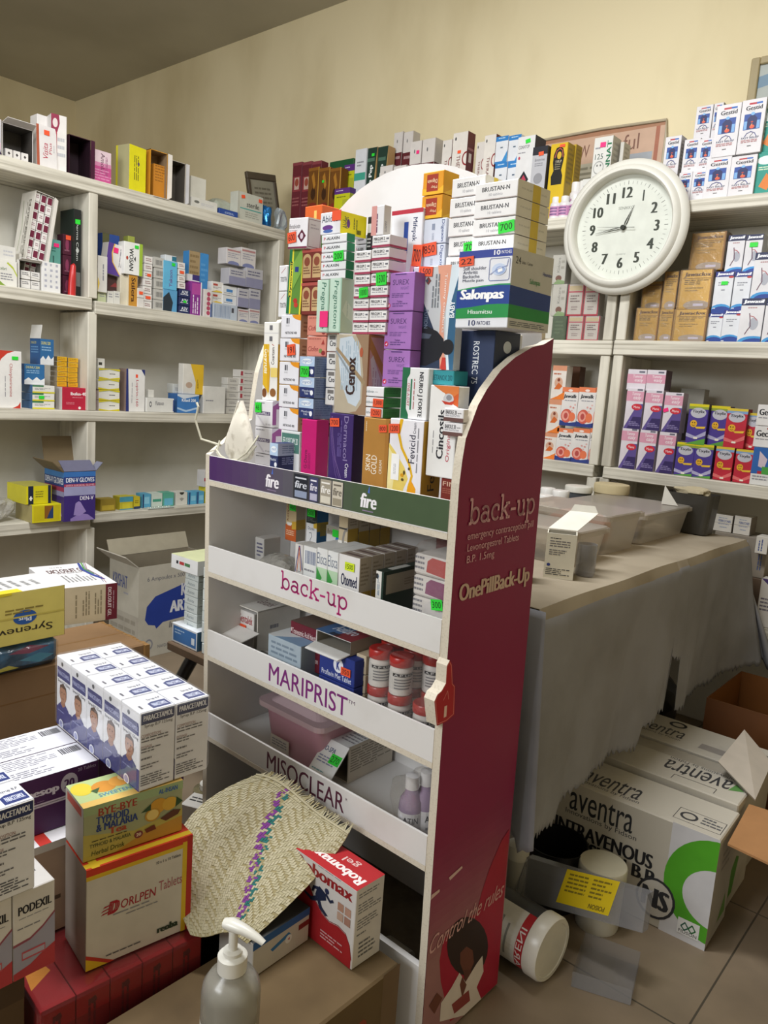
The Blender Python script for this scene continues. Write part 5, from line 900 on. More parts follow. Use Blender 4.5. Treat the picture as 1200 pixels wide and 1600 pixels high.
for k in range(4): carton(LEFT, 'small white box inside the low open carton, %s' % ('upper outer', 'upper inner', 'lower outer', 'lower inner')[k], *[(LEFT.on('y', a, 435, .03).x) for a in ((33, 48) if k % 2 == 0 else (49, 63))], .03, .05, T2a+.003+(.035 if k < 2 else 0), T2a+.036+(.035 if k < 2 else 0), A('#dedbd6', F=[('l', .1, .4, .8, .8, 2, '#4a4a52')]), name='tablet_box', group='boxes in the low open carton')
B(LEFT, 'white carton covered in grey dashes beside the red cone', (66, 95, 410, 456), .015, A('#e2e1df', F=[('l', .12, .05, .26, .95, 5, '#a4a6b4'), ('l', .42, .05, .56, .95, 5, '#a4a6b4'), ('l', .72, .05, .86, .95, 5, '#a4a6b4')]), z0=T2a, d=.05, group=GA)
# ---- second row, long bay
GB = 'cartons in the long bay of the second wall shelf'
zq = B(LEFT, 'dark plastic wrapped pack under the purple wave carton', (168, 188, 431, 456), .07, A('#4a3230', F=[('p', [(.2, .3), (.6, .6), (.9, .3)], '#8a3a3a')]), z0=T2b+.04, d=.06, group=GB)
for k, (a, b, lb) in enumerate(((153, 166, 'green and white'), (168, 178, 'first plain white'), (178, 188, 'second plain white'))):
    B(LEFT, 'short %s box standing at the divider end of the long bay' % lb, (a, b, 455, 474), .03, A('#d2d0c8' if k else '#b9c09a', F=[('l', .2, .4, .8, .8, 2, G1)]), z0=T2b, d=.05, group=GB)
B(LEFT, 'white carton with purple wave and yellow line, tilted in the long bay', (164, 194, 381, 430), .05, A('#dedad6', F=[('p', [(0, 1), (.3, 1), (.22, .7), (.3, .4), (.6, .15), (.8, 0), (0, 0)], '#5a3f8f'), ('p', [(.3, 1), (.36, 1), (.28, .7), (.36, .4), (.66, .15), (.86, 0), (.8, 0), (.6, .15), (.3, .4), (.22, .7)], '#e3b64a'), ('lv', .66, .3, .86, .9, 2, G1)]), z0=zq, d=.05, group=GB, roll=7, stk=[('F', .42, .8, .03, .03, '', 'p', 0)])
B(LEFT, 'olive and blue carton behind the purple wave carton', (160, 187, 366, 384), .12, A('#2f4f9a', F=[('r', 0, 0, .4, 1, '#5a5a3a')]), z0=zq+.06, d=.06, group=GB, stk=[('F', .55, .5, .03, .03, '', 'o', 0)])
B(LEFT, 'grey white carton standing against the divider in the long bay', (153, 168, 400, 448), .02, A('#d3d0c9', F=[('lv', .5, .2, .8, .8, 1, G1), ('p', [(0, 0), (0, .3), (.2, .1)], '#d8b84a')]), z0=T2b+.04, d=.05, group=GB)
B(LEFT, 'cream card slab on edge below the white and lime carton', (188, 200, 430, 474), .04, A('#d2cab4'), z0=T2b, d=.05, group=GB)
zw = B(LEFT, 'orange brown carton with dark upright lettering', (201, 215, 430, 476), .03, A('#c08a34', F=[('t', 'Stilera', .3, .08, .75, .92, '#4a2a18', -90, .02)], L=[('r', 0, 0, 1, 1, '#cfc6b0')]), z0=T2b, d=.06, group=GB)
B(LEFT, 'white carton with a lime edge, bold black lettering', (194, 223, 379, 430), .025, A('#e6e6e2', F=[('r', .82, 0, 1, 1, '#9ab83a'), ('t', 'WOSAN', .28, .12, .5, .82, '#2a2e2c', -90, .02), ('e', .16, .5, .06, .06, '#b04a3a'), ('p', [(.52, .5), (.62, .42), (.62, .58)], '#2a2e2c')]), z0=zw, d=.05, group=GB, stk=[('F', .66, .88, .026, .018, '', 'g', 0)])
B(LEFT, 'small olive box peeping over the white and lime carton', (200, 211, 369, 385), .09, A('#9aa24a'), z0=zw+.08, d=.04, group=GB)
STKB = A('#dcd8d3', F=[('l', .15, .2, .85, .7, 2, '#7a4a4a')])
B(LEFT, 'small white tablet box, {o} of the orange tagged pile', (225, 238, 400, 479), .03, STKB, z0=T2b, n=7, d=.05, group=GB, name='tablet_box', jit=.002, stk={2: [('F', .6, .5, .026, .016, '', 'o', 0)], 5: [('F', .5, .5, .034, .018, '', 'o', 0)]})
B(LEFT, 'small white tablet box with orange tag, {o} of two leaning on the pile', (215, 225, 450, 477), .025, A('#d6d2cc'), z0=T2b, n=2, d=.04, group=GB, name='tablet_box', key='st2', stk={0: [('F', .5, .5, .026, .018, '', 'o', 0)]})
B(LEFT, 'clear wrapped grey carton, {o} of the pile by the light blue box', (240, 257, 402, 481), .03, A('#b9b7b0', F=[('b', .2, .25, .8, .75, '#5a5a58')]), z0=T2b, n=5, d=.05, group=GB, jit=.004)
zlbx = B(LEFT, 'torn light blue carton at the foot, dark gap in front', (255, 277, 453, 485), .03, A('#5a9ac4', F=[('p', [(0, .6), (.4, .9), (.7, .4), (.6, 0), (0, 0)], '#2a343c')]), z0=T2b, d=.05, group=GB)
B(LEFT, 'light blue carton with purple upright lettering', (255, 277, 408, 453), .03, A('#62b0d4', F=[('t', 'Yakson', .42, .1, .66, .7, '#6a3a80', 90, .01)]), z0=zlbx, d=.05, group=GB, stk=[('F', .7, .9, .024, .018, '', 'g', 0)])
B(LEFT, 'white box with a teal corner on the light blue carton', (258, 276, 399, 409), .04, A('#d6dadc', F=[('r', .6, .1, 1, .9, '#2a6a80')]), z0=LEFT.on('y', 266, 408, .03).z, d=.04, group=GB)
NAV = A('#26305a', F=[('l', .1, .2, .9, .4, 1, '#dfe2ea'), ('t', 'A2V', .2, .45, .8, .85, '#dfe2ea', 0, .02)])
zn_ = B(LEFT, 'navy and white box, {o} of three beside the light blue cartons', (280, 297, 452, 489), .03, NAV, z0=T2b, n=3, d=.05, group=GB, name='tablet_box', stk={1: [('F', .5, .5, .024, .014, '', 'g', 0)]})
B(LEFT, 'small white box, {o} of four leaning above the navy boxes', (279, 290, 410, 452), .03, STKB, z0=zn_, n=4, d=.05, group=GB, name='tablet_box', key='st4', jit=.003, stk={1: [('F', .5, .5, .03, .018, '', 'o', 0)]})
zpu = B(LEFT, 'purple carton with white stripes in the long bay', (298, 315, 440, 493), .03, A('#86308a', F=[('r', .1, .62, .9, .95, '#b04a9a'), ('lv', .2, .05, .8, .6, 3, '#e4d3e6'), ('r', .9, 0, 1, 1, '#e0dce0')]), z0=T2b, d=.05, group=GB)
B(LEFT, 'white box with navy top over the purple carton', (293, 312, 429, 441), .05, A('#dad8da', F=[('r', .4, .2, 1, 1, '#3a3070')]), z0=zpu, d=.05, group=GB)
B(LEFT, 'tan and blue upright carton at the back of the long bay', (295, 326, 394, 448), .09, A('#3f86c2', F=[('r', 0, 0, .55, 1, '#a08a66'), ('l', .05, .1, .5, .9, 5, '#85704e'), ('l', .62, .1, .95, .7, 4, '#5a9ace')]), z0=T2b+.04, d=.05, group=GB)
B(LEFT, 'white carton with a column of pink dots', (318, 331, 452, 496), .03, A('#d6d0cc', F=[('e', .6, .15+.17*k, .22, .08, '#b04a62') if True else 0 for k in range(5)]+[('r', .85, 0, 1, .5, '#3f5a96')]), z0=T2b, d=.05, group=GB)
zs_ = B(LEFT, 'white carton with fine blue upright lines', (333, 371, 475, 503), .03, A('#b7c0cc', F=[('b', .05, .1, .7, .9, '#8a98b0'), ('r', .75, .5, .85, .8, '#4a4a52')]), z0=T2b, d=.06, group=GB)
RW = A('#dcd8d2', F=[('p', [(0, 0), (.4, .2), (1, .1), (1, 0)], '#d8b84a'), ('r', .1, .6, .5, .8, '#b04a40'), ('l', .1, .3, .8, .5, 2, G1)])
B(LEFT, 'small white box with a red bar, {o} of two over the blue lined carton', (331, 349, 440, 475), .05, RW, z0=zs_, n=2, d=.04, group=GB, name='tablet_box')
BLW = A('#d5d6d6', F=[('r', .25, .35, .7, .65, '#4a80b8'), ('l', .1, .1, .8, .25, 1, G1)])
B(LEFT, 'small white box with a blue bar, {o} of two over the blue lined carton', (348, 370, 447, 475), .045, BLW, z0=zs_, n=2, d=.05, group=GB, name='tablet_box')
GR = A('#b6b4b8', F=[('r', 0, 0, 1, .5, '#8a8aa4'), ('l', .1, .55, .9, .85, 2, '#6a6a80')])
WP = A('#cdc8c6', F=[('r', .05, .8, .95, .9, '#b08080'), ('l', .1, .35, .9, .7, 3, '#9a98a4'), ('e', .5, .05, .4, .16, '#7a80a8')])
zz = T2b
for lab, px, art, yy in (('lowest', (372, 406, 483, 509), WP, .035), ('second', (372, 407, 451, 483), GR, .035), ('third', (358, 411, 420, 451), GR, .03), ('uppermost', (354, 400, 388, 419), WP, .04)):
    xm = (px[0]+px[1])/2
    for k in (0, 1):
        a = px[0] if k == 0 else xm; b = xm-.5 if k == 0 else px[1]
        zt_ = B(LEFT, 'film wrapped grey violet carton, %s level, %s one at the end panel' % (lab, ('outer', 'inner')[k]), (a, b, px[2], px[3]), yy, art, z0=zz, d=.07, group=GB, name='wrapped_carton', key='w'+lab+str(k))
    zz = zt_
# ---- third row
T3 = 1.02; GC = 'cartons in the third bay by the divider'
B(LEFT, 'white carton with a red crescent corner and green tag', (-4, 34, 548, 636), .03, A('#e4e2de', F=[('p', [(0, 1), (.7, 1), (.4, .95), (.15, .85), (0, .7)], '#c03a2c'), ('p', [(.6, 0), (.85, .05), (.95, .12), (.95, 0)], '#c03a2c'), ('t', 'Chlorpheniramine', .46, .2, .62, .78, '#b04a4a', -90, .008), ('lv', .3, .2, .36, .6, 1, G1)]), z0=T3, d=.06, group=GC, stk=[('F', .72, .88, .034, .018, '', 'g', 0)])
zd1 = B(LEFT, 'low white, green and yellow box, {o} of three on the third shelf', (50, 85, 602, 638), .03, A('#dedcd4', F=[('r', 0, 0, 1, .2, '#d8cc40'), ('r', .0, .8, .5, 1, '#3a7a50'), ('l', .1, .35, .8, .65, 2, G1)], L=[('r', 0, 0, 1, 1, '#3f6a9a')]), z0=T3, n=3, sl=33, group=GC, name='tablet_box', jit=.003, stk={1: [('F', .4, .5, .03, .018, '', 'g', 0)]})
BLU = A('#2f6a9e', F=[('r', 0, 0, 1, .2, '#d9dcde'), ('p', [(0, .2), (.2, .34), (.4, .2), (.6, .38), (.8, .22), (1, .34), (1, .2)], '#e4e6e6'), ('t', 'DUNU 200', .08, .78, .75, .9, '#d8d06a', 0, .012), ('l', .1, .5, .8, .7, 2, '#8ab0d0')], L=[('r', 0, 0, 1, 1, '#2a5a90'), ('t', 'DUNU 200', .08, .8, .6, .9, '#d8d06a'), ('l', .1, .4, .8, .7, 3, '#6a98c4')])
zd2 = B(LEFT, 'blue carton with white peaks, closed one below the open one', (38, 70, 569, 603), .05, BLU, z0=zd1, d=.07, group=GC)
o, _ = hollow(LEFT, 'blue carton with white peaks and its lid flap standing up', (63, 84, 530, 568), .05, .09, zd2, '#2f6698', '#cfccc4', group=GC, open_='T', art=dict(F=BLU['F'], L=BLU['L']))
mb = MB(); mb.box(-.045, .045, -.0012, .0012, 0, .055, '#dcdad4'); mb.build('lid_flap', o, Matrix.Translation((-(LEFT.on('y', 84, 550, .05).x-LEFT.on('y', 63, 550, .05).x)/2, .0, LEFT.on('y', 73, 530, .05).z-zd2))@Matrix.Rotation(math.radians(90), 4, 'Z')@Matrix.Rotation(math.radians(8), 4, 'X'))
YEL = A('#d8a822', F=[('l', .1, .2, .9, .45, 1, '#a85a1a'), ('l', .1, .55, .9, .8, 1, '#8a6a1a')], L=[('r', 0, 0, 1, 1, '#9a8a70')])
zib = B(LEFT, 'crimson tablet carton with white lettering, end flap open', (97, 149, 606, 643), .02, A('#b8243e', F=[('t', 'Ibufen-400', .25, .66, .78, .8, '#f0e4e4', 0, .03), ('l', .3, .5, .65, .58, 1, '#d8808c'), ('l', .12, .22, .4, .34, 2, '#d8808c'), ('r', .74, .26, .94, .42, '#e9dfe0'), ('e', .52, .1, .04, .06, '#f0e4e4')], L=[('r', 0, 0, 1, 1, '#cfc8c4')]), z0=T3, sl=87, group=GC)
for k, (a, b, tt) in enumerate(((89, 105, 'outer'), (106, 122, 'inner'))):
    B(LEFT, 'small yellow box, {o} of the %s yellow pile' % tt, (a, b, 557+k*2, 604), .06, YEL, z0=zib-.0, n=6, d=.06, group=GC, name='tablet_box', key='yel'+tt, jit=.0015)
GD = 'cartons in the long bay of the third wall shelf'
GT_ = A('#dcdad0', F=[('p', [(0, 1), (1, 1), (1, .8), (.5, .95), (0, .8)], '#cfc02a'), ('p', [(0, 0), (1, 0), (1, .2), (.5, .05), (0, .2)], '#cfc02a'), ('s', [(0, .78), (.5, .92), (1, .78)], .001, '#3a6a3a'), ('l', .5, .4, .8, .55, 1, '#3a3a3a')])
B(LEFT, 'white and yellow waisted carton, {o} of four against the divider', (154, 187, 576, 643), .03, GT_, z0=T3, n=4, d=.06, group=GD, jit=.002)
B(LEFT, 'white box with a dark mark on the white and yellow pile', (153, 164, 560, 577), .06, A('#dad8d0', F=[('r', .1, .3, .6, .6, '#3a3a34')]), z0=LEFT.on('y', 170, 576, .03).z, d=.05, group=GD)
hollow(LEFT, 'white carton with a navy edge and torn open top, red upright lettering', (197, 226, 577, 645), .03, .06, T3, '#e2e0dc', '#8a847a', open_='T', group=GD, art=dict(F=[('p', [(0, 1), (.1, 1), (.16, 0), (0, 0)], '#2a3470'), ('t', 'Lopirin-160', .5, .12, .66, .75, '#b03040', -90, .012), ('lv', .3, .2, .36, .7, 1, G1), ('p', [(.8, 1), (1, 1), (1, .85)], '#2a3470'), ('r', .5, .8, .62, .88, '#f0502f')], L=[('r', 0, 0, 1, 1, '#8f7a70')]))
zfl = B(LEFT, 'long low white carton with a grey ring', (229, 272, 622, 646), .02, A('#d9d8d2', F=[('e', .14, .55, .045, .2, '#6a6a6e'), ('e', .14, .55, .025, .1, '#d9d8d2'), ('t', 'Flutexon', .32, .5, .62, .78, '#4a4a52', 0, .01), ('r', .96, .1, 1, .9, '#3a4a86')]), z0=T3, d=.06, group=GD)
B(LEFT, 'little white box standing on the long low white carton', (232, 241, 609, 622), .04, A('#d6d4cc'), z0=zfl, d=.03, group=GD)
zki = B(LEFT, 'white and blue wave carton under the yellow one', (277, 311, 616, 648), .025, A('#3f78b8', F=[('p', [(0, .9), (.3, .75), (1, .95), (1, 1), (0, 1)], '#cfd6dc'), ('t', 'Kifaxil 200', .2, .6, .85, .76, '#e6ecf2', 0, .02), ('p', [(0, .3), (.4, .15), (1, .35), (1, .25), (.4, .05), (0, .2)], '#a9c4de')], L=[('r', 0, 0, 1, 1, '#33619a')]), z0=T3, sl=262, group=GD)
B(LEFT, 'white and yellow carton standing on the blue wave carton', (286, 318, 569, 616), .04, A('#dad6cc', F=[('p', [(.35, 1), (1, 1), (1, 0), (.6, 0), (.62, .4)], '#d8b02c'), ('e', .3, .3, .16, .1, '#b9a08c'), ('lv', .7, .2, .8, .5, 2, '#8a7020')]), z0=zki, d=.04, group=GD)
B(LEFT, 'clear lidded white box behind the yellow carton', (270, 288, 600, 618), .10, A('#c9cac4', F=[('l', .2, .2, .8, .6, 2, '#8a8a90')]), z0=zki, d=.05, group=GD)
B(LEFT, 'plain white slanted carton near the dust mask', (318, 352, 604, 648), .03, A('#d3d1ca', F=[('l', .1, .4, .5, .5, 1, G1)]), z0=T3, d=.06, group=GD)
PN_ = A('#cfcbc4', F=[('r', .05, .2, .2, .8, '#a83a48'), ('l', .3, .4, .9, .6, 1, '#6a5a5a')])
B(LEFT, 'red marked white box, {o} of the pile at the end panel', (374, 397, 578, 646), .04, PN_, z0=T3, n=6, d=.06, group=GD, jit=.003)
B(LEFT, 'grey white box, {o} beside the red marked pile', (355, 373, 590, 646), .05, A('#c6c3bb', F=[('l', .2, .3, .8, .7, 2, '#8a8684')]), z0=T3, n=5, d=.05, group=GD, jit=.003)
# ---- fourth row
T4a, T4b = .56, .572; GE = 'cartons in the fourth bay by the divider'
o, ztop = hollow(LEFT, 'purple and blue glove carton standing open by the divider', (100, 149, 737, 810), -.055, .17, T4a, '#3c2a72', '#7a6a50', open_='T', group=GE, name='glove_carton',
  art=dict(F=[('r', 0, .9, 1, 1, '#3a70b4'), ('r', 0, .76, 1, .9, '#2c3f80'), ('t', 'DEN-V GLOVES', .06, .79, .96, .88, '#e6e8f0', 0, .02), ('r', 0, .7, 1, .755, '#a83a5a'), ('t', 'LATEX SURGICAL GLOVES', .06, .71, .96, .745, '#e8d0d8'), ('r', 0, .52, 1, .7, '#9c9cc0'), ('t', 'DEN-V', .5, .42, .94, .5, '#e6e2f0', 0, .02), ('p', [(.2, .05), (.5, .15), (.75, .12), (.95, .02), (.95, 0), (.2, 0)], '#8f7ab8'), ('p', [(.3, .12), (.36, .36), (.46, .4), (.52, .38), (.7, .18), (.5, .1)], '#9a86c0')],
    L=[('r', 0, .88, 1, 1, '#3f76b4'), ('r', 0, .7, 1, .88, '#33477f'), ('t', 'DEN-V GLOVES', .04, .74, .96, .86, '#dfe2ec', 0, .02), ('r', 0, .6, 1, .69, '#9a3a58'), ('r', 0, .5, 1, .6, '#8a8ab0'), ('p', [(.5, .05), (.6, .35), (.8, .3), (.9, .1)], '#8f7ab8')]))
w = LEFT.on('y', 149, 775, -.055).x-LEFT.on('y', 100, 775, -.055).x; h = ztop-T4a
for (a, b, v, c) in (((-w/2, .085, h), (w/2, .085, h), (0, .03, .13), '#7d6c50'), ((w/2, -.085, h), (w/2, -.035, h), (.015, -.03, .04), '#8a8ca0'), ((-w/2, .085, h), (-w/2, -.085, h), (-.05, 0, .045), '#6a5a42'), ((-w/2, -.085, h), (w/2, -.085, h), (0, .05, .04), '#6a6a80')):
    f = MB(); a, b, v = Vector(a), Vector(b), Vector(v); f.prism([a, b, b+v, a+v], (b-a).cross(v).normalized()*.003, c); f.build('flap', o)
YB = dict(F=[('r', .2, .1, .8, .9, '#b89a20')], T=[('r', 0, 0, 1, 1, '#d8cc22')])
z_ = B(LEFT, 'yellow carton with its end open at the shelf edge below the navy banded one', (50, 96, 788, 817), -.03, A('#d9cf1c', F=[('r', .05, .08, .95, .92, '#c9b81c'), ('r', .42, .2, .72, .92, '#8a5a20'), ('p', [(.5, .2), (.72, .2), (.72, .9), (.6, .6)], '#2a3f6a')], L=[('r', 0, 0, 1, 1, '#a89c6a')]), z0=T4a, d=.15, group=GE)
B(LEFT, 'yellow carton with navy bands and a white cross', (38, 80, 759, 788), -.01, A('#d6cc1e', F=[('r', .08, 0, .28, 1, '#20283f'), ('r', .85, 0, .97, 1, '#20283f'), ('r', .15, .2, .21, .44, '#f0f0ec'), ('r', .12, .28, .24, .36, '#f0f0ec'), ('l', .36, .3, .7, .7, 3, '#8a8420')], L=[('r', 0, 0, 1, 1, '#c9c030')], T=[('r', 0, 0, 1, 1, '#b3ac50')]), z0=z_, d=.15, group=GE, rz=4)
p = LEFT.on('y', 18, 800, .03); o = blob('plastic_bag', (0, 0, .05), (.055, .05, .045), BAG, 44, 3, .2); o.matrix_world = at(LEFT, (p.x-.045, .075, T4a)); tag(o, 'brownish clear bag on the fourth shelf at the picture edge', 'plastic bag')
GF = 'eye drop boxes along the fourth wall shelf'
for lab, a, b, yt, yb, base, art in (('brown and yellow box, first of the row at the divider', 157, 181, 780, 801, '#9a8430', [('r', .1, .1, .9, .5, '#c0a83c')]), ('yellow and sky blue box, second of the row', 187, 208, 776, 800, '#c4b834', [('r', 0, .6, 1, 1, '#4a98ac'), ('r', .2, .1, .8, .5, '#d3c83a'), ('r', 0, 0, 1, .08, '#4a98ac')]), ('small yellow navy box, third of the row', 209, 219, 776, 796, '#c9b82c', [('r', 0, 0, 1, .2, '#2a3a60'), ('l', .2, .4, .8, .7, 2, '#8a7a20')]),
   ('sky blue box, fourth of the row', 223, 236, 772, 795, '#5aa4c4', [('r', .2, .3, .8, .8, '#8ac4da'), ('r', 0, 0, .15, 1, '#2a3a60')]), ('white and mint box, fifth of the row', 237, 254, 771, 792, '#c9d4c8', [('r', .1, .4, .9, .6, '#4a9a80')]), ('mint and sky blue box, sixth of the row', 255, 272, 770, 791, '#5aa890', [('r', .1, .1, .9, .6, '#6ab4ce')]),
   ('white box with a dark thumb notch, seventh of the row', 275, 293, 769, 791, '#d2d0c6', [('e', .5, 1, .2, .2, '#3a3630'), ('p', [(.3, .5), (.5, .6), (.7, .5), (.5, .3)], '#9a9890')]), ('sky blue and navy box, eighth of the row', 295, 307, 769, 790, '#5aa8cc', [('r', 0, 0, .2, 1, '#2a4a7a'), ('r', .3, .3, .9, .7, '#86c2da')]), ('sky blue and navy box, ninth of the row', 308, 319, 768, 788, '#58a4c8', [('r', 0, 0, .2, 1, '#2a4a7a'), ('r', .3, .3, .9, .7, '#86c2da')])):
    B(LEFT, lab+' on the fourth shelf', (a, b, yt, yb), .04, A(base, F=art, L=[('r', 0, 0, 1, 1, base)], T=[('r', 0, 0, 1, 1, base)]), z0=T4b, d=.06, group=GF, name='eye_drop_box')
zy = B(LEFT, 'yellow and navy box at the stand end of the row', (321, 336, 761, 787), .04, A('#c9b82e', F=[('r', 0, 0, 1, .16, '#2a3060'), ('r', .1, .3, .9, .75, '#d8c83a'), ('r', 0, .85, 1, 1, '#3a3a70')]), z0=T4b, d=.06, group=GF, name='eye_drop_box')
B(LEFT, 'grey and pink striped carton on the yellow and navy box', (319, 337, 735, 761), .045, A('#c4c0be', F=[('r', 0, .35, 1, .55, '#b04a5a'), ('l', .1, .7, .8, .9, 1, G1)]), z0=zy, d=.06, group=GF)
mb = MB(); mb.box(-.07, .07, -.02, .02, 0, .003, '#b7bdb4')
for k in range(6): mb.lathe([(.0085, .003), (.0075, .008), (0, .0088)], M('#cfd8cf', 'foil'), 10, (-.055+.022*k, 0, 0), caps=False)
o = mb.build('blister_strip'); o.matrix_world = at(LEFT, (LEFT.on('y', 248, 795, .02).x, .018, T4b))@Matrix.Rotation(math.radians(6), 4, 'Y'); o.matrix_world = at(LEFT, (LEFT.on('y', 248, 795, .02).x, .018, T4b+.001)); tag(o, 'clear tablet blister strip lying before the small boxes', 'blister strip')
# ---- carton on the floor at the foot of the shelf
kx0, ky0 = 1.723, -2.748
o = flapbox(LEFT, 'big dusty white ampoule carton with a blue swoosh standing on the floor', 1.72, 2.12, -.34, .23, .0, .40, '#b5b0a2', '#857c6a', 'T', name='ampoule_carton',
  art=dict(F=[('p', [(.08, .42), (.1, .56), (.2, .66), (.9, .84), (1, .84), (1, .4), (.3, .36), (.22, .3), (.2, .34), (.12, .36)], '#233a8a'), ('t', '6 Ampoules x 500', .1, .82, .56, .88, '#6a6a70', 0, .012), ('t', 'KRISHAT', .52, .62, .95, .76, '#c9cad0', 0, .03), ('t', 'ARTESUN', .38, .45, .95, .58, '#d3d4d8', 0, .04), ('t', 'Injection', .38, .26, .68, .35, '#4a4a56', 0, .01, .15), ('t', 'NAFDAC', .24, .08, .4, .115, '#77777a'), ('e', .13, .14, .05, .06, '#83838a'), ('e', .13, .14, .035, .04, '#b5b0a2')],
    L=[('t', 'KRISHAT', .12, .72, .62, .86, '#4a568a', 0, .02), ('l', .5, .64, .66, .68, 1, '#9a9aa4'), ('r', 0, .0, 1, .46, '#a7a194'), ('l', .05, .1, .9, .4, 3, '#918b7e')]))
for (a, b, v, c) in (((-.2, .115, .40), (.2, .115, .40), (0, .03, .07), '#a29a86'), ((-.2, .115, .40), (-.2, -.115, .40), (-.06, 0, .05), '#b0ab9e')):
    f = MB(); a, b, v = Vector(a), Vector(b), Vector(v); f.prism([a, b, b+v, a+v], (b-a).cross(v).normalized()*.004, c); f.build('flap', o)
# ================================================================ things on the back shelves
TB1 = 1.895; TB1r = 1.91; GH = 'cartons along the top of the back shelf'
NTH = ['first', 'second', 'third', 'fourth', 'fifth']
MR3 = A('#6a2630', F=[('r', .1, .42, .9, .72, '#8f3a40'), ('r', .25, .46, .75, .7, '#c9a89a'), ('e', .5, .6, .2, .08, '#9a4a3a'), ('l', .1, .1, .9, .3, 3, '#9a5a5a'), ('r', 0, .94, 1, 1, '#8a4048')])
GB3 = A('#6d4418', F=[('e', .5, .4, .22, .14, '#3a200e'), ('p', [(.3, .8), (.5, .9), (.7, .6), (.55, .5)], '#a8742a'), ('r', 0, 0, 1, .1, '#4d1f14'), ('r', .0, .93, 1, 1, '#8a5a22'), ('r', .92, 0, 1, 1, '#b98a34'), ('e', .5, .12, .4, .08, '#7a2a1c')])
for k in range(3):
    B(BACK, 'tall maroon carton with a pale picture panel, %s from the room corner' % NTH[k], (456+15*k, 470.5+15*k, 254-k, 332), .10, MR3, z0=TB1, d=.05, group=GH, key='mr3')
    B(BACK, 'tall gold and brown carton, %s from the room corner' % NTH[k], (481+17*k, 497.5+17*k, 262+k*.3, 330), .03, GB3, z0=TB1, d=.05, group=GH, key='gb3', stk=[('F', .4, .82, .02, .016, '', 'g', 0)] if k == 1 else ())
YP = A('#c0c21e', F=[('r', 0, .76, 1, 1, '#5a2f7a'), ('l', .1, .84, .6, .92, 1, '#c9b8d8'), ('r', .55, .1, .95, .5, '#a9ac30'), ('l', .15, .55, .8, .65, 1, '#6a6c20')], R=[('r', 0, 0, 1, 1, '#9aa020'), ('r', 0, .76, 1, 1, '#47256a')])
zyp = B(BACK, 'yellow and purple box at the front of the shelf top', (522, 546, 294, 330), .02, YP, z0=TB1, d=.05, group=GH)
B(BACK, 'yellow and purple box raised behind the lower one', (537, 553, 257, 300), .09, YP, z0=TB1+.06, d=.05, group=GH)
B(BACK, 'dark green lid-like carton behind the yellow and purple boxes', (515, 552, 250, 262), .17, A('#1f5a34'), z0=TB1+.10, d=.06, group=GH)
B(BACK, 'tall white carton with a teal band by the yellow and purple boxes', (553, 570, 233, 330), .06, A('#d3d5da', F=[('r', 0, .5, 1, .62, '#3f9a86'), ('r', 0, 0, 1, .06, '#3f9a86'), ('l', .2, .7, .8, .8, 2, G1)]), z0=TB1, d=.05, group=GH)
AMI = A('#20382e', F=[('t', 'Amino Pep', .3, .04, .7, .7, '#e6eae6', 90, .02), ('p', [(1, 1), (1, 0), (.62, 0)], '#b3925a'), ('r', .1, .76, .8, .82, '#4a6a5a')], R=[('r', 0, 0, 1, 1, '#a8875a')])
for k, (a, b, yt) in enumerate(((571, 587, 231), (588, 604, 229))):
    B(BACK, 'tall dark green carton with upright white lettering, %s of the pair' % ('outer', 'inner')[k], (a, b, yt, 320), .07, AMI, z0=TB1, d=.05, group=GH, stk=[('F', .65, .92, .024, .018, '', 'g', 0)] if k == 0 else ())
B(BACK, 'short dark green carton at the front with a green tag', (559, 580, 298, 330), .02, AMI, z0=TB1, d=.04, group=GH, stk=[('F', .6, .85, .026, .016, '', 'g', 0)])
MB_ = A('#cfc9c4', F=[('r', 0, .44, 1, .66, '#5a2026'), ('l', .15, .5, .85, .6, 1, '#a88a8a'), ('e', .4, .85, .05, .03, '#6a6a6a'), ('r', .97, 0, 1, 1, '#b3aca6')], R=[('r', 0, 0, 1, 1, '#b8b2ac'), ('r', 0, .44, 1, .66, '#4a1a20')])
for k, (a, b) in enumerate(((592, 612), (613, 633))):
    B(BACK, 'low white carton with a maroon band at the front, %s of the pair' % NTH[k], (a, b, 259, 325), .02, MB_, z0=TB1, d=.05, group=GH, key='mb1', stk=[('F', .3, .35, .02, .02, '', 'o', 40)] if k == 0 else ())
for k, (a, b) in enumerate(((638, 656), (657, 677))):
    B(BACK, 'tall white carton with a maroon band, %s of the mid-row pair' % NTH[k], (a, b, 221-4*k, 325), .055, MB_, z0=TB1, d=.06, group=GH, key='mb2', stk=[('F', .7, .88, .022, .02, '', 'p', 0)] if k == 0 else ())
for k, (a, b) in enumerate(((613, 627), (628, 643))):
    B(BACK, 'white carton with a maroon band in the rear row, %s of the rear pair' % NTH[k], (a, b, 207-k, 300), .13, MB_, z0=TB1, d=.05, group=GH, key='mb3')
THE = A('#d8d2ca', F=[('e', 1, .55, .3, .12, '#8a2a30'), ('e', 1, .55, .22, .09, '#d8d2ca'), ('t', 'THERANIN', .34, .1, .58, .62, '#6a2a28', -90, .01), ('lv', .66, .1, .76, .4, 1, '#c09a5a'), ('e', .9, .04, .4, .12, '#8a2a30'), ('e', .2, .9, .06, .03, '#5a5a5a')], R=[('r', 0, 0, 1, 1, '#5a2026'), ('r', .3, .5, .65, .65, '#c9c0ba'), ('r', .1, .7, .9, .74, '#8a5a5a')])
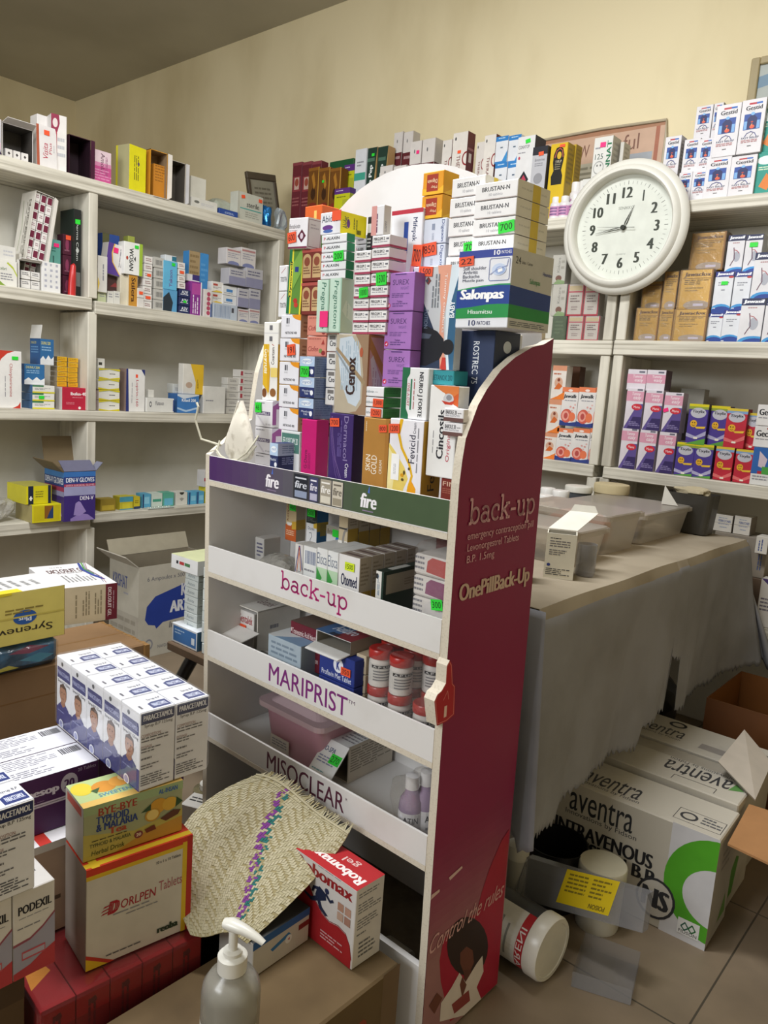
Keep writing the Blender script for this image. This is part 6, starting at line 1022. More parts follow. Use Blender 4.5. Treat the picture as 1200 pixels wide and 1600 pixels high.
for k, (a, b, yt, yb, yy) in enumerate(((689, 704, 219, 300, .07), (705, 728, 207, 300, .035), (742, 755, 222, 300, .09), (754, 772, 211, 300, .05))):
    B(BACK, 'wine red lettered tall white carton, %s from the maroon banded pairs' % NTH[k], (a, b, yt, yb), yy, THE, z0=TB1, d=.055 if k != 2 else .04, group=GH, stk=[('F', .5, .8, .024, .016, '', 'o', 0)] if k == 1 else ())
BW = A('#d6d8dc', F=[('r', 0, .82, 1, 1, '#2f78b8'), ('l', .2, .87, .8, .95, 1, '#b8d3e6'), ('p', [(.55, 0), (1, .45), (1, 0)], '#3a88c2'), ('r', .4, .55, .6, .6, '#5a6a7a'), ('r', 0, 0, 1, .06, '#2f78b8')])
for k, (a, b) in enumerate(((772, 791), (792, 811))):
    z_ = B(BACK, 'white box with a blue top band, lower %s' % NTH[k], (a, b, 254-k, 300), .035, BW, z0=TB1, d=.05, group=GH, key='bw1')
    B(BACK, 'white box with a blue top band, upper %s' % NTH[k], (a+2, b+2, 213-k*2, 254-k), .04, BW, z0=z_, d=.05, group=GH, key='bw2')
B(BACK, 'tall white carton with a dark side and a crimson emblem', (806, 833, 213, 300), .03, A('#d8d7d6', F=[('p', [(.3, .22), (.5, .34), (.7, .22), (.5, .1)], '#7a1f34'), ('p', [(.2, .22), (.5, .38), (.8, .22), (.5, .06)], '#20242c'), ('p', [(.34, .22), (.5, .31), (.66, .22), (.5, .13)], '#b03a50'), ('t', 'CONVITOP', .08, .78, .7, .84, '#3a3a42', 0, .01), ('e', .16, .62, .06, .03, '#b03a50'), ('l', .08, .68, .7, .72, 1, G1)], R=[('r', 0, 0, 1, 1, '#2a2c3a')]), z0=TB1, sr=850, group=GH, stk=[('F', .6, .94, .03, .02, '', 'g', 10)])
B(BACK, 'grey and black carton with a round grey disc before the yellow one', (830, 853, 229, 300), .015, A('#b4b4b8', F=[('r', 0, .82, 1, 1, '#26272e'), ('e', .5, .3, .3, .12, '#8c8c90'), ('t', 'Ematrine', .2, .68, .85, .74, '#4a4a52'), ('l', .2, .55, .8, .64, 2, '#85858a')], R=[('r', 0, 0, 1, 1, '#34353e')]), z0=TB1, sr=863, group=GH, stk=[('F', .6, .9, .03, .02, '', 'o', 5)])
YBK = A('#d0ae1e', F=[('p', [(.2, .12), (.15, .3), (.28, .42), (.2, .6), (.22, .76), (.35, .9), (.55, .93), (.75, .88), (.85, .74), (.82, .6), (.74, .42), (.84, .3), (.82, .12)], '#1c1a16'), ('e', .55, .74, .13, .08, '#c9a42a'), ('s', [(.3, .7), (.38, .84), (.55, .89), (.72, .84), (.78, .7)], .003, '#b85a4a'), ('l', .34, .42, .7, .56, 3, '#8a846a'), ('t', 'SYRUP', .36, .58, .72, .64, '#c9c0a4')], R=[('r', 0, 0, 1, 1, '#a98f2a'), ('r', .0, 0, .08, 1, '#d8b82a'), ('l', .2, .1, .9, .9, 8, '#8a7630')])
B(BACK, 'yellow carton printed with a black bottle shape', (858, 884, 224, 297), .03, YBK, z0=TB1, sr=896, group=GH, name='syrup_carton', stk=[('F', .7, .96, .03, .014, '', 'o', 0)])
B(BACK, 'second yellow carton turned to its olive side behind the first', (890, 898, 226, 285), .09, A('#bb9c28', R=[('r', 0, 0, 1, 1, '#a58c34'), ('l', .2, .1, .9, .9, 8, '#8a7630')]), z0=TB1, d=.05, group=GH, name='syrup_carton')
B(BACK, 'small orange red box behind the pink labelled bottles', (868, 882, 288, 312), .06, A('#c4482a'), z0=TB1, d=.04, group=GH)
ZIN = A('#d3d2cc', F=[('t', '125', .12, .6, .55, .7, '#4a5a52', 0, .008), ('e', .36, .45, .28, .12, '#9a9a96'), ('e', .36, .45, .24, .1, '#d3d2cc'), ('e', .28, .49, .04, .02, '#6a6a68'), ('e', .46, .49, .04, .02, '#6a6a68'), ('r', .1, .28, .5, .3, '#3a3a3a'), ('r', .72, .0, .95, .16, '#2f9a4a'), ('t', 'ZINNAT', .72, .2, .95, .92, '#1f6a44', 90, .02), ('l', .1, .76, .5, .82, 1, G1)], R=[('r', 0, 0, 1, 1, '#c0bdb4'), ('l', .2, .1, .8, .9, 8, '#a3a098')])
B(BACK, 'white smiley carton with upright green lettering', (925, 954, 214, 300), .04, ZIN, z0=TB1, sr=967, group=GH, stk=[('F', .5, .9, .03, .024, '', 'p', 0)])
B(BACK, 'white carton turned to its plain side behind the smiley carton', (966, 972, 222, 290), .09, A('#c6c3ba', R=[('l', .2, .1, .8, .9, 8, '#a8a59c')]), z0=TB1, sr=983, group=GH)
B(BACK, 'white smiley carton, low one beside the clock', (907, 930, 279, 345), .015, ZIN, z0=TB1, d=.05, group=GH)
# white bottles
PLW = M('#dcd8d8', 'plastic')
def tabbottle(r, h, cap=1.0, colr=PLW):
    mb = MB(); mb.lathe([(0, 0), (r*.92, 0), (r, r*.1), (r, h*.62), (r*.9, h*.72), (r*.62, h*.78)], colr, 20); o = mb.build('tablet_bottle', None, smooth=True)
    mb = MB(); mb.lathe([(0, h*.76), (r*.72*cap, h*.76), (r*.74*cap, h*.96), (r*.68*cap, h), (0, h)], M('#e2e0dc', 'plastic'), 20, caps=False); mb.build('cap', o, smooth=True)
    return o
b0 = tabbottle(.023, .085); mb = MB(); mb.lathe([(.0233, .012), (.0233, .048)], '#c48fb4', 20, caps=False)
for k in range(3): mb.mesh([(.0236*math.sin(a), -.0236*math.cos(a), .016+.011*k+.005*j) for j in (0, 1) for a in [math.radians(-40+10*i) for i in range(9)]], [(i, i+1, i+10, i+9) for i in range(8)], '#7a5a86')
mb.build('label', b0, smooth=False)
for k, (px, py, yy, lv) in enumerate(((863, 340, .02, 0), (877, 340, .02, 0), (893, 338, .02, 0), (866, 314, .06, 1), (892, 308, .065, 1), (903, 318, .06, 1))):
    x = BACK.on('y', px, py, yy).x; mwb = at(BACK, (x, yy+.02, TB1+(.0 if not lv else .0)))
    if lv: mwb = at(BACK, (x, yy+.035, TB1))@Matrix.Diagonal((1.1, 1.1, 1.75, 1))
    o = b0 if k == 0 else dup(b0, mwb); o.matrix_world = mwb
    tag(o, 'small white bottle with a lilac label, %s' % ['front row, first from the yellow carton', 'front row, second from the yellow carton', 'front row, third from the yellow carton', 'back row before the black bottle print', 'back row, tall one by the smiley carton', 'back row, half hidden by the low smiley carton'][k], 'bottle', 'white bottles with lilac labels on the back shelf')
# ---- antacid-like cartons with the torso picture
GES = A('#d9d6d8', F=[('r', .3, .9, .6, .935, '#b02a34'), ('r', .6, .9, .84, .935, '#2f62b0'), ('t', 'Gestid', .18, .80, .86, .88, BK_, 0, .024), ('l', .3, .77, .7, .79, 1, G2), ('r', .16, .44, .84, .73, '#274a96'), ('r', .18, .45, .3, .6, '#79a8d8'), ('r', .7, .45, .82, .6, '#79a8d8'), ('p', [(.32, .45), (.3, .64), (.42, .7), (.58, .7), (.7, .64), (.68, .45)], '#1f2458'), ('e', .5, .73, .08, .03, '#7fb2e0'), ('e', .52, .49, .1, .035, '#d8583a'), ('e', .5, .58, .05, .015, '#b8402f'), ('p', [(.46, .52), (.52, .56), (.52, .5)], '#e08a4a'),
   ('s', [(.26, .31), (.34, .37), (.5, .4), (.66, .37), (.74, .31)], .0022, '#4a4f86'), ('t', 'FAST RELIEF', .14, .27, .86, .305, '#3a3f62', 0, .01), ('s', [(.48, .31), (.6, .37)], .001, BK_), ('l', .14, .19, .8, .25, 2, '#b06a6a'), ('r', .42, .13, .58, .145, '#5a5a5a')], R=[('r', 0, 0, 1, 1, '#b8b6b8'), ('l', .2, .1, .8, .9, 9, '#8c8a90')])
GG = 'white torso picture cartons on the shelf above the clock side'
z1_ = B(BACK, 'white torso picture carton, lower row at the front, first', (1101, 1140, 246, 307), .02, GES, z0=TB1r, d=.05, group=GG, key='ges1')
B(BACK, 'white torso picture carton, lower row at the front, second', (1140, 1180, 243, 304), .02, GES, z0=TB1r, d=.05, group=GG, key='ges1')
B(BACK, 'white torso picture carton, upper row at the front, first', (1116, 1154, 163, 246), .02, GES, z0=z1_, d=.05, group=GG, key='ges2')
B(BACK, 'white torso picture carton, upper row at the front, second', (1155, 1193, 155, 243), .02, GES, z0=z1_, d=.05, group=GG, key='ges2')
zc1 = B(BACK, 'white torso picture carton, low one touching the clock', (1059, 1080, 269, 312), .035, GES, z0=TB1r, d=.05, group=GG, key='ges3')
B(BACK, 'white torso picture carton, low one second from the clock', (1080, 1104, 267, 310), .035, GES, z0=TB1r, d=.05, group=GG, key='ges3')
B(BACK, 'white torso picture carton, middle row, first from the clock', (1037, 1062, 213, 272), .06, GES, z0=zc1-.0, d=.05, group=GG, key='ges4')
B(BACK, 'white torso picture carton, middle row, second from the clock', (1067, 1092, 217, 268), .06, GES, z0=zc1, d=.05, group=GG, key='ges4')
B(BACK, 'white torso picture carton, middle row, third from the clock', (1091, 1113, 216, 266), .06, GES, z0=zc1, d=.05, group=GG, key='ges4')
B(BACK, 'white torso picture carton, rearmost high one', (1086, 1112, 165, 215), .12, GES, z0=zc1+.10, d=.05, group=GG, key='ges5')
B(BACK, 'white torso picture carton, rearmost high one half hidden', (1113, 1128, 161, 213), .12, GES, z0=zc1+.10, d=.05, group=GG, key='ges6')
TEAL = A('#1f8f80', F=[('e', .4, .8, .4, .1, '#dfe9e6'), ('p', [(.2, .2), (.5, .5), (.8, .3), (.6, .1)], '#d87a2a'), ('l', .1, .55, .9, .65, 2, '#d8e0c0')])
zt_ = B(BACK, 'teal carton at the picture edge, lower one', (1181, 1215, 236, 302), .03, TEAL, z0=TB1r, d=.06, group=GH)
B(BACK, 'teal carton at the picture edge, upper one', (1188, 1220, 168, 236), .04, TEAL, z0=zt_, d=.06, group=GH)
# ---- pictures on the wall
def wallpic(name, label, cat, pts, frame_c, paint, y=.293):
    (ax, ay), (bx, by) = pts; a = BACK.on('y', ax, ay, y); b = BACK.on('y', bx, by, y)
    return a, b
po = empty('wall_poster', at(BACK, (-1.57, .292, 2.05))); tag(po, 'faded pink paper poster with outlined words on the wall behind the clock', 'poster')
mb = MB(); mb.box(-.27, .27, 0, .006, 0, .243, '#c9a890')
deco(mb, (-.27, 0, 0), (.54, 0, 0), (0, 0, .243), (0, -1, 0), [('r', 0, .92, 1, 1, '#a87a5c'), ('r', .93, 0, .96, .92, '#a86a52'), ('r', .02, .02, .6, .5, '#b3ad98'), ('r', .64, .02, .92, .55, '#a3a8ae'), ('s', [(.66, .3), (.7, .45), (.76, .4), (.74, .3), (.7, .34)], .004, '#3f4a66'), ('s', [(.8, .25), (.86, .4), (.9, .3), (.86, .2), (.82, .34)], .004, '#3f4a66'), ('s', [(.66, .15), (.76, .2), (.9, .12)], .004, '#3f6a70'),
  ('t', "is W", .27, .60, .42, .80, '#7f5a4a', 0, 0), ('t', 'ful', .69, .62, .81, .86, '#7f5a4a', 0, 0)]+[('l', .06, .1, .56, .44, 4, '#85806c')])
mb.build('sheet', po)
mb = MB(); mb.tube([(-.27, -.002, .243), (0, -.004, .247), (.27, -.002, .24), (.275, -.002, .18), (.272, -.002, .02)], .006, '#b3a78e'); mb.build('tape_edge', po)
a = BACK.on('y', 1174, 96, .28); fp = empty('wall_picture', at(BACK, (a.x, .28, a.z-.30))); tag(fp, 'beige framed landscape picture on the wall at the picture edge', 'picture')
mb = MB()
for b in ((0, .03, 0, .018, 0, .31), (.03, .4, 0, .018, .285, .31), (.03, .4, 0, .018, 0, .025)): mb.box(*b, '#a3946e', .003)
mb.build('frame', fp); mb = MB(); mb.box(.03, .4, .01, .016, .025, .285, '#aab0aa'); deco(mb, (.03, .01, .025), (.37, 0, 0), (0, 0, .26), (0, -1, 0), [('p', [(0, .3), (.3, .5), (1, .4), (1, 0), (0, 0)], '#8d8f74'), ('p', [(0, .7), (.4, .8), (1, .6), (1, .75), (.4, .95), (0, .85)], '#6f8ba0')]); mb.build('canvas', fp)
# ---- second row, beyond the clock
T2 = 1.437; GI = 'gold film wrapped cartons under the clock'
GOLD = lambda nm: A(M('#c39a4c', 'foil'), F=[('t', 'Jawaclox', .14, .8, .94, .93, '#4a2a14', 0, .024, .12), ('r', .1, .77, .95, .785, '#5a3a1c'), ('l', .16, .6, .9, .74, 3, '#5a431f'), ('l', .2, .42, .8, .55, 2, '#8a6c34'), ('e', .6, .1, .4, .12, '#9a8a7c'), ('r', .5, .08, .8, .14, '#b9b2c4'), ('r', 0, 0, .06, 1, '#8f6a2c'), ('r', .95, 0, 1, 1, '#8a5f28')], R=[('r', 0, 0, 1, 1, '#8a6a34')], L=[('r', 0, 0, 1, 1, '#8f7238')])
def wrapped(label, px, y, art, z0, d=.06, **kw):
    n0 = set(COL.objects); z = B(BACK, label, px, y, art, z0=z0, d=d, **kw); o = [q for q in COL.objects if q not in n0 and q.type == 'MESH'][0]
    bb = [Vector(c) for c in o.bound_box]; mn = Vector([min(c[i] for c in bb) for i in range(3)]); mx = Vector([max(c[i] for c in bb) for i in range(3)])
    f = MB(); f.box(mn.x-.003, mx.x+.003, mn.y-.004, mx.y+.002, .001, mx.z+.004, FILM, .006, skip='B'); f.build('film_wrap', o); return z
for k, (a, b, yt, yy) in enumerate(((992, 1028, 481, .025), (1028, 1051, 482, .03), (1051, 1104, 483, .025))):
    zg_ = wrapped('gold film wrapped carton, lower row, %s from the clock' % NTH[k], (a, b, yt, 534), yy, GOLD(k), T2, group=GI)
wrapped('gold film wrapped carton, middle row, narrow one', (1036, 1058, 424, 482), .03, GOLD(3), zg_, group=GI)
zm_ = wrapped('gold film wrapped carton, middle row, broad one', (1060, 1112, 421, 482), .03, GOLD(4), zg_, group=GI)
wrapped('dim gold film wrapped carton in the clock shadow', (1003, 1034, 440, 482), .05, GOLD(3), zg_, group=GI)
wrapped('dark gold carton of the top tier, larger lettering', (1079, 1132, 363, 421), .06, A(M('#a37c3a', 'foil'), F=GOLD(0)['F'], R=[('r', 0, 0, 1, 1, '#6a4a22')]), zm_, group=GI)
GJ = 'white and blue stomach picture cartons'
JW1 = A('#d6d8dc', F=[('r', 0, .86, 1, 1, '#26307a'), ('t', 'Jawasil', .08, .88, .95, .975, '#eef0f4', 0, .03, .1), ('e', .86, .85, .14, .03, '#b03a3a'), ('l', .2, .6, .8, .72, 2, '#8a8c94'), ('r', .4, .5, .6, .53, '#8a8c94'), ('e', .5, -.02, .7, .26, '#3f8fc8'), ('e', .55, -.06, .7, .24, '#26408a'), ('r', .04, .03, .2, .05, '#e0e0e4')], R=[('r', 0, 0, 1, 1, '#bfc3ca')])
JW2 = A('#d8d6d8', F=[('r', 0, .84, 1, 1, '#2a2f50'), ('t', 'Jawasil', .08, .87, .95, .97, '#eef0f4', 0, .03, .1), ('l', .3, .74, .7, .8, 1, '#b08a8a'), ('e', .62, .42, .2, .14, '#a9abb4'), ('s', [(.4, .66), (.46, .5), (.5, .36), (.4, .28), (.3, .18)], .003, '#6a4a58'), ('s', [(.44, .6), (.6, .58), (.74, .5)], .002, '#b04a4a'), ('e', .7, -.02, .7, .16, '#3f8fc8'), ('e', .75, -.05, .6, .14, '#26408a')], R=[('r', 0, 0, 1, 1, '#b8bac2')])
za = B(BACK, 'white stomach picture carton, front row at the shelf edge, first', (1105, 1128, 489, 534), .035, JW1, z0=T2, d=.05, group=GJ, key='j1')
B(BACK, 'white stomach picture carton, front row at the shelf edge, second', (1128, 1156, 484, 535), .03, JW1, z0=T2, d=.05, group=GJ, key='j1b')
zb_ = B(BACK, 'white stomach picture carton with grey stomach, front row, third', (1155, 1192, 466, 537), .015, JW2, z0=T2, d=.05, group=GJ, key='j2')
B(BACK, 'white stomach picture carton cut by the picture edge, front row', (1193, 1222, 466, 538), .015, JW2, z0=T2, d=.05, group=GJ, key='j2')
zc2 = B(BACK, 'white stomach picture carton, second tier with green tag', (1115, 1144, 424, 484), .04, JW1, z0=za, d=.05, group=GJ, key='j3', stk=[('F', .55, .72, .03, .016, '', 'g', 0)])
B(BACK, 'white stomach picture carton, second tier, inner one', (1145, 1172, 424, 484), .04, JW1, z0=za, d=.05, group=GJ, key='j3')
B(BACK, 'white stomach picture carton, second tier at the picture edge', (1176, 1208, 394, 466), .02, JW2, z0=zb_, d=.05, group=GJ, key='j5')
B(BACK, 'white stomach picture carton, top tier, first', (1135, 1162, 367, 424), .07, JW2, z0=zc2, d=.05, group=GJ, key='j4')
B(BACK, 'white stomach picture carton, top tier with green tag', (1163, 1190, 366, 423), .07, JW2, z0=zc2, d=.05, group=GJ, key='j4', stk=[('F', .5, .72, .036, .02, '', 'g', 0)])
# ---- second row behind the stand
T2v = 1.435; GK = 'film wrapped cartons behind the display stand'
AYR = A('#b8b6ae', F=[('t', 'Kidcare', .4, .4, .58, .9, '#6a6a66', 90, 0), ('e', .55, .2, .22, .1, '#6a4030'), ('p', [(.2, 0), (.5, .16), (1, .1), (1, 0)], '#7f9a6a'), ('l', .66, .4, .9, .8, 2, '#9a988e')])
RED = A('#b6afa8', F=[('r', 0, 0, .07, 1, '#a82a40'), ('r', .93, 0, 1, 1, '#a82a40'), ('r', 0, .74, 1, .78, '#a82a40'), ('r', 0, 0, 1, .05, '#a82a40'), ('r', .1, .8, .9, .95, '#b9a884'), ('l', .2, .4, .8, .65, 3, '#6a5a58'), ('l', .3, .15, .7, .3, 2, '#8a7a78')])
for lv, (yt, yb) in enumerate(((494, 534), (444, 494), (398, 444))):
    z0_ = T2v if lv == 0 else zlv
    n_ = ['lowest', 'middle', 'upper'][lv]
    zlv = wrapped('film wrapped grey herb carton, %s level behind the patch carton' % n_, (862, 884, yt, yb), .03, AYR if lv else A('#3f5236', F=[('l', .2, .2, .8, .8, 4, '#55694a')]), z0_, group=GK, d=.05)
    if lv < 2:
        wrapped('film wrapped carton with red borders, %s level, outer' % n_, (886, 911, yt, yb), .03, RED, z0_, group=GK, d=.05)
        wrapped('film wrapped carton with red borders, %s level, at the post' % n_, (912, 936, yt, yb), .03, RED, z0_, group=GK, d=.05)
# ---- third row behind the stand
T3v = .968; GO = 'cartons on the third back shelf beside the stand'
ORG = A('#d8cfc6', F=[('p', [(0, 0), (.5, .1), (1, .25), (1, 0)], '#d8742a'), ('r', 0, .85, 1, 1, '#c98a6a'), ('e', .5, .5, .3, .16, '#c9a088'), ('e', .5, .58, .1, .05, '#7a3a28'), ('p', [(.2, .3), (.5, .5), (.8, .4), (.6, .3)], '#c8642a'), ('l', .1, .68, .9, .78, 1, '#b06a50')])
JWK = A('#d6d2ce', F=[('p', [(0, .88), (1, .88), (1, 1), (0, 1)], '#d8784e'), ('e', .5, .92, .14, .03, '#e6d8d0'), ('t', 'Jawalk', .12, .70, .92, .82, '#26262c', 0, .024, .1), ('l', .2, .62, .9, .67, 1, G1), ('p', [(0, 0), (1, 0), (1, .12), (.6, .08), (0, .14)], '#2a3a7a'), ('e', .4, .26, .34, .18, '#c85a48'), ('e', .34, .26, .22, .13, '#e0998a'), ('e', .36, .26, .12, .08, '#b04a44'), ('e', .74, .24, .2, .12, '#d8714a'), ('e', .6, .5, .06, .025, '#d09a94'), ('e', .78, .48, .06, .025, '#c98a84'), ('e', .7, .4, .05, .02, '#d8a8a0'), ('e', .86, .56, .05, .02, '#d8a8a0')], R=[('r', 0, 0, 1, 1, '#b9b2ac')])
zz = T3v
for lv, (yt, yb, a, b) in enumerate(((676, 722, 848, 869), (624, 674, 856, 876), (571, 622, 862, 884))):
    zz = B(BACK, 'orange and white carton behind the side panel, %s of three' % ('lowest', 'middle', 'top')[lv], (a, b, yt, yb), .03, ORG, z0=zz, d=.05, group=GO)
zk1 = T3v
for k, (a, b) in enumerate(((868, 894), (893, 920), (920, 930))):
    zk1 = B(BACK, 'white carton with a pink cell picture, lower row, %s from the stand' % NTH[k], (a, b, 669, 723), .03, JWK, z0=T3v, d=.05, group=GO, key='jk%d' % (k//2))
for k, (a, b) in enumerate(((876, 902), (902, 929), (928, 935))):
    B(BACK, 'white carton with a pink cell picture, upper row, %s from the stand' % NTH[k], (a, b, 605, 667), .03, JWK, z0=zk1, d=.05, group=GO, key='jku%d' % (k//2))
B(BACK, 'plain brown carton at the back of the third back shelf', (880, 905, 572, 612), .16, A('#6a4632'), z0=T3v+.2, d=.05, group=GO)
# ---- third row beyond the posts
T3 = .968; GP = 'pink and violet cartons on the third back shelf'
PNK = A('#d4cdd4', F=[('p', [(0, 0), (.7, .62), (1, .62), (1, 0)], '#5a4a8a'), ('p', [(.2, 0), (.5, .3), (1, .3), (1, 0)], '#33265a'), ('r', 0, .68, 1, .92, '#cf94a8'), ('t', 'Tummy', .3, .8, .8, .9, '#e9dfe4', 0, .014, .15), ('t', 'easy', .4, .7, .85, .79, '#e9dfe4', 0, .014, .15), ('e', .66, .54, .3, .08, '#c42a3a'), ('t', 'Mama', .48, .51, .85, .57, '#f0d8da', 0, .006), ('l', .3, .06, .95, .18, 3, '#8a7fae'), ('r', .6, .94, .9, .98, '#6a6a78')], R=[('r', 0, 0, 1, 1, '#b8aeb8')])
PNT = A('#d6cfd6', F=[('r', 0, .24, 1, .74, '#cf94a8'), ('t', 'Tummy', .3, .5, .8, .7, '#e9dfe4', 0, .014), ('t', 'easy', .4, .28, .85, .46, '#e9dfe4', 0, .014), ('r', .6, .82, .9, .92, '#6a6a78')], R=[('r', 0, 0, 1, 1, '#5a4a52')])
zpA = [0]*3
for k, (a, b, yt) in enumerate(((969, 995, 668), (997, 1024, 671), (1027, 1054, 675))):
    zl = B(BACK, 'pink and violet syrup carton, lower row, %s from the post' % NTH[k], (a, b, yt, yt+62), .03, PNK, z0=T3, d=.05, group=GP, name='syrup_carton', key='pk1')
for k, (a, b, yt) in enumerate(((977, 1004, 606), (1006, 1034, 609), (1036, 1065, 613))):
    zu = B(BACK, 'pink and violet syrup carton, upper row, %s from the post' % NTH[k], (a, b, yt, yt+62), .03, PNK, z0=zl, d=.05, group=GP, name='syrup_carton', key='pk2', stk=[('F', .14, .55, .026, .018, '', 'p', 20)] if k == 2 else ())
for k, (a, b, yt) in enumerate(((980, 1010, 577), (1010, 1040, 578))):
    B(BACK, 'low pink and white carton on top of the syrup cartons, %s from the post' % NTH[k], (a, b, yt, 606), .035, PNT, z0=zu, d=.06, group=GP)
GQ = 'smiling face syrup cartons on the third back shelf'
def TIX(c1, c2, c3): return A(c1, F=[('r', 0, .93, 1, 1, c3), ('r', 0, .86, 1, .93, c2), ('e', .5, .76, .4, .14, '#b9b9c2'), ('t', 'Tixylix', .18, .74, .82, .84, '#3a3a42', 0, .02), ('e', .32, .46, .18, .1, '#dca82a'), ('e', .26, .49, .03, .02, '#3a2a14'), ('e', .38, .49, .03, .02, '#3a2a14'), ('s', [(.24, .43), (.32, .4), (.4, .43)], .0012, '#3a2a14'), ('p', [(.4, .38), (.95, .4), (.9, .34), (.5, .33)], '#e0b83a'), ('p', [(0, .2), (.5, .12), (1, .28), (1, .16), (.5, .04), (0, .1)], '#a8a4c4' if c1 == '#4a3a8a' else '#d86a6a'), ('r', .4, .05, .6, .1, '#e6e0d0')]+([('p', [(0, 0), (1, .08), (1, 0)], '#5a9a3a')] if c1 == '#4a3a8a' else []), R=[('r', 0, 0, 1, 1, '#3a2f62' if c1 == '#4a3a8a' else '#8a2230')])
PU_, RD_ = TIX('#4a3a8a', '#8a9a3a', '#d0c41e'), TIX('#b8283a', '#7a9ac0', '#d0b83a')
for k, (a, b, yt, art, nm_) in enumerate(((1055, 1084, 691, PU_, 'violet'), (1083, 1113, 694, PU_, 'violet'), (1116, 1145, 698, RD_, 'red'), (1147, 1176, 702, RD_, 'red'))):
    zl = B(BACK, '%s syrup carton with a yellow face, lower row, %s in line' % (nm_, NTH[k]), (a, b, yt, yt+52), .03, art, z0=T3, d=.05, group=GQ, name='syrup_carton', key='tx1'+nm_)
for k, (a, b, yt, art, nm_) in enumerate(((1074, 1105, 631, PU_, 'violet'), (1108, 1138, 634, PU_, 'violet'), (1133, 1166, 638, RD_, 'red'), (1163, 1188, 645, RD_, 'red'))):
    B(BACK, '%s syrup carton with a yellow face, upper row, %s in line' % (nm_, NTH[k]), (a, b, yt, yt+58), (.03, .05, .03, .05)[k], art, z0=zl, d=.05, group=GQ, name='syrup_carton', key='tx2'+nm_)
GEC = A('#dad8d6', F=[('t', 'Gecid', .1, .5, .95, .8, '#26262c', 0, .03), ('e', .8, .9, .2, .08, '#b04a40'), ('l', .1, .3, .9, .4, 1, G1)])
zq_ = B(BACK, 'white carton with a blue picture panel at the picture edge', (1174, 1208, 699, 758), .02, A('#d8d8d6', F=[('r', 0, .3, 1, 1, '#2f62a8'), ('p', [(.3, .9), (.7, .7), (.6, .45), (.3, .5)], '#c9b9c4'), ('r', .3, .3, .5, .38, '#b02a34'), ('r', .5, .3, 1, .5, '#4a9a44'), ('l', .1, .1, .9, .25, 2, G1)]), z0=T3, d=.06, group=GQ)
B(BACK, 'white carton with black lettering at the picture edge, {o} of two', (1180, 1212, 632, 699), .025, GEC, z0=zq_, n=2, d=.06, group=GQ)
B(BACK, 'grey clear bag like carton behind the syrup cartons', (1062, 1100, 607, 640), .14, A('#8d8a80'), z0=T3+.12, d=.05, group=GQ)
# ---- fourth row, seen past the far end of the table
T4 = .5; GR_ = 'white cartons low on the back shelf beyond the table'
WBX = A('#cfcac0', F=[('r', 0, .5, 1, .52, '#8a8478'), ('t', 'FERROTABS', .3, .58, .92, .72, '#4a5a8a', 0, .02), ('l', .3, .4, .9, .48, 1, '#7a86a8'), ('l', .4, .2, .8, .3, 1, '#8a98b0'), ('l', .3, .76, .8, .84, 1, '#8a98b0')], R=[('r', 0, 0, 1, 1, '#7d7468')])
zs0 = B(BACK, 'brown carton, lowest of the pile beyond the table', (1110, 1215, 900, 990), .04, A('#6d5a48'), z0=T4, d=.16, group=GR_)
zs0 = B(BACK, 'grey carton in the pile beyond the table', (1112, 1198, 836, 900), .05, A('#8d8477', F=[('lv', .86, .2, .95, .8, 2, '#4a5a8a')]), z0=zs0, d=.14, group=GR_)
for k, (a, b) in enumerate(((1112, 1144), (1146, 1173))):
    B(BACK, 'white blue lettered carton on the pile beyond the table, %s' % NTH[k], (a, b, 804+3*k, 836), .06, WBX, z0=zs0, d=.07, group=GR_)
zx = B(BACK, 'white and violet carton at the picture edge below the shelf', (1184, 1216, 905, 980), .0, A('#c9c4bc', F=[('p', [(0, 1), (1, 1), (1, .7)], '#4a3a6a'), ('l', .1, .3, .8, .6, 4, '#6a6470')]), z0=T4, d=.05, group=GR_)
B(BACK, 'white blue lettered carton turned on edge at the picture edge', (1180, 1200, 838, 866), .01, A('#cfcac0', F=[('lv', .25, .15, .7, .85, 2, '#4a5a8a')], R=[('r', 0, 0, 1, 1, '#6d6459')]), z0=BACK.on('y', 1190, 866, .01).z, d=.06, group=GR_)
# ================================================================ things on the table
ZT = .8025
def bin_(label, x0, x1, y0, y1, ztop, m=MILKY, lid=True, fill=None):
    o = empty('storage_bin', ROOM.M@Matrix.Translation(((x0+x1)/2, (y0+y1)/2, ZT))); tag(o, label, 'bin', 'cloudy storage bins on the table'); w, d, h = (x1-x0)/2, (y1-y0)/2, ztop-ZT
    mb = tubmesh(w*.9, w, d*.92, d, 0, h, m); mb.build('body', o, smooth=True)
    mb = tubmesh(w+.008, w+.008, d+.008, d+.008, h-.012, h, m, False); mb.build('rim', o)
    if lid:
        mb = tubmesh(w+.004, w+.002, d+.004, d+.002, h, h+.004, m, False); mb.poly(mb.v[20:40], m); mb.build('lid', o)
    if fill: b = blob('contents', (0, 0, h*.45), (w*.62, d*.66, h*.36), M(fill, 'matte'), 50+len(COL.objects), 3, .2, None, o)
    return o
zr_ = ROOM.on('x', 985, 806, -.83).z
bin_('small cloudy bin with white contents, next to the opened white box', -1.10, -.83, 1.70, 1.885, ROOM.on('x', 935, 828, -.83).z, fill='#c9c6bf')
bin_('cloudy bin with pinkish contents in the middle of the table row', -1.12, -.842, 1.91, 2.13, ROOM.on('x', 985, 803, -.842).z, fill='#d0a79c')
bin_('largest cloudy bin at the far end of the table', -1.14, -.85, 2.17, 2.545, ROOM.on('x', 1060, 796, -.85).z, fill='#bdb3ac')
bin_('beige cloudy lidded bin at the back of the table, below the white bottles', -1.28, -1.13, 1.75, 2.10, ROOM.on('x', 870, 800, -1.13).z, fill='#b9ae98')
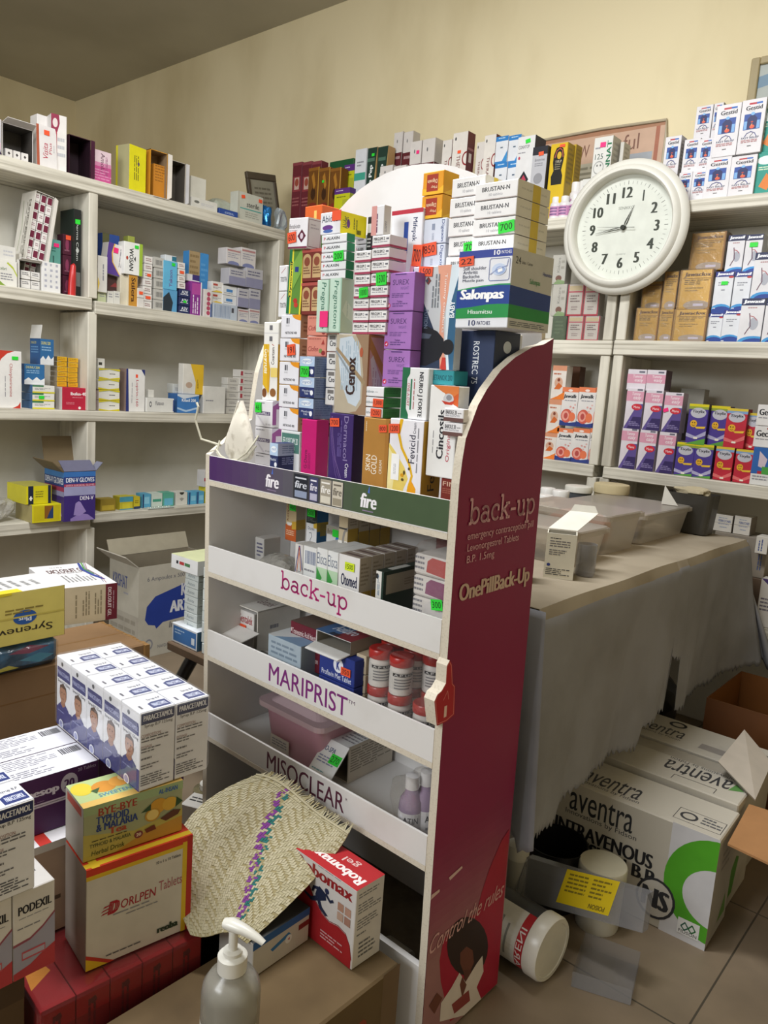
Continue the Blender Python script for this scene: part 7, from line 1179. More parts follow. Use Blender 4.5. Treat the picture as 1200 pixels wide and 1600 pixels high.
# opened white box with flap
w_ = .066; z1 = ROOM.on('y', 876, 834, 1.56).z
o = flapbox(Fr((-.823, 1.545, 0), math.radians(27)), 'small white leaflet box with its lid flap thrown open, on the table edge', 0, w_, 0, .055, ZT, z1, '#dedacb', '#b5b0a2', 'T', name='tablet_carton',
  art=dict(F=[('l', .12, .86, .5, .9, 1, BK_), ('l', .12, .68, .8, .84, 3, '#77767a'), ('l', .12, .5, .7, .64, 3, '#77767a'), ('e', .14, .3, .06, .035, '#2f3f8a'), ('l', .06, .06, .86, .22, 4, '#4a4a4e')], L=[('r', 0, 0, 1, .3, '#8f3f4a')]))
h = z1-ZT
f = MB(); a, b, v = Vector((.033, .0275, h)), Vector((.033, -.0275, h)), Vector((.04, .0, .055)); f.prism([Vector((-w_/2, .0275, h)), Vector((w_/2, .0275, h)), Vector((w_/2+.045, .11, h+.034)), Vector((-w_/2+.045, .11, h+.034))], (0, -.0012, .0015), '#e2dfd4'); f.build('lid_flap', o)
f = MB(); f.prism([Vector((-w_/2+.046, .1105, h+.0345)), Vector((w_/2+.044, .1105, h+.0345)), Vector((w_/2+.036, .118, h+.05)), Vector((-w_/2+.054, .118, h+.05))], (0, -.0015, .001), '#cfccc0'); f.build('tuck_tab', o)
carton(Fr((-.862, 1.435, 0), math.radians(27)), 'white and violet carton half hidden behind the maroon side panel', 0, .06, 0, .05, ZT, ROOM.on('y', 842, 843, 1.46).z, A('#d9d4d2', F=[('r', 0, .52, 1, .76, '#4a3466'), ('r', 0, 0, 1, .08, '#3a2f66'), ('l', .2, .2, .8, .4, 3, G1)], R=[('r', 0, .52, 1, .76, '#4a3466'), ('r', 0, 0, 1, .08, '#3a2f66')]), name='medicine_box')
mb = MB(); mb.lathe([(0, 0), (.02, 0), (.023, .006), (.023, .075), (.0215, .075), (.0215, .008), (0, .006)], CLEARCASE, 20, caps=False); o = mb.build('clear_cup', None, at(ROOM, (-.775, 1.655, ZT)), True); tag(o, 'clear plastic cup beside the opened white box', 'cup')
# bottles and tubs at the back of the table
WP_ = M('#dddbd2', 'plastic'); wb0 = tabbottle(.042, .1, 1.05, WP_); spots = [(857, 762, 2.44, .035), (877, 766, 2.40, .038), (852, 773, 2.33, .036), (868, 784, 2.30, .034)]
for k, (px, py, yy, r) in enumerate(spots):
    p = ROOM.on('y', px, py, yy); s = (p.z-ZT)/.1; m_ = at(ROOM, (p.x, yy, ZT))@Matrix.Diagonal((r/.042, r/.042, s, 1))
    q = wb0 if k == 0 else dup(wb0, m_); q.matrix_world = m_; tag(q, 'squat white bottle at the table back, %s' % ['tallest at the rear', 'broad one next to the grey tub', 'small one at the panel', 'front one'][k], 'bottle', 'white bottles on the table')
def tub(label, px0, px1, pyt, yy, body, lid, lidh=.02, name='tub', zb=ZT):
    p0, p1 = ROOM.on('y', px0, pyt+10, yy), ROOM.on('y', px1, pyt+10, yy); r = (p1.x-p0.x)/2*.9; zt = ROOM.on('y', (px0+px1)/2, pyt, yy).z
    o = empty(name, at(ROOM, ((p0.x+p1.x)/2, yy, zb))); tag(o, label, 'tub'); h = zt-zb
    mb = MB(); mb.lathe([(0, 0), (r*.88, 0), (r*.9, .004), (r*.95, h-lidh)], body, 30); mb.build('body', o, smooth=True)
    mb = MB(); mb.lathe([(0, h-lidh-.001), (r, h-lidh-.001), (r, h-.004), (r*.96, h), (r*.88, h+.001), (0, h+.0015)], lid, 30, caps=False); mb.build('lid', o, smooth=True); return o
tub('grey tub with a white lid at the back of the table', 882, 926, 759, 2.52, M('#4a4f55', 'plastic'), M('#d2d0c6', 'plastic'))
tub('dusty beige tub at the back of the table', 927, 985, 756, 2.57, M('#b3a684', 'matte'), M('#bcae8a', 'matte'), .03)
mb = MB(); mb.box(-.014, .014, -.002, .002, 0, .13, '#3f382c'); o = mb.build('brown_card'); o.matrix_world = at(ROOM, (ROOM.on('y', 915, 770, 2.48).x, 2.64, ZT+.001))@Matrix.Rotation(math.radians(14), 4, 'Y'); tag(o, 'narrow brown card strip standing behind the tubs', 'card')
p = ROOM.on('y', 1097, 772, 2.60); mb = tubmesh(.07, .08, .045, .05, 0, p.z-ZT, M('#3a3833', 'plastic')); o = mb.build('dark_bin', None, at(ROOM, (p.x-.03, 2.60, ZT))); tag(o, 'dark grey bin with crumpled paper at the far table end', 'bin')
o = blob('crumpled_paper', (0, 0, .022), (.055, .03, .02), M('#b3a88c', 'matte'), 61, 3, .25, None); o.matrix_world = at(ROOM, (p.x-.03, 2.60, p.z-.02)); tag(o, 'crumpled beige paper sticking out of the dark bin', 'paper')
mb = MB(); mb.prism([(0, 0, 0), (.05, .01, 0), (.0, .012, .06)], (0, .001, 0), '#c9c6bd'); o = mb.build('paper_scrap'); pz = ROOM.on('y', 1034, 782, 2.46); o.matrix_world = at(ROOM, (pz.x, 2.46, ROOM.on('x', 1060, 796, -.85).z+.006)); tag(o, 'white pointed paper scrap on the largest cloudy bin', 'paper')
# ================================================================ floor, right of the stand
WC = stained('worn_white_carton', '#b3ada0', '#8d8470', (1, 1, 1), .6, .8, .1, 7, 6, .5, .8)
def boxm(fr, name, label, x0, x1, y0, y1, z0, z1, m, art, cat='box', rz=0):
    w, d, h = x1-x0, y1-y0, z1-z0; mb = MB(); mb.box(-w/2, w/2, -d/2, d/2, 0, h, m, .003); fm = faces(w, d, h)
    for f, pr in art.items(): deco(mb, *fm[f], pr, random.Random(9))
    o = mb.build(name, None, fr.M@Matrix.Translation(((x0+x1)/2, (y0+y1)/2, z0))@Matrix.Rotation(math.radians(rz), 4, 'Z')); return tag(o, label, cat)
AV = dict(F=[('r', .74, 0, 1, 1, '#c3c2c4'), ('p', [(1.03+.30*math.cos(math.radians(90+180*i/20)), .52+.46*math.sin(math.radians(90+180*i/20))) for i in range(21)]+[(1.03+.19*math.cos(math.radians(270-180*i/20)), .46+.26*math.sin(math.radians(270-180*i/20))) for i in range(21)], '#4c9a22'), ('t', 'aventra', .12, .74, .52, .94, '#26282c', 0, .006), ('t', 'Innovations by Fidson', .1, .68, .55, .74, '#3a3c40'), ('t', 'INTRAVENOUS', .04, .50, .66, .63, '#1c1c20', 0, .03), ('t', 'INFUSION B.P', .05, .37, .68, .49, '#1c1c20', 0, .03),  # paler end strip of the front: the lit part of the carton, painted in
   ('e', .7, .26, .115, .185, '#2a2a2e'), ('e', .7, .26, .1, .162, '#b7b2a8'), ('t', 'NS', .62, .17, .78, .35, '#2a2a2e', 0, .04), ('r', .84, .06, .96, .2, '#d8d8d6'), ('s', [(.86, .13), (.88, .17), (.9, .13), (.88, .1), (.86, .13)], .003, '#2a5a4a'), ('s', [(.9, .13), (.92, .17), (.94, .13), (.92, .1), (.9, .13)], .003, '#2a6a3a'), ('t', 'FIDSON', .85, .07, .95, .1, '#2a2a2e')],
   T=[('t', 'aventra', .14, .2, .5, .6, '#3a3a3c', 0, .006), ('t', 'Innovations by Fidson', .12, .08, .52, .2, '#4a4a4c'), ('s', [(.72, .14), (.72, .5), (.98, .5), (.98, .14), (.72, .14)], .0015, '#3a3a3c'), ('e', .79, .32, .05, .12, '#3a3a3c'), ('e', .79, .32, .035, .08, '#b3ada0'), ('l', .86, .2, .97, .45, 3, '#5a5a5c')], R=[('l', .3, .6, .7, .8, 3, '#8a8478'), ('p', [(.5, .1), (.8, .3), (.9, .1)], '#6a9a4a')])
boxm(ROOM, 'infusion_carton', 'white infusion carton with a green curve and black lettering on the floor', -.815, -.413, 1.70, 1.86, 0, .272, WC, AV, rz=2)
boxm(ROOM, 'infusion_carton', 'taped infusion carton, second behind the green curved one', -.84, -.425, 1.872, 2.06, 0, .285, WC, dict(T=[('t', 'aventra', .5, .25, .9, .6, '#3a3a3c', 180, .006), ('t', 'Innovations by Fidson', .5, .62, .9, .74, '#4a4a4c', 180), ('r', 0, .72, 1, 1, '#9d9688'), ('e', .12, .4, .05, .16, '#3a3a3c'), ('e', .12, .4, .035, .1, '#b3ada0'), ('p', [(.9, .3), (.98, .4), (.92, .55)], '#5a8a4a'), ('s', [(.6, .06), (.6, .2), (.85, .2), (.85, .06)], .0015, '#3a3a3c')], R=[('p', [(.0, .3), (.3, .45), (.45, .4), (.3, .1), (0, .1)], '#4c8a2a')]), rz=1)
boxm(ROOM, 'infusion_carton', 'infusion carton at the back of the row under the table', -.86, -.44, 2.07, 2.25, 0, .29, WC, dict(T=[('t', 'aventra', .16, .3, .5, .6, '#3a3a3c', 0, .006), ('t', 'Innovations by Fidson', .16, .18, .5, .28, '#4a4a4c'), ('e', .4, .8, .06, .12, '#2a2a2c'), ('e', .4, .8, .04, .07, '#b3ada0'), ('r', .62, .2, .8, .4, '#8d8780'), ('t', 'aventra', .78, .5, 1, .75, '#3a3a3c', 180, .006)]))
KR = stained('brown_kraft', '#8a5c34', '#6d4524', (1, 1, 1), .5, .85, .06, 5, 5); 
o = flapbox(ROOM, 'open empty brown carton behind the infusion cartons', -.655, -.12, 2.32, .34, 0, .36, '#5f3a1e', '#70451f', 'T', name='brown_carton')
p4 = [ROOM.on('z', *q, .30) for q in ((1122, 1190), (1162, 1140), (1200, 1180), (1180, 1250))]
o = flapbox(ROOM, 'white faced brown carton with flaps out at the picture edge on the floor', -.20, .12, 1.66, .33, 0, .285, '#b7b2a6', '#9a6f45', 'T', name='brown_carton')
f = MB(); f.prism([(-.16, -.165, .285), (-.16, .10, .285), (-.375, .11, .268), (-.36, -.10, .262)], (0, 0, -.005), '#a5784e'); f.build('flap', o)['label'] = 'brown cardboard flap'
f = MB(); o_ = Vector((-.04, 1.825, 0)); f.prism([ROOM.on('z', a_, b_, c_)-o_ for a_, b_, c_ in ((1180, 1250, .287), (1206, 1192, .30), (1163, 1140, .35), (1122, 1190, .325))], (0, .003, -.005), '#b5aca0'); f.build('flap', o)['label'] = 'pale grey cardboard flap'
o = blob('polythene_bag', (0, 0, .17), (.10, .12, .17), M('#0d0c0c', 'plastic'), 71, 3, .2); o.matrix_world = at(ROOM, (-.90, 2.42, .0)); tag(o, 'black bag shape added to darken the space under the table', 'plastic bag')  # dark blob added so the space below the table reads black
# jars, bucket and cases
def lyingjar():
    p = ROOM.on('z', 862, 1532, 0.0); r = .068; ax = Vector((1, -.06, 0)).normalized(); q_ = ROOM.on('z', 862, 1484, r); c = Vector((q_.x, q_.y, r))-ax*.029
    rot = Vector((0, 0, 1)).rotation_difference(ax).to_matrix().to_4x4()
    o = empty('jar', Matrix.Translation(c)@rot@Matrix.Rotation(math.radians(200), 4, 'Z')); tag(o, 'large grey and white jar lying on its side, white lid toward the viewer', 'jar')
    mb = MB(); mb.lathe([(0, -.16), (.060, -.16), (.064, -.155), (.064, .0)], M('#4a4b4d', 'plastic'), 36); mb.build('body', o, smooth=True)
    mb = MB(); mb.lathe([(0, -.001), (.068, -.001), (.068, .026), (.065, .031), (.057, .031), (.056, .029), (0, .029)], M('#d3d0c6', 'plastic'), 40, caps=False); mb.build('lid', o, smooth=True)
    mb = MB(); W_ = lambda a, z, rr=.0645: (rr*math.cos(math.radians(a)), rr*math.sin(math.radians(a)), z)
    def patch(a0, a1, z0, z1, c, rr): n = 14; mb.mesh([W_(a0+(a1-a0)*i/n, z, rr) for z in (z0, z1) for i in range(n+1)], [(i, i+1, i+n+2, i+n+1) for i in range(n)], c)
    patch(-10, 110, -.15, -.022, '#cfccc6', .0645); patch(-10, 110, -.022, -.003, '#b02a30', .0645)
    vs_, fs_, _ = glyphs('ARENI', 0, 2); mb.mesh([W_(20+78*(1-x), -.020+.014*y, .0652) for x, y in vs_], fs_, '#e6e0de')
    for k in range(6): patch(10+8*(k % 3), 90-6*(k % 2), -.14+.018*k, -.135+.018*k, '#8a8a88', .0652)
    mb.build('label', o)
lyingjar()
tub('white lidded tub standing in front of the infusion carton', 902, 984, 1348, 1.615, M('#c9c5b8', 'plastic'), M('#c3bda6', 'plastic'), .03, zb=.0)
mb = MB(); pb_ = ROOM.on('y', 872, 1312, 1.62); rr = .075; mb.lathe([(0, 0), (rr*.85, 0), (rr, pb_.z), (rr*.96, pb_.z), (rr*.82, .006), (0, .006)], M('#151517', 'plastic'), 30, caps=False); o = mb.build('bucket', None, at(ROOM, (pb_.x, 1.615, 0)), True); tag(o, 'black plastic bucket beside the white lidded tub', 'bucket')
tub('grey white tub under the cloth end by the stand', 792, 828, 1318, 1.50, M('#9a978f', 'plastic'), M('#b5b2a8', 'plastic'), .03, zb=0)
q = [ROOM.on('z', *t, .02) for t in ((889, 1512), (990, 1500), (978, 1566), (886, 1540))]
cc = empty('clear_case', ROOM.M); tag(cc, 'clear plastic clamshell case lying open on the floor with a yellow notice', 'case')
def slab_(pts, th, m, rim=.0):
    mb = MB(); mb.prism(pts, th, m); return mb
c0 = Vector((-.53, 1.49, 0)); U_ = Vector((.21, -.055, 0)); V2 = Vector((-.045, -.14, 0))
base = [c0+Vector((-.115, .0, .001)), c0+Vector((-.115, -.10, .001)), c0+Vector((.075, -.11, .001)), c0+Vector((.085, .0, .001))]
pb2 = [ROOM.on('z', *t, .001) for t in ((892, 1541), (985, 1571), (998, 1510), (912, 1478))]
mb = MB(); lo = [Vector(t) for t in pb2]; hi = [t+Vector((0, 0, .035)) for t in lo]; mb.poly(lo, CLEARCASE); mb.mesh(lo+hi, [(i, (i+1) % 4, (i+1) % 4+4, i+4) for i in range(4)], CLEARCASE); mb.build('base_tray', cc)
pl_ = [ROOM.on('y', *t, 1.475) for t in ((803, 1400), (1000, 1462), (1003, 1408), (816, 1345))]
lid_ = [Vector((t.x, 1.475+(t.z-.08)*.25, t.z)) for t in pl_]
mb = MB(); mb.prism(lid_, (.004, .02, 0), CLEARCASE); mb.build('lid_tray', cc)
uu = (lid_[1]-lid_[0]); vv = (lid_[3]-lid_[0]); nn = uu.cross(vv).normalized(); O_ = lid_[0]+uu*.34+vv*.16+nn*.0006
mb = MB(); deco(mb, O_, uu*.40, vv*.80, nn, [('r', 0, 0, 1, 1, '#d3b80e'), ('l', .08, .3, .46, .9, 5, '#7a6a10'), ('l', .54, .3, .92, .9, 5, '#7a6a10'), ('t', 'POISON', .6, .06, .9, .2, '#5a4a10', 180, .02)]); mb.build('yellow_notice', cc)
# ================================================================ piles of cartons close to the viewer
def FB(label, fx, fy, yaw, x0, x1, y0, d, z0, z1, art, **kw): return carton(Fr((fx, fy, 0), math.radians(yaw)), label, x0, x1, y0, d, z0, z1, art, **kw)
# red film-wrapped bundle
rb = empty('carton_bundle', Fr((-1.002, .473, 0), math.radians(84.5)).M); tag(rb, 'film wrapped bundle of red cartons under the tablet carton', 'bundle'); w = .0546
REDB = '#960f16'
for lv, (z0, z1) in enumerate(((0, .082), (.083, .165), (.166, .249))):
    for k in range(5):
        mb = MB(); mb.box(w*k+.0006, w*(k+1)-.0006, 0, .25, z0, z1-.0008, REDB, .0015)
        deco(mb, (w*k, 0, z0), (w, 0, 0), (0, 0, z1-z0), (0, -1, 0), [('r', .02, 0, .98, .5, '#7c0d14'), ('lv', .35, .1, .65, .8, 2, '#5a1018'), ('e', .5, .72, .1, .07, '#5a1018')])
        if lv == 2: deco(mb, (w*k, 0, z1-.0008), (w, 0, 0), (0, .25, 0), (0, 0, 1), [('r', .02, .0, .98, 1, '#8c0f16')]+([('p', [(.1, .2), (.8, .3), (.6, .5), (.2, .4)], '#c98a2a'), ('p', [(.3, .55), (.7, .5), (.6, .7)], '#4a4a8a')] if k == 0 else []))
        mb.build('carton', rb)
mb = MB(); mb.box(-.003, w*5+.003, -.004, .253, 0.001, .252, film('bundle_film', '#f6eeee', .985, .12, .4, 14), .008, skip='B'); mb.build('film_wrap', rb)
DOR = A('#cdc8be', F=[('r', 0, .93, 1, 1, '#c83a22'), ('r', 0, .89, .9, .93, '#d8b428'), ('r', .9, 0, .945, .95, '#d8b428'), ('r', .945, 0, 1, 1, '#b02a24'), ('p', [(0, 0), (.22, 0), (0, .14)], '#d8b428'), ('p', [(0, .12), (0, .16), (.26, 0), (.2, 0)], '#b83a2a'),
   ('t', 'ORLPEN', .31, .5, .64, .59, '#a02a36', 0, .014, .1), ('t', 'Tablets', .67, .53, .9, .63, '#a8606a'), ('t', 'D', .2, .485, .3, .61, '#a8202c', 0, .09, .2), ('p', [(.13, .53), (.21, .545), (.21, .555), (.15, .545)], '#a8202c'), ('p', [(.13, .50), (.21, .512), (.21, .522), (.15, .515)], '#a8202c'), ('p', [(.15, .565), (.22, .575), (.22, .585), (.16, .58)], '#a8202c'), ('l', .24, .45, .76, .475, 1, G1), ('l', .36, .415, .66, .435, 1, G1), ('t', '10 x 1 x 10 Tablets', .64, .82, .88, .85, '#3a3a3c', 0, .01), ('t', 'reoba', .66, .09, .87, .16, '#2a3a2a', 0, .05), ('l', .18, .06, .5, .085, 1, '#5a5a5c')],
   L=[('r', 0, 0, 1, 1, '#8d8278')], T=[('r', 0, 0, 1, 1, '#c83a22'), ('r', 0, .04, 1, .16, '#d8b428'), ('r', .05, 0, .12, .3, '#d8b428')], R=[('r', 0, 0, 1, 1, '#a8282a')])
FB('white carton framed in red and yellow standing on the red bundle', -1.025, .557, 80.9, 0, .180, 0, .098, .253, .430, DOR, name='tablet_carton')
lem = lambda cx, cy, r, c: ('e', cx, cy, r, r*1.6, c)
TEA_ = A('#9ca079', F=[('p', [(0, 0), (1, 0), (1, .45), (.5, .3), (0, .5)], '#b3a654'), ('p', [(.3, 0), (1, 0), (1, .3), (.6, .2)], '#b88a3a'), ('r', 0, .84, 1, 1, '#98ab7c'), ('t', 'BYE-BYE', .14, .78, .52, .92, '#9a3628', 0, .02), ('t', 'TYPHOID', .12, .63, .44, .77, '#2a3f7a', 0, .03), ('t', '& MALARIA', .12, .49, .53, .63, '#2a3f7a', 0, .03), ('t', 'Tea', .24, .38, .42, .5, '#a8462a', 0, .03), ('l', .08, .31, .46, .345, 1, '#3a3a2a'), ('t', 'TYPHOID & MALARIA', .06, .22, .46, .29, '#3a4a34', 0, .01), ('t', 'Herbal Drink', .08, .07, .4, .16, '#3a4a24', 0, .006, .1), ('e', .54, .2, .045, .07, '#7a3a3a'), ('t', '20', .515, .17, .565, .23, '#e0d0b8', 0, .02),
   ('t', 'AL-IHSAN', .74, .86, .94, .95, '#3f62a0', 0, .02), lem(.74, .64, .09, '#c9942e'), lem(.86, .62, .08, '#d0a23a'), lem(.68, .5, .08, '#b98a30'), lem(.68, .5, .062, '#dcc070'), ('p', [(.56, .6), (.66, .72), (.66, .6)], '#2f4a2a'), ('p', [(.93, .72), (1, .6), (.92, .52)], '#2f4a2a'), ('p', [(.76, .38), (.9, .48), (.98, .44), (.95, .36), (.82, .3)], '#5a3524'), ('p', [(.6, .26), (.7, .3), (.72, .2), (.62, .18)], '#6a2e1e')],
   L=[('r', 0, 0, 1, 1, '#a8a59a'), ('r', .1, .8, .9, .95, '#b0584a')], T=[('r', 0, 0, 1, 1, '#aebf86'), ('r', 0, 0, 1, .2, '#d3b060'), ('e', .1, .7, .1, .25, '#d3c03a'), ('e', .3, .6, .12, .22, '#c98a34'), ('e', .46, .65, .1, .2, '#d89a40'), ('e', .55, .75, .08, .16, '#e3c890'), ('p', [(.16, .55), (.26, .6), (.2, .4)], '#3f5a34'), ('t', 'SWEETENER', .2, .24, .6, .36, '#4f86a8', 0, .01)])
FB('green and yellow herbal tea carton with a lemon picture', -1.045, .562, 80.8, 0, .167, 0, .084, .431, .5235, TEA_, name='tea_carton')
# ten paracetamol syrup cartons
PAR = A('#e2e3e8', F=[('p', [(.03, .985), (.97, .985), (.97, .865), (.9, .845), (.03, .845)], '#28335f'), ('t', 'PARACETAMOL', .09, .885, .93, .955, '#e4e6ee', 0, .03), ('t', 'Syrup B.P 125mg', .12, .79, .92, .84, '#26262e', 0, .014), ('t', 'COMPOSITION:', .04, .68, .6, .72, '#8a5a52', 0, .006), ('l', .04, .6, .8, .675, 2, '#6a6a70'), ('t', 'DOSAGE', .04, .545, .34, .575, '#8a5a52', 0, .006), ('l', .04, .47, .6, .54, 2, '#6a6a70'), ('l', .04, .37, .5, .42, 1, '#6a6a70'), ('l', .04, .26, .54, .33, 2, '#6a6a70'), ('l', .04, .05, .95, .2, 5, '#5a5a62')],
   L=[('r', 0, 0, 1, .28, '#2b2f78'), ('p', [(.06, .86), (.9, .86), (.94, .82), (.94, .70), (.06, .70)], '#2a3272'), ('t', 'PARACETAMOL', .1, .75, .9, .81, '#aeb4da', 0, .02), ('t', 'Syrup B.P 125mg', .1, .63, .92, .68, '#3a3a46', 0, .01), ('e', .4, .92, .07, .03, '#4a4f56'),
      ('p', [(.1, .1), (.12, .3), (.3, .36), (.62, .36), (.84, .3), (.9, .1)], '#2b2f78'), ('p', [(.3, .34), (.36, .42), (.58, .42), (.62, .34), (.46, .3)], '#9a6a50'), ('e', .47, .5, .235, .13, '#a87a5e'), ('p', [(.23, .53), (.27, .61), (.47, .65), (.67, .61), (.71, .53), (.62, .585), (.32, .585)], '#4a3428'), ('e', .4, .515, .025, .012, '#3a241c'), ('e', .55, .515, .025, .012, '#3a241c'), ('s', [(.4, .435), (.47, .425), (.54, .435)], .0012, '#6a3a34'), ('e', .27, .5, .03, .03, '#98694f'), ('e', .67, .5, .03, .03, '#98694f'),
      ('l', .14, .2, .8, .24, 1, '#7a80b8'), ('e', .36, .05, .15, .065, '#e0e2ee'), ('e', .36, .05, .11, .045, '#8f94c0')],
   T=[('p', [(.42, .1), (.95, .1), (.95, .5), (.55, .5), (.42, .42)], '#2c3872'), ('t', 'PARACETAMOL', .5, .2, .9, .4, '#d3d8ea', 0, .03), ('t', 'Syrup B.P', .52, .58, .9, .72, '#3a3a48', 0, .014), ('r', .14, .2, .2, .42, '#5a5a66'), ('s', [(0, .02), (1, .02)], .0008, '#c3c4ca')])
pw, pd = .0645, .0652; GPA = 'paracetamol syrup cartons in the ten pack'
for r in range(5):
    for c in range(2):
        FB('paracetamol carton of the ten pack, %s column, %s from the front' % (('child picture', 'plain')[c], NTH[r]), -1.030, .649, 85.9, pw*c, pw*(c+1)-.0006, pd*r, pd-.0006, .5245, .661, PAR, name='syrup_carton', group=GPA, key='par')
fr_p = Fr((-1.030, .649, 0), math.radians(85.9)); mb = MB(); mb.box(-.0035, pw*2+.003, -.004, pd*5+.003, .525, .6645, film('pack_film', '#ffffff', .95, .1, .5, 14), .006, skip='BT'); o = mb.build('shrink_film', None, fr_p.M); tag(o, 'clear shrink film around the ten paracetamol cartons', 'plastic film')
# purple tablet cartons
NES = A('#e3e3ea', F=[('r', 0, 0, 1, 1, '#4a2350'), ('t', 'Penesop', .36, .24, .70, .6, '#d8cdd8', 0, .03), ('e', .775, .48, .065, .36, '#bfb4be'), ('t', '20', .735, .32, .815, .64, '#4a2350', 0, .03), ('t', '20 Tablets', .84, .8, .98, .92, '#b8a6ba'), ('l', .3, .08, .62, .14, 1, '#8a6a8e'), ('r', 0, 0, 1, .06, '#c9b9c6')],
   T=[('l', .04, .55, .3, .9, 5, '#8a8a94'), ('l', .36, .5, .78, .92, 6, '#8a8a94'), ('l', .04, .1, .3, .4, 4, '#9a9aa4'), ('l', .36, .1, .7, .4, 4, '#8a8a94'), ('b', .82, .62, .98, .88, '#3a3a40'), ('p', [(0, 0), (.2, 0), (.16, 1), (0, 1)], '#cfc8bd')], R=[('r', 0, 0, 1, 1, '#4a2350')])
for lv in range(2):
    for r in range(2):
        z0 = .4215+.0515*lv
        FB('flat purple fronted tablet carton, %s layer, %s row' % (('lower', 'upper')[lv], ('front', 'back')[r]), -1.181, .531, 86, -.10, .1275, .088*r, .0872, z0, z0+.051, NES if lv else dict(NES, F=[('r', 0, 0, 1, 1, '#4a2350'), ('r', 0, .94, 1, 1, '#c9b9c6')]), name='tablet_carton', group='purple fronted tablet cartons', key='nes%d' % lv)
FB('flat purple tablet carton under the near end of the ten pack', -1.183, .531, 86, .1285, .30, 0, .176, .4215, .524, NES, name='tablet_carton')
FB('tall white carton with a red bar and black lettering under the purple cartons', -1.150, .50, 86, -.06, .105, 0, .2, .253, .4205, A('#a58d78', F=[('r', 0, .92, 1, 1, '#c9c2b8'), ('l', .2, .3, .9, .4, 1, '#5a4a3a')], T=[('r', 0, 0, 1, 1, '#d3d0d2'), ('r', .62, .0, .74, .5, '#b8342a'), ('t', 'Tofen', .2, .05, .55, .35, '#3a3a2a', 90, .02)]), name='tablet_carton')
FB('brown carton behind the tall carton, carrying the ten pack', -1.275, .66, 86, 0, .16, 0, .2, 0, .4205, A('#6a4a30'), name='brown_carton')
# left pile
for r in range(2):
    FB('paracetamol syrup carton at the picture edge, %s of two' % ('front', 'rear')[r], -.980, .405, 88, -.013, .0505, .066*r, .0655, .475, .611, PAR, name='syrup_carton', key='par')
POD = A('#d3d0cc', F=[('p', [(0, 0), (1, 0), (1, .62), (.7, .5), (.4, .42), (0, .4)], '#9c9aac'), ('p', [(0, .42), (.4, .44), (.7, .52), (1, .64), (1, .61), (.7, .49), (.4, .41), (0, .39)], '#8f4a5a'), ('p', [(0, 0), (1, 0), (1, .26), (.7, .2), (.4, .12), (0, .08)], '#b03a40'), ('t', 'PODEXIL', .12, .74, .92, .84, '#1e1e26', 0, .03), ('l', .14, .68, .86, .7, 1, G1), ('l', .1, .56, .92, .59, 1, '#7a7a80'), ('r', .2, .2, .76, .3, '#b8505a'), ('r', .22, .22, .74, .28, '#a9a3b4')], T=[('t', 'Podexil', .3, .3, .8, .6, '#2a2a30', 0, .02)])
for k in range(2):
    FB('white, grey and red syrup carton under the edge paracetamol, %s one' % ('inner', 'outer')[k], -.984, .366, 88, .06*(1-k), .06*(1-k)+.0594, 0, .12, .340, .4742, POD, name='syrup_carton', key='pod')
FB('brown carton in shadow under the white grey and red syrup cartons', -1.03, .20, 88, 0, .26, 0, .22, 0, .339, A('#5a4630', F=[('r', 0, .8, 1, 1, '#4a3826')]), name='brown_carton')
mb = MB(); mb.box(-.05, .03, -.06, .03, 0, .22, '#8a7450'); mb.box(-.052, -.01, -.062, .032, .22, .223, '#b9a98a'); o = mb.build('brown_carton', None, at(ROOM, (-.90, .33, 0))@Matrix.Rotation(.5, 4, 'Z')); tag(o, 'torn beige carton corner at the lower picture edge', 'box')
# big brown carton with pain-gel and capsule cartons on it
KRA = stained('kraft_carton', '#86694a', '#6b5238', (1, 1, 1), .5, .85, .06, 5, 5)
FK = Fr((-1.672, .30, 0), math.radians(89.0)); w, d, h = .755, .225, .518
mb = MB(); mb.box(0, w, 0, d, 0, h, KRA, .004); deco(mb, (0, 0, 0), (w, 0, 0), (0, 0, h), (0, -1, 0), [('r', 0, .86, .98, .865, '#7a5834'), ('t', 'The', .44, .56, .55, .62, '#4a3520', 0, .01), ('t', 'ra.', .46, .48, .54, .53, '#4a3520', 0, .01)])
deco(mb, (0, 0, h), (w, 0, 0), (0, d, 0), (0, 0, 1), [('r', 0, .47, 1, .5, '#7d5c36')])
o = mb.build('brown_carton', None, FK.M); tag(o, 'large closed brown carton with a frayed end behind the paracetamol pack', 'box')
mb = MB(); rn = random.Random(12)
for i in range(14): 
    y = d*i/13; mb.box(w-.004, w+.006+.006*rn.random(), y-.008, y+.008, h-.035-.02*rn.random(), h-.002, '#8a683e')
mb.build('torn_edge', o)
FD = Fr((-1.90, .985, 0), math.radians(80.2)); 
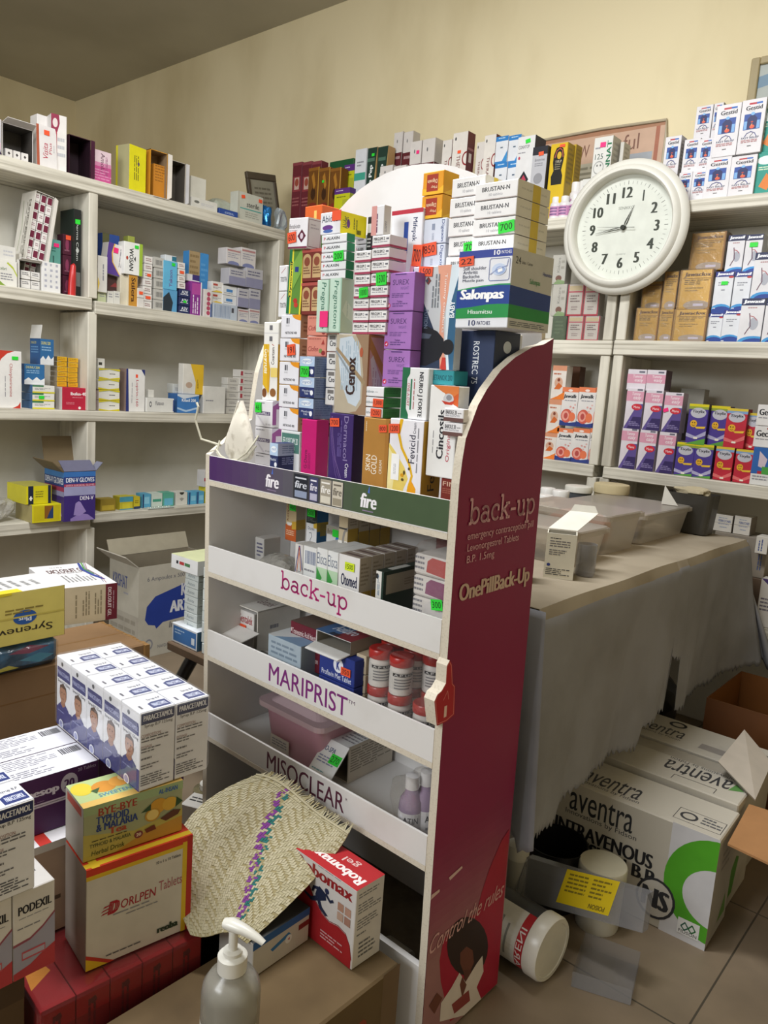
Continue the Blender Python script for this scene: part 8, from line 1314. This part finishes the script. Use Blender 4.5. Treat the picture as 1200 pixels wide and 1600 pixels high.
DIC = A('#e4e3e4', F=[('r', 0, 0, 1, 1, '#c0b396'), ('r', .8, 0, 1, 1, '#6a2430'), ('lv', .3, .15, .36, .85, 1, '#8a7f66'), ('lv', .42, .2, .56, .85, 3, '#857a62'), ('lv', .62, .2, .76, .85, 3, '#857a62'), ('t', 'DICLOSUIT GEL', .84, .1, .9, .9, '#d8c3c3', -90, .02), ('lv', .93, .3, .96, .8, 1, '#b09098')],
  T=[('t', 'DICLOSUIT GEL', .18, .62, .86, .78, '#4a1f22', 0, .03), ('l', .3, .56, .8, .6, 1, '#5a4a4a'), ('t', '12 x 30 g', .3, .84, .5, .9, '#5a5a5a'), ('lv', .3, .2, .8, .5, 8, '#8a8a8a'), ('p', [(.84, 1), (.74, .7), (.78, .4), (.86, .2), (.92, .2), (.84, .45), (.8, .7), (.88, 1)], '#3a4a96'), ('p', [(.9, 1), (.8, .7), (.84, .45), (.86, .45), (.83, .7), (.93, 1)], '#5a9a4a'), ('s', [(.98, 1), (.86, .7), (.9, .3), (.84, .05)], .0015, '#7a2430'), ('s', [(.95, 1), (.84, .7), (.88, .35), (.82, .1)], .0015, '#3a3a6a')])
carton(FD, 'white gel carton with a maroon corner and coloured swoosh on the brown carton', -.04, .122, 0, .26, .519, .622, DIC, name='gel_carton', rz=0)
FS = Fr((-1.655, .700, 0), math.radians(91)); 
SYR = A('#d8c96c', F=[('p', [(0, 0), (.34, 0), (.26, .3), (.26, .7), (.34, 1), (0, 1)], '#bfc8d3'), ('p', [(0, .1), (.2, .0), (0, 0)], '#6a8ab4'), ('t', 'Syrenev', .38, .18, .88, .36, '#3a3424', 180, .012), ('e', .62, .5, .11, .14, '#2f5aa0'), ('t', 'Plus', .56, .42, .68, .52, '#e6ecf4', 180, .02), ('l', .44, .56, .8, .68, 2, '#8a7a3a'), ('r', .26, .5, 1, .53, '#c9b85a'), ('p', [(.0, .9), (.5, .96), (.5, 1), (0, 1)], '#dcc62a')],
  T=[('r', 0, 0, 1, 1, '#d6d5d3'), ('r', 0, 0, .6, .2, '#dcc62a'), ('lv', .1, .3, .9, .8, 9, '#8a8a8a')], R=[('r', 0, 0, 1, 1, '#b9a850')])
carton(FS, 'pale yellow capsule carton set upside down on the blue wrapped pack', -.10, .142, 0, .135, .585, .705, SYR, name='capsule_carton')
bp = empty('wrapped_pack', FS.M); tag(bp, 'blue film wrapped pack crushed under the yellow capsule carton', 'pack')
mb = MB(); BLUP = stained('blue_pack_print', '#2a6a94', '#16384f', (1, 1, 1), .9, .4, 0, 5, 16, .45, .6); mb.box(-.10, .13, .004, .12, .5195, .583, BLUP, .012)
deco(mb, (-.10, .004, .5195), (.23, 0, 0), (0, 0, .063), (0, -1, 0), [('p', [(.1, .2), (.4, .5), (.3, .8), (.05, .6)], '#1d4258'), ('p', [(.5, .7), (.7, .9), (.9, .75), (.7, .6)], '#8a3a5a'), ('p', [(.2, .1), (.5, .3), (.6, .15)], '#b9b04a'), ('p', [(.6, .4), (.8, .55), (.95, .4), (.8, .2)], '#3f8aa8')])
mb.build('pack', bp); mb = MB(); mb.box(-.104, .134, 0, .124, .519, .584, BAG if False else FILM, .014, skip='B'); mb.build('film_wrap', bp)
# bench with stacks behind the stand
BN = stained('bench_wood', '#6d5a48', '#43362a', (2, 14, 2), .7, .7, .1); be = empty('bench', ROOM.M); tag(be, 'low wooden bench with a dark tube leg behind the display stand', 'bench')
part(be, 'seat', (-1.93, -1.325, 1.302, 1.56, .372, .398), BN)
BLK = M('#26262a', 'plastic')
for x, s in ((-1.86, -1), (-1.42, 1)):
    mb = MB(); mb.tube([(x, 1.36, .372), (x+.01*s, 1.34, .33), (x+.035*s, 1.325, .27), (x+.05*s, 1.32, .18), (x+.05*s, 1.32, 0.0)], .02, BLK, 10); mb.build('leg', be, smooth=True)
    mb = MB(); mb.tube([(x, 1.52, .372), (x+.05*s, 1.53, .25), (x+.05*s, 1.53, 0)], .02, BLK, 10); mb.build('leg', be, smooth=True)
zb0 = .3985
B(ROOM, 'white and blue banded flat carton at the bench corner', (268, 308, 980, 1012), 1.315, A('#d9dde2', F=[('r', .06, .1, .96, .9, '#3f72b0'), ('l', .12, .45, .5, .75, 2, '#a9c3e0'), ('r', .78, .25, .9, .6, '#dfe6ee')], R=[('r', 0, 0, 1, 1, '#3a5a70')]), z0=zb0, d=.13)
zau = ROOM.on('y', 288, 984, 1.32).z
AUN = A('#cfd6d4', F=[('t', 'Aunex', .22, .3, .75, .75, '#7a8890', 0, .006, .1)], R=[('r', 0, 0, 1, 1, '#b3b9b2'), ('l', .1, .2, .9, .8, 3, '#98a09a')])
zau2 = B(ROOM, 'mint white tablet box, {o} of the outer stack on the bench', (288, 309, 893, 987), 1.335, AUN, z0=zau, n=7, d=.09, group='mint white tablet boxes on the bench', name='tablet_box', jit=.004)
B(ROOM, 'white flat carton with a red and green logo crowning the outer bench stack', (267, 309, 871, 893), 1.315, A('#e0e0e0', F=[('r', .2, .42, .28, .64, '#2a2a30'), ('r', .32, .42, .5, .64, '#b03a3a'), ('r', .52, .42, .72, .64, '#4a7a50')], R=[('r', 0, 0, 1, 1, '#b9b9b4'), ('r', .7, .5, .95, .7, '#4a4a4a')], T=[('r', 0, 0, 1, 1, '#b9bd94')]), z0=zau2, d=.14)
B(ROOM, 'mint white tablet box, {o} of the inner stack by the stand', (316, 345, 872, 1022), 1.32, AUN, z0=zb0, n=9, d=.09, group='mint white tablet boxes on the bench', name='tablet_box', key='aun2', jit=.003)
# brown carton in front of the stand and what stands on it
FC = Fr((-.731, .55, 0), math.radians(89.2)); mb = MB(); w, d, h = .437, .236, .2; mb.box(0, w, 0, d, 0, h, stained('kraft_dusty', '#66543a', '#4d3e2a', (1, 1, 1), .7, .85, .06, 6, 7), .004)
deco(mb, (0, 0, 0), (w, 0, 0), (0, 0, h), (0, -1, 0), [('t', 'zon', .55, .35, .82, .72, '#8a3a24', 0, .04), ('r', .9, .0, 1, 1, '#6d5840')])
o = mb.build('brown_carton', None, FC.M); tag(o, 'dusty brown carton with rust lettering in front of the display stand', 'box')
ROB = A('#cfcbc8', F=[('p', [(0, .9), (.2, .75), (.35, .55), (.5, .42), (.62, .38), (.76, .41), (.88, .38), (.95, .27), (.98, .12), (.98, 0), (0, 0)], '#a01f26'), ('s', [(.2, .76), (.35, .56), (.5, .43), (.62, .39), (.76, .42), (.88, .39), (.95, .28), (.985, .12)], .0016, '#7a1a1e'), ('t', 'Robomax', .05, .82, .95, .97, '#8f1d22', 0, .03), ('l', .4, .97, .95, .99, 1, G1),
    ('e', .56, .74, .035, .035, '#2a3050'), ('p', [(.44, .74), (.54, .7), (.56, .62), (.46, .56), (.38, .6), (.4, .68)], '#232a44'), ('p', [(.46, .58), (.5, .5), (.6, .44), (.56, .42), (.46, .46), (.4, .58)], '#232a44'), ('p', [(.4, .6), (.32, .54), (.2, .56), (.2, .53), (.33, .49), (.44, .55)], '#232a44'), ('p', [(.54, .68), (.62, .62), (.68, .66), (.66, .69), (.62, .66), (.55, .72)], '#232a44'), ('p', [(.44, .73), (.34, .7), (.32, .62), (.35, .62), (.37, .67), (.44, .69)], '#232a44'),
    ('r', .74, .62, .83, .72, '#a8806c'), ('r', .85, .62, .94, .72, '#b08a78'), ('r', .74, .5, .83, .6, '#b89a88'), ('r', .85, .5, .94, .6, '#a07868'), ('l', .5, .1, .85, .22, 3, '#c9989a')],
    R=[('l', .1, .86, .8, .93, 2, '#77777a'), ('l', .1, .66, .9, .8, 4, '#77777a'), ('l', .1, .46, .85, .6, 4, '#77777a'), ('l', .1, .38, .6, .42, 1, '#77777a'), ('l', .2, .08, .8, .3, 4, '#6a6a6c')],
    T=[('r', 0, 0, 1, 1, '#ab2026'), ('t', 'Robomax', .2, .16, .95, .46, '#e6dedc', 180, .03, .1), ('t', 'gel', .5, .58, .72, .86, '#d8b8b4', 180, .01)])
FB('white and red gel carton with a running figure on the brown carton', -.937, .918, -2.6, 0, .165, 0, .071, .2005, .353, ROB, name='gel_carton')
FB('flat white and blue carton under the edge of the straw mat', -.876, .775, 91, 0, .134, 0, .09, .2005, .268, A('#bdb9b2', F=[('r', 0, .78, 1, 1, '#2a5a96'), ('p', [(.3, .5), (.62, .66), (.66, .56), (.34, .4)], '#2f6fa8'), ('e', .62, .46, .06, .12, '#d8d8d8'), ('p', [(.6, .46), (.64, .5), (.64, .42)], '#a83a34'), ('r', .8, .5, 1, .66, '#7a2a28')], T=[('r', 0, 0, 1, 1, '#3a3a38')]), name='tablet_carton')
# pump bottle
zp_ = ROOM.on('x', 366, 1441, -.80).z; k = (zp_-.2005)/.235
pbt = empty('pump_bottle', at(ROOM, (-.80, .668, .2005))@Matrix.Diagonal((1.08, 1.08, k, 1))@Matrix.Rotation(math.radians(20), 4, 'Z')); tag(pbt, 'cloudy pump bottle with a white dispenser on the brown carton', 'bottle')
mb = MB(); mb.lathe([(0, 0), (.036, 0), (.041, .006), (.041, .105), (.039, .122), (.031, .138), (.018, .148), (.016, .152)], film('frosted_bottle', '#c3c0b4', .62, .22, .1, 6), 36); mb.build('body', pbt, smooth=True)
mb = MB(); mb.lathe([(0, .003), (.037, .003), (.038, .07), (0, .07)], film('gel_inside', '#b3ad9c', .6, .2, .05, 5), 30); mb.build('gel', pbt, smooth=True)
mb = MB(); PW_ = M('#d3d1c8', 'plastic'); mb.lathe([(.0, .148), (.0205, .148), (.0205, .174), (.018, .177), (.0135, .178), (.0135, .184), (.0105, .186), (0, .186)], PW_, 28, caps=False); mb.build('collar', pbt, smooth=True)
mb = MB(); mb.tube([(0, 0, .184), (0, 0, .222)], .0065, PW_, 12); mb.tube([(-.014, 0, .228), (-.004, 0, .230), (.016, 0, .228), (.036, 0, .222), (.047, 0, .216)], [.008, .0105, .0085, .006, .0045], PW_, 12); mb.build('pump_head', pbt, smooth=True)
mb = MB(); n = 16; mb.mesh([(.0414*math.cos(a), .0414*math.sin(a), z) for z in (.02, .062) for a in [math.radians(-150+150*i/n) for i in range(n+1)]], [(i, i+1, i+n+2, i+n+1) for i in range(n)], '#c3beb2')
vs_, fs_, _ = glyphs('Exmax', 0, 2); mb.mesh([(.0417*math.cos(math.radians(-75+70*x)), .0417*math.sin(math.radians(-75+70*x)), .042+.014*y) for x, y in vs_], fs_, '#4a2a24'); mb.build('label', pbt)
# woven straw mat with coloured band and fringe
P1, P2 = ROOM.on('z', 405, 1210, .416), ROOM.on('z', 545, 1306, .378); ML, MR = ROOM.on('z', 281, 1306, .345), ROOM.on('z', 492, 1376, .318); Q1, Q2 = ROOM.on('z', 298, 1462, .262), ROOM.on('z', 386, 1472, .27)
def bez(a, m, b, t): c = m*2-(a+b)/2; return a*(1-t)**2+c*2*t*(1-t)+b*t*t
def surf(s, t):
    l, r = bez(P1, ML, Q1, t), bez(P2, MR, Q2, t); p = l.lerp(r, s); p.z += .012*math.sin(math.pi*s)*(1-.3*t)+.006*math.sin(7*s+3*t); return p
mt = empty('straw_mat', Matrix.Translation(surf(.5, .5))); tag(mt, 'woven straw mat with a purple and green band and a fringed edge', 'mat'); OFF = surf(.5, .5)
sA, sB = M('#a9a183', 'matte'), M('#b4ac90', 'matte'); sD = M('#978c68', 'matte'); cp, cg = M('#7a3f86', 'matte'), M('#2f6a66', 'matte')
NU, NV = 56, 66; mb = MB()
g = [[surf(i/NU, j/NV)-OFF for j in range(NV+1)] for i in range(NU+1)]
vs = [p for row in g for p in row]; mb.mesh(vs, [(i*(NV+1)+j, (i+1)*(NV+1)+j, (i+1)*(NV+1)+j+1, i*(NV+1)+j+1) for i in range(NU) for j in range(NV)], sD)
def nrm(s, t): e = .01; return (surf(s+e, t)-surf(s, t)).cross(surf(s, t+e)-surf(s, t)).normalized()*-1
def flt(i0, i1, j0, j1, m, h=.0012):
    a = .05; s0, s1, t0, t1 = (i0+a)/NU, (i1-a)/NU, (j0+a)/NV, (j1-a)/NV; n = nrm((s0+s1)/2, (t0+t1)/2)
    if n.z < 0: n = -n
    mb.poly([surf(s0, t0)-OFF+n*h*.5, surf(s1, t0)-OFF+n*h, surf(s1, t1)-OFF+n*h, surf(s0, t1)-OFF+n*h*.5], m)
rm = random.Random(2)
for i in range(NU):
    blk = (i//6) % 2
    for j in range(0, NV):
        ph = (j+(i if blk == 0 else -i)) % 4
        band = abs((i/NU)-(.38+.42*(j/NV)+.03*math.sin(j*.5))) 
        if ph in (0,) and j+2 <= NV:
            c = rm.choice((sA, sB, sB))
            du = (i/NU)-(.36+.40*(j/NV)+.1*(j/NV)*(1-j/NV)); kk = j+int(du*70)
            if -.048 < du < .006 and kk % 5 < 3: c = cp
            elif -.006 < du < .048 and (kk+2) % 5 < 3: c = cg
            flt(i, i+1, j, j+2, c)
        elif ph == 2 and i+2 <= NU and (i % 6) < 5:
            c = rm.choice((sA, sB)); du = (i/NU)-(.36+.40*(j/NV)+.1*(j/NV)*(1-j/NV)); kk = j+int(du*70); c = cp if -.048 < du < .006 and kk % 5 < 3 else (cg if -.006 < du < .048 and (kk+2) % 5 < 3 else c)
            flt(i, min(i+2, (i//6+1)*6, NU), j, j+1, c, .0009)
o = mb.build('weave', mt); md = o.modifiers.new('thickness', 'SOLIDIFY'); md.thickness = .0012; md.offset = -1
mb = MB()
for k in range(70):
    s = (k+.5)/70; a = surf(s, 0)-OFF; d_ = (surf(s, 0)-surf(s, .05)).normalized(); L_ = rm.uniform(.011, .020); wv = (P2-P1).normalized()*.0014; sk = (P2-P1).normalized()*rm.uniform(-.008, .010)
    mb.poly([a-wv, a+wv, a+wv*.8+d_*L_+sk+Vector((0, 0, rm.uniform(-.004, .004))), a-wv*.8+d_*L_+sk], rm.choice((sA, sB, '#9a8d62')))
mb.build('fringe', mt)
mb = MB(); mb.tube([surf(s/20, .012)-OFF+Vector((0, 0, .002)) for s in range(21)], .0022, sB, 6); mb.tube([surf(s/20, .035)-OFF+Vector((0, 0, .002)) for s in range(21)], .0016, sA, 6); mb.build('braid', mt)
o = blob('polythene_bag', (0, 0, .12), (.07, .06, .12), M('#12140f', 'plastic'), 77, 3, .2); o.matrix_world = at(ROOM, (-1.085, .86, 0)); tag(o, 'black bag shape added to darken the gap under the straw mat', 'plastic bag')  # dark filler added to black out the gap beside the red bundle
# metal capped jars and flat box beyond the mat
for k, (px, py, zz_) in enumerate(((326, 1222, .215), (349, 1240, .20))):
    p = ROOM.on('z', px, py, zz_); o = empty('jar', at(ROOM, (p.x, p.y, 0))); tag(o, ('metal rimmed jar with a white screw cap behind the straw mat, outer one', 'white capped jar touching the straw mat, inner one')[k], 'jar')
    mb = MB(); mb.lathe([(0, 0), (.034, 0), (.036, .004), (.036, zz_-.03), (.032, zz_-.024)], M('#6a675c', 'plastic') if k == 0 else M('#8d8a80', 'plastic'), 26); mb.build('body', o, smooth=True)
    mb = MB(); mb.lathe([(0, zz_-.025), (.037, zz_-.025), (.037, zz_-.018), (.022, zz_-.015)], M('#8f8768', 'foil') if k == 0 else M('#9a978c', 'plastic'), 26, caps=False); mb.build('rim', o, smooth=True)
    mb = MB(); mb.lathe([(0, zz_-.018), (.0215, zz_-.018), (.0215, zz_-.002), (.019, zz_), (0, zz_)], M('#cfccc4', 'plastic'), 24, caps=False); mb.build('cap', o, smooth=True)
p = ROOM.on('z', 313, 1252, .22); carton(Fr((p.x-.05, p.y-.02, 0), .4), 'white box with black marks by the tea carton and jars', 0, .08, 0, .06, 0, .2, A('#cfccc6', T=[('l', .1, .3, .9, .7, 2, '#3a3a3a')]), name='tablet_box')
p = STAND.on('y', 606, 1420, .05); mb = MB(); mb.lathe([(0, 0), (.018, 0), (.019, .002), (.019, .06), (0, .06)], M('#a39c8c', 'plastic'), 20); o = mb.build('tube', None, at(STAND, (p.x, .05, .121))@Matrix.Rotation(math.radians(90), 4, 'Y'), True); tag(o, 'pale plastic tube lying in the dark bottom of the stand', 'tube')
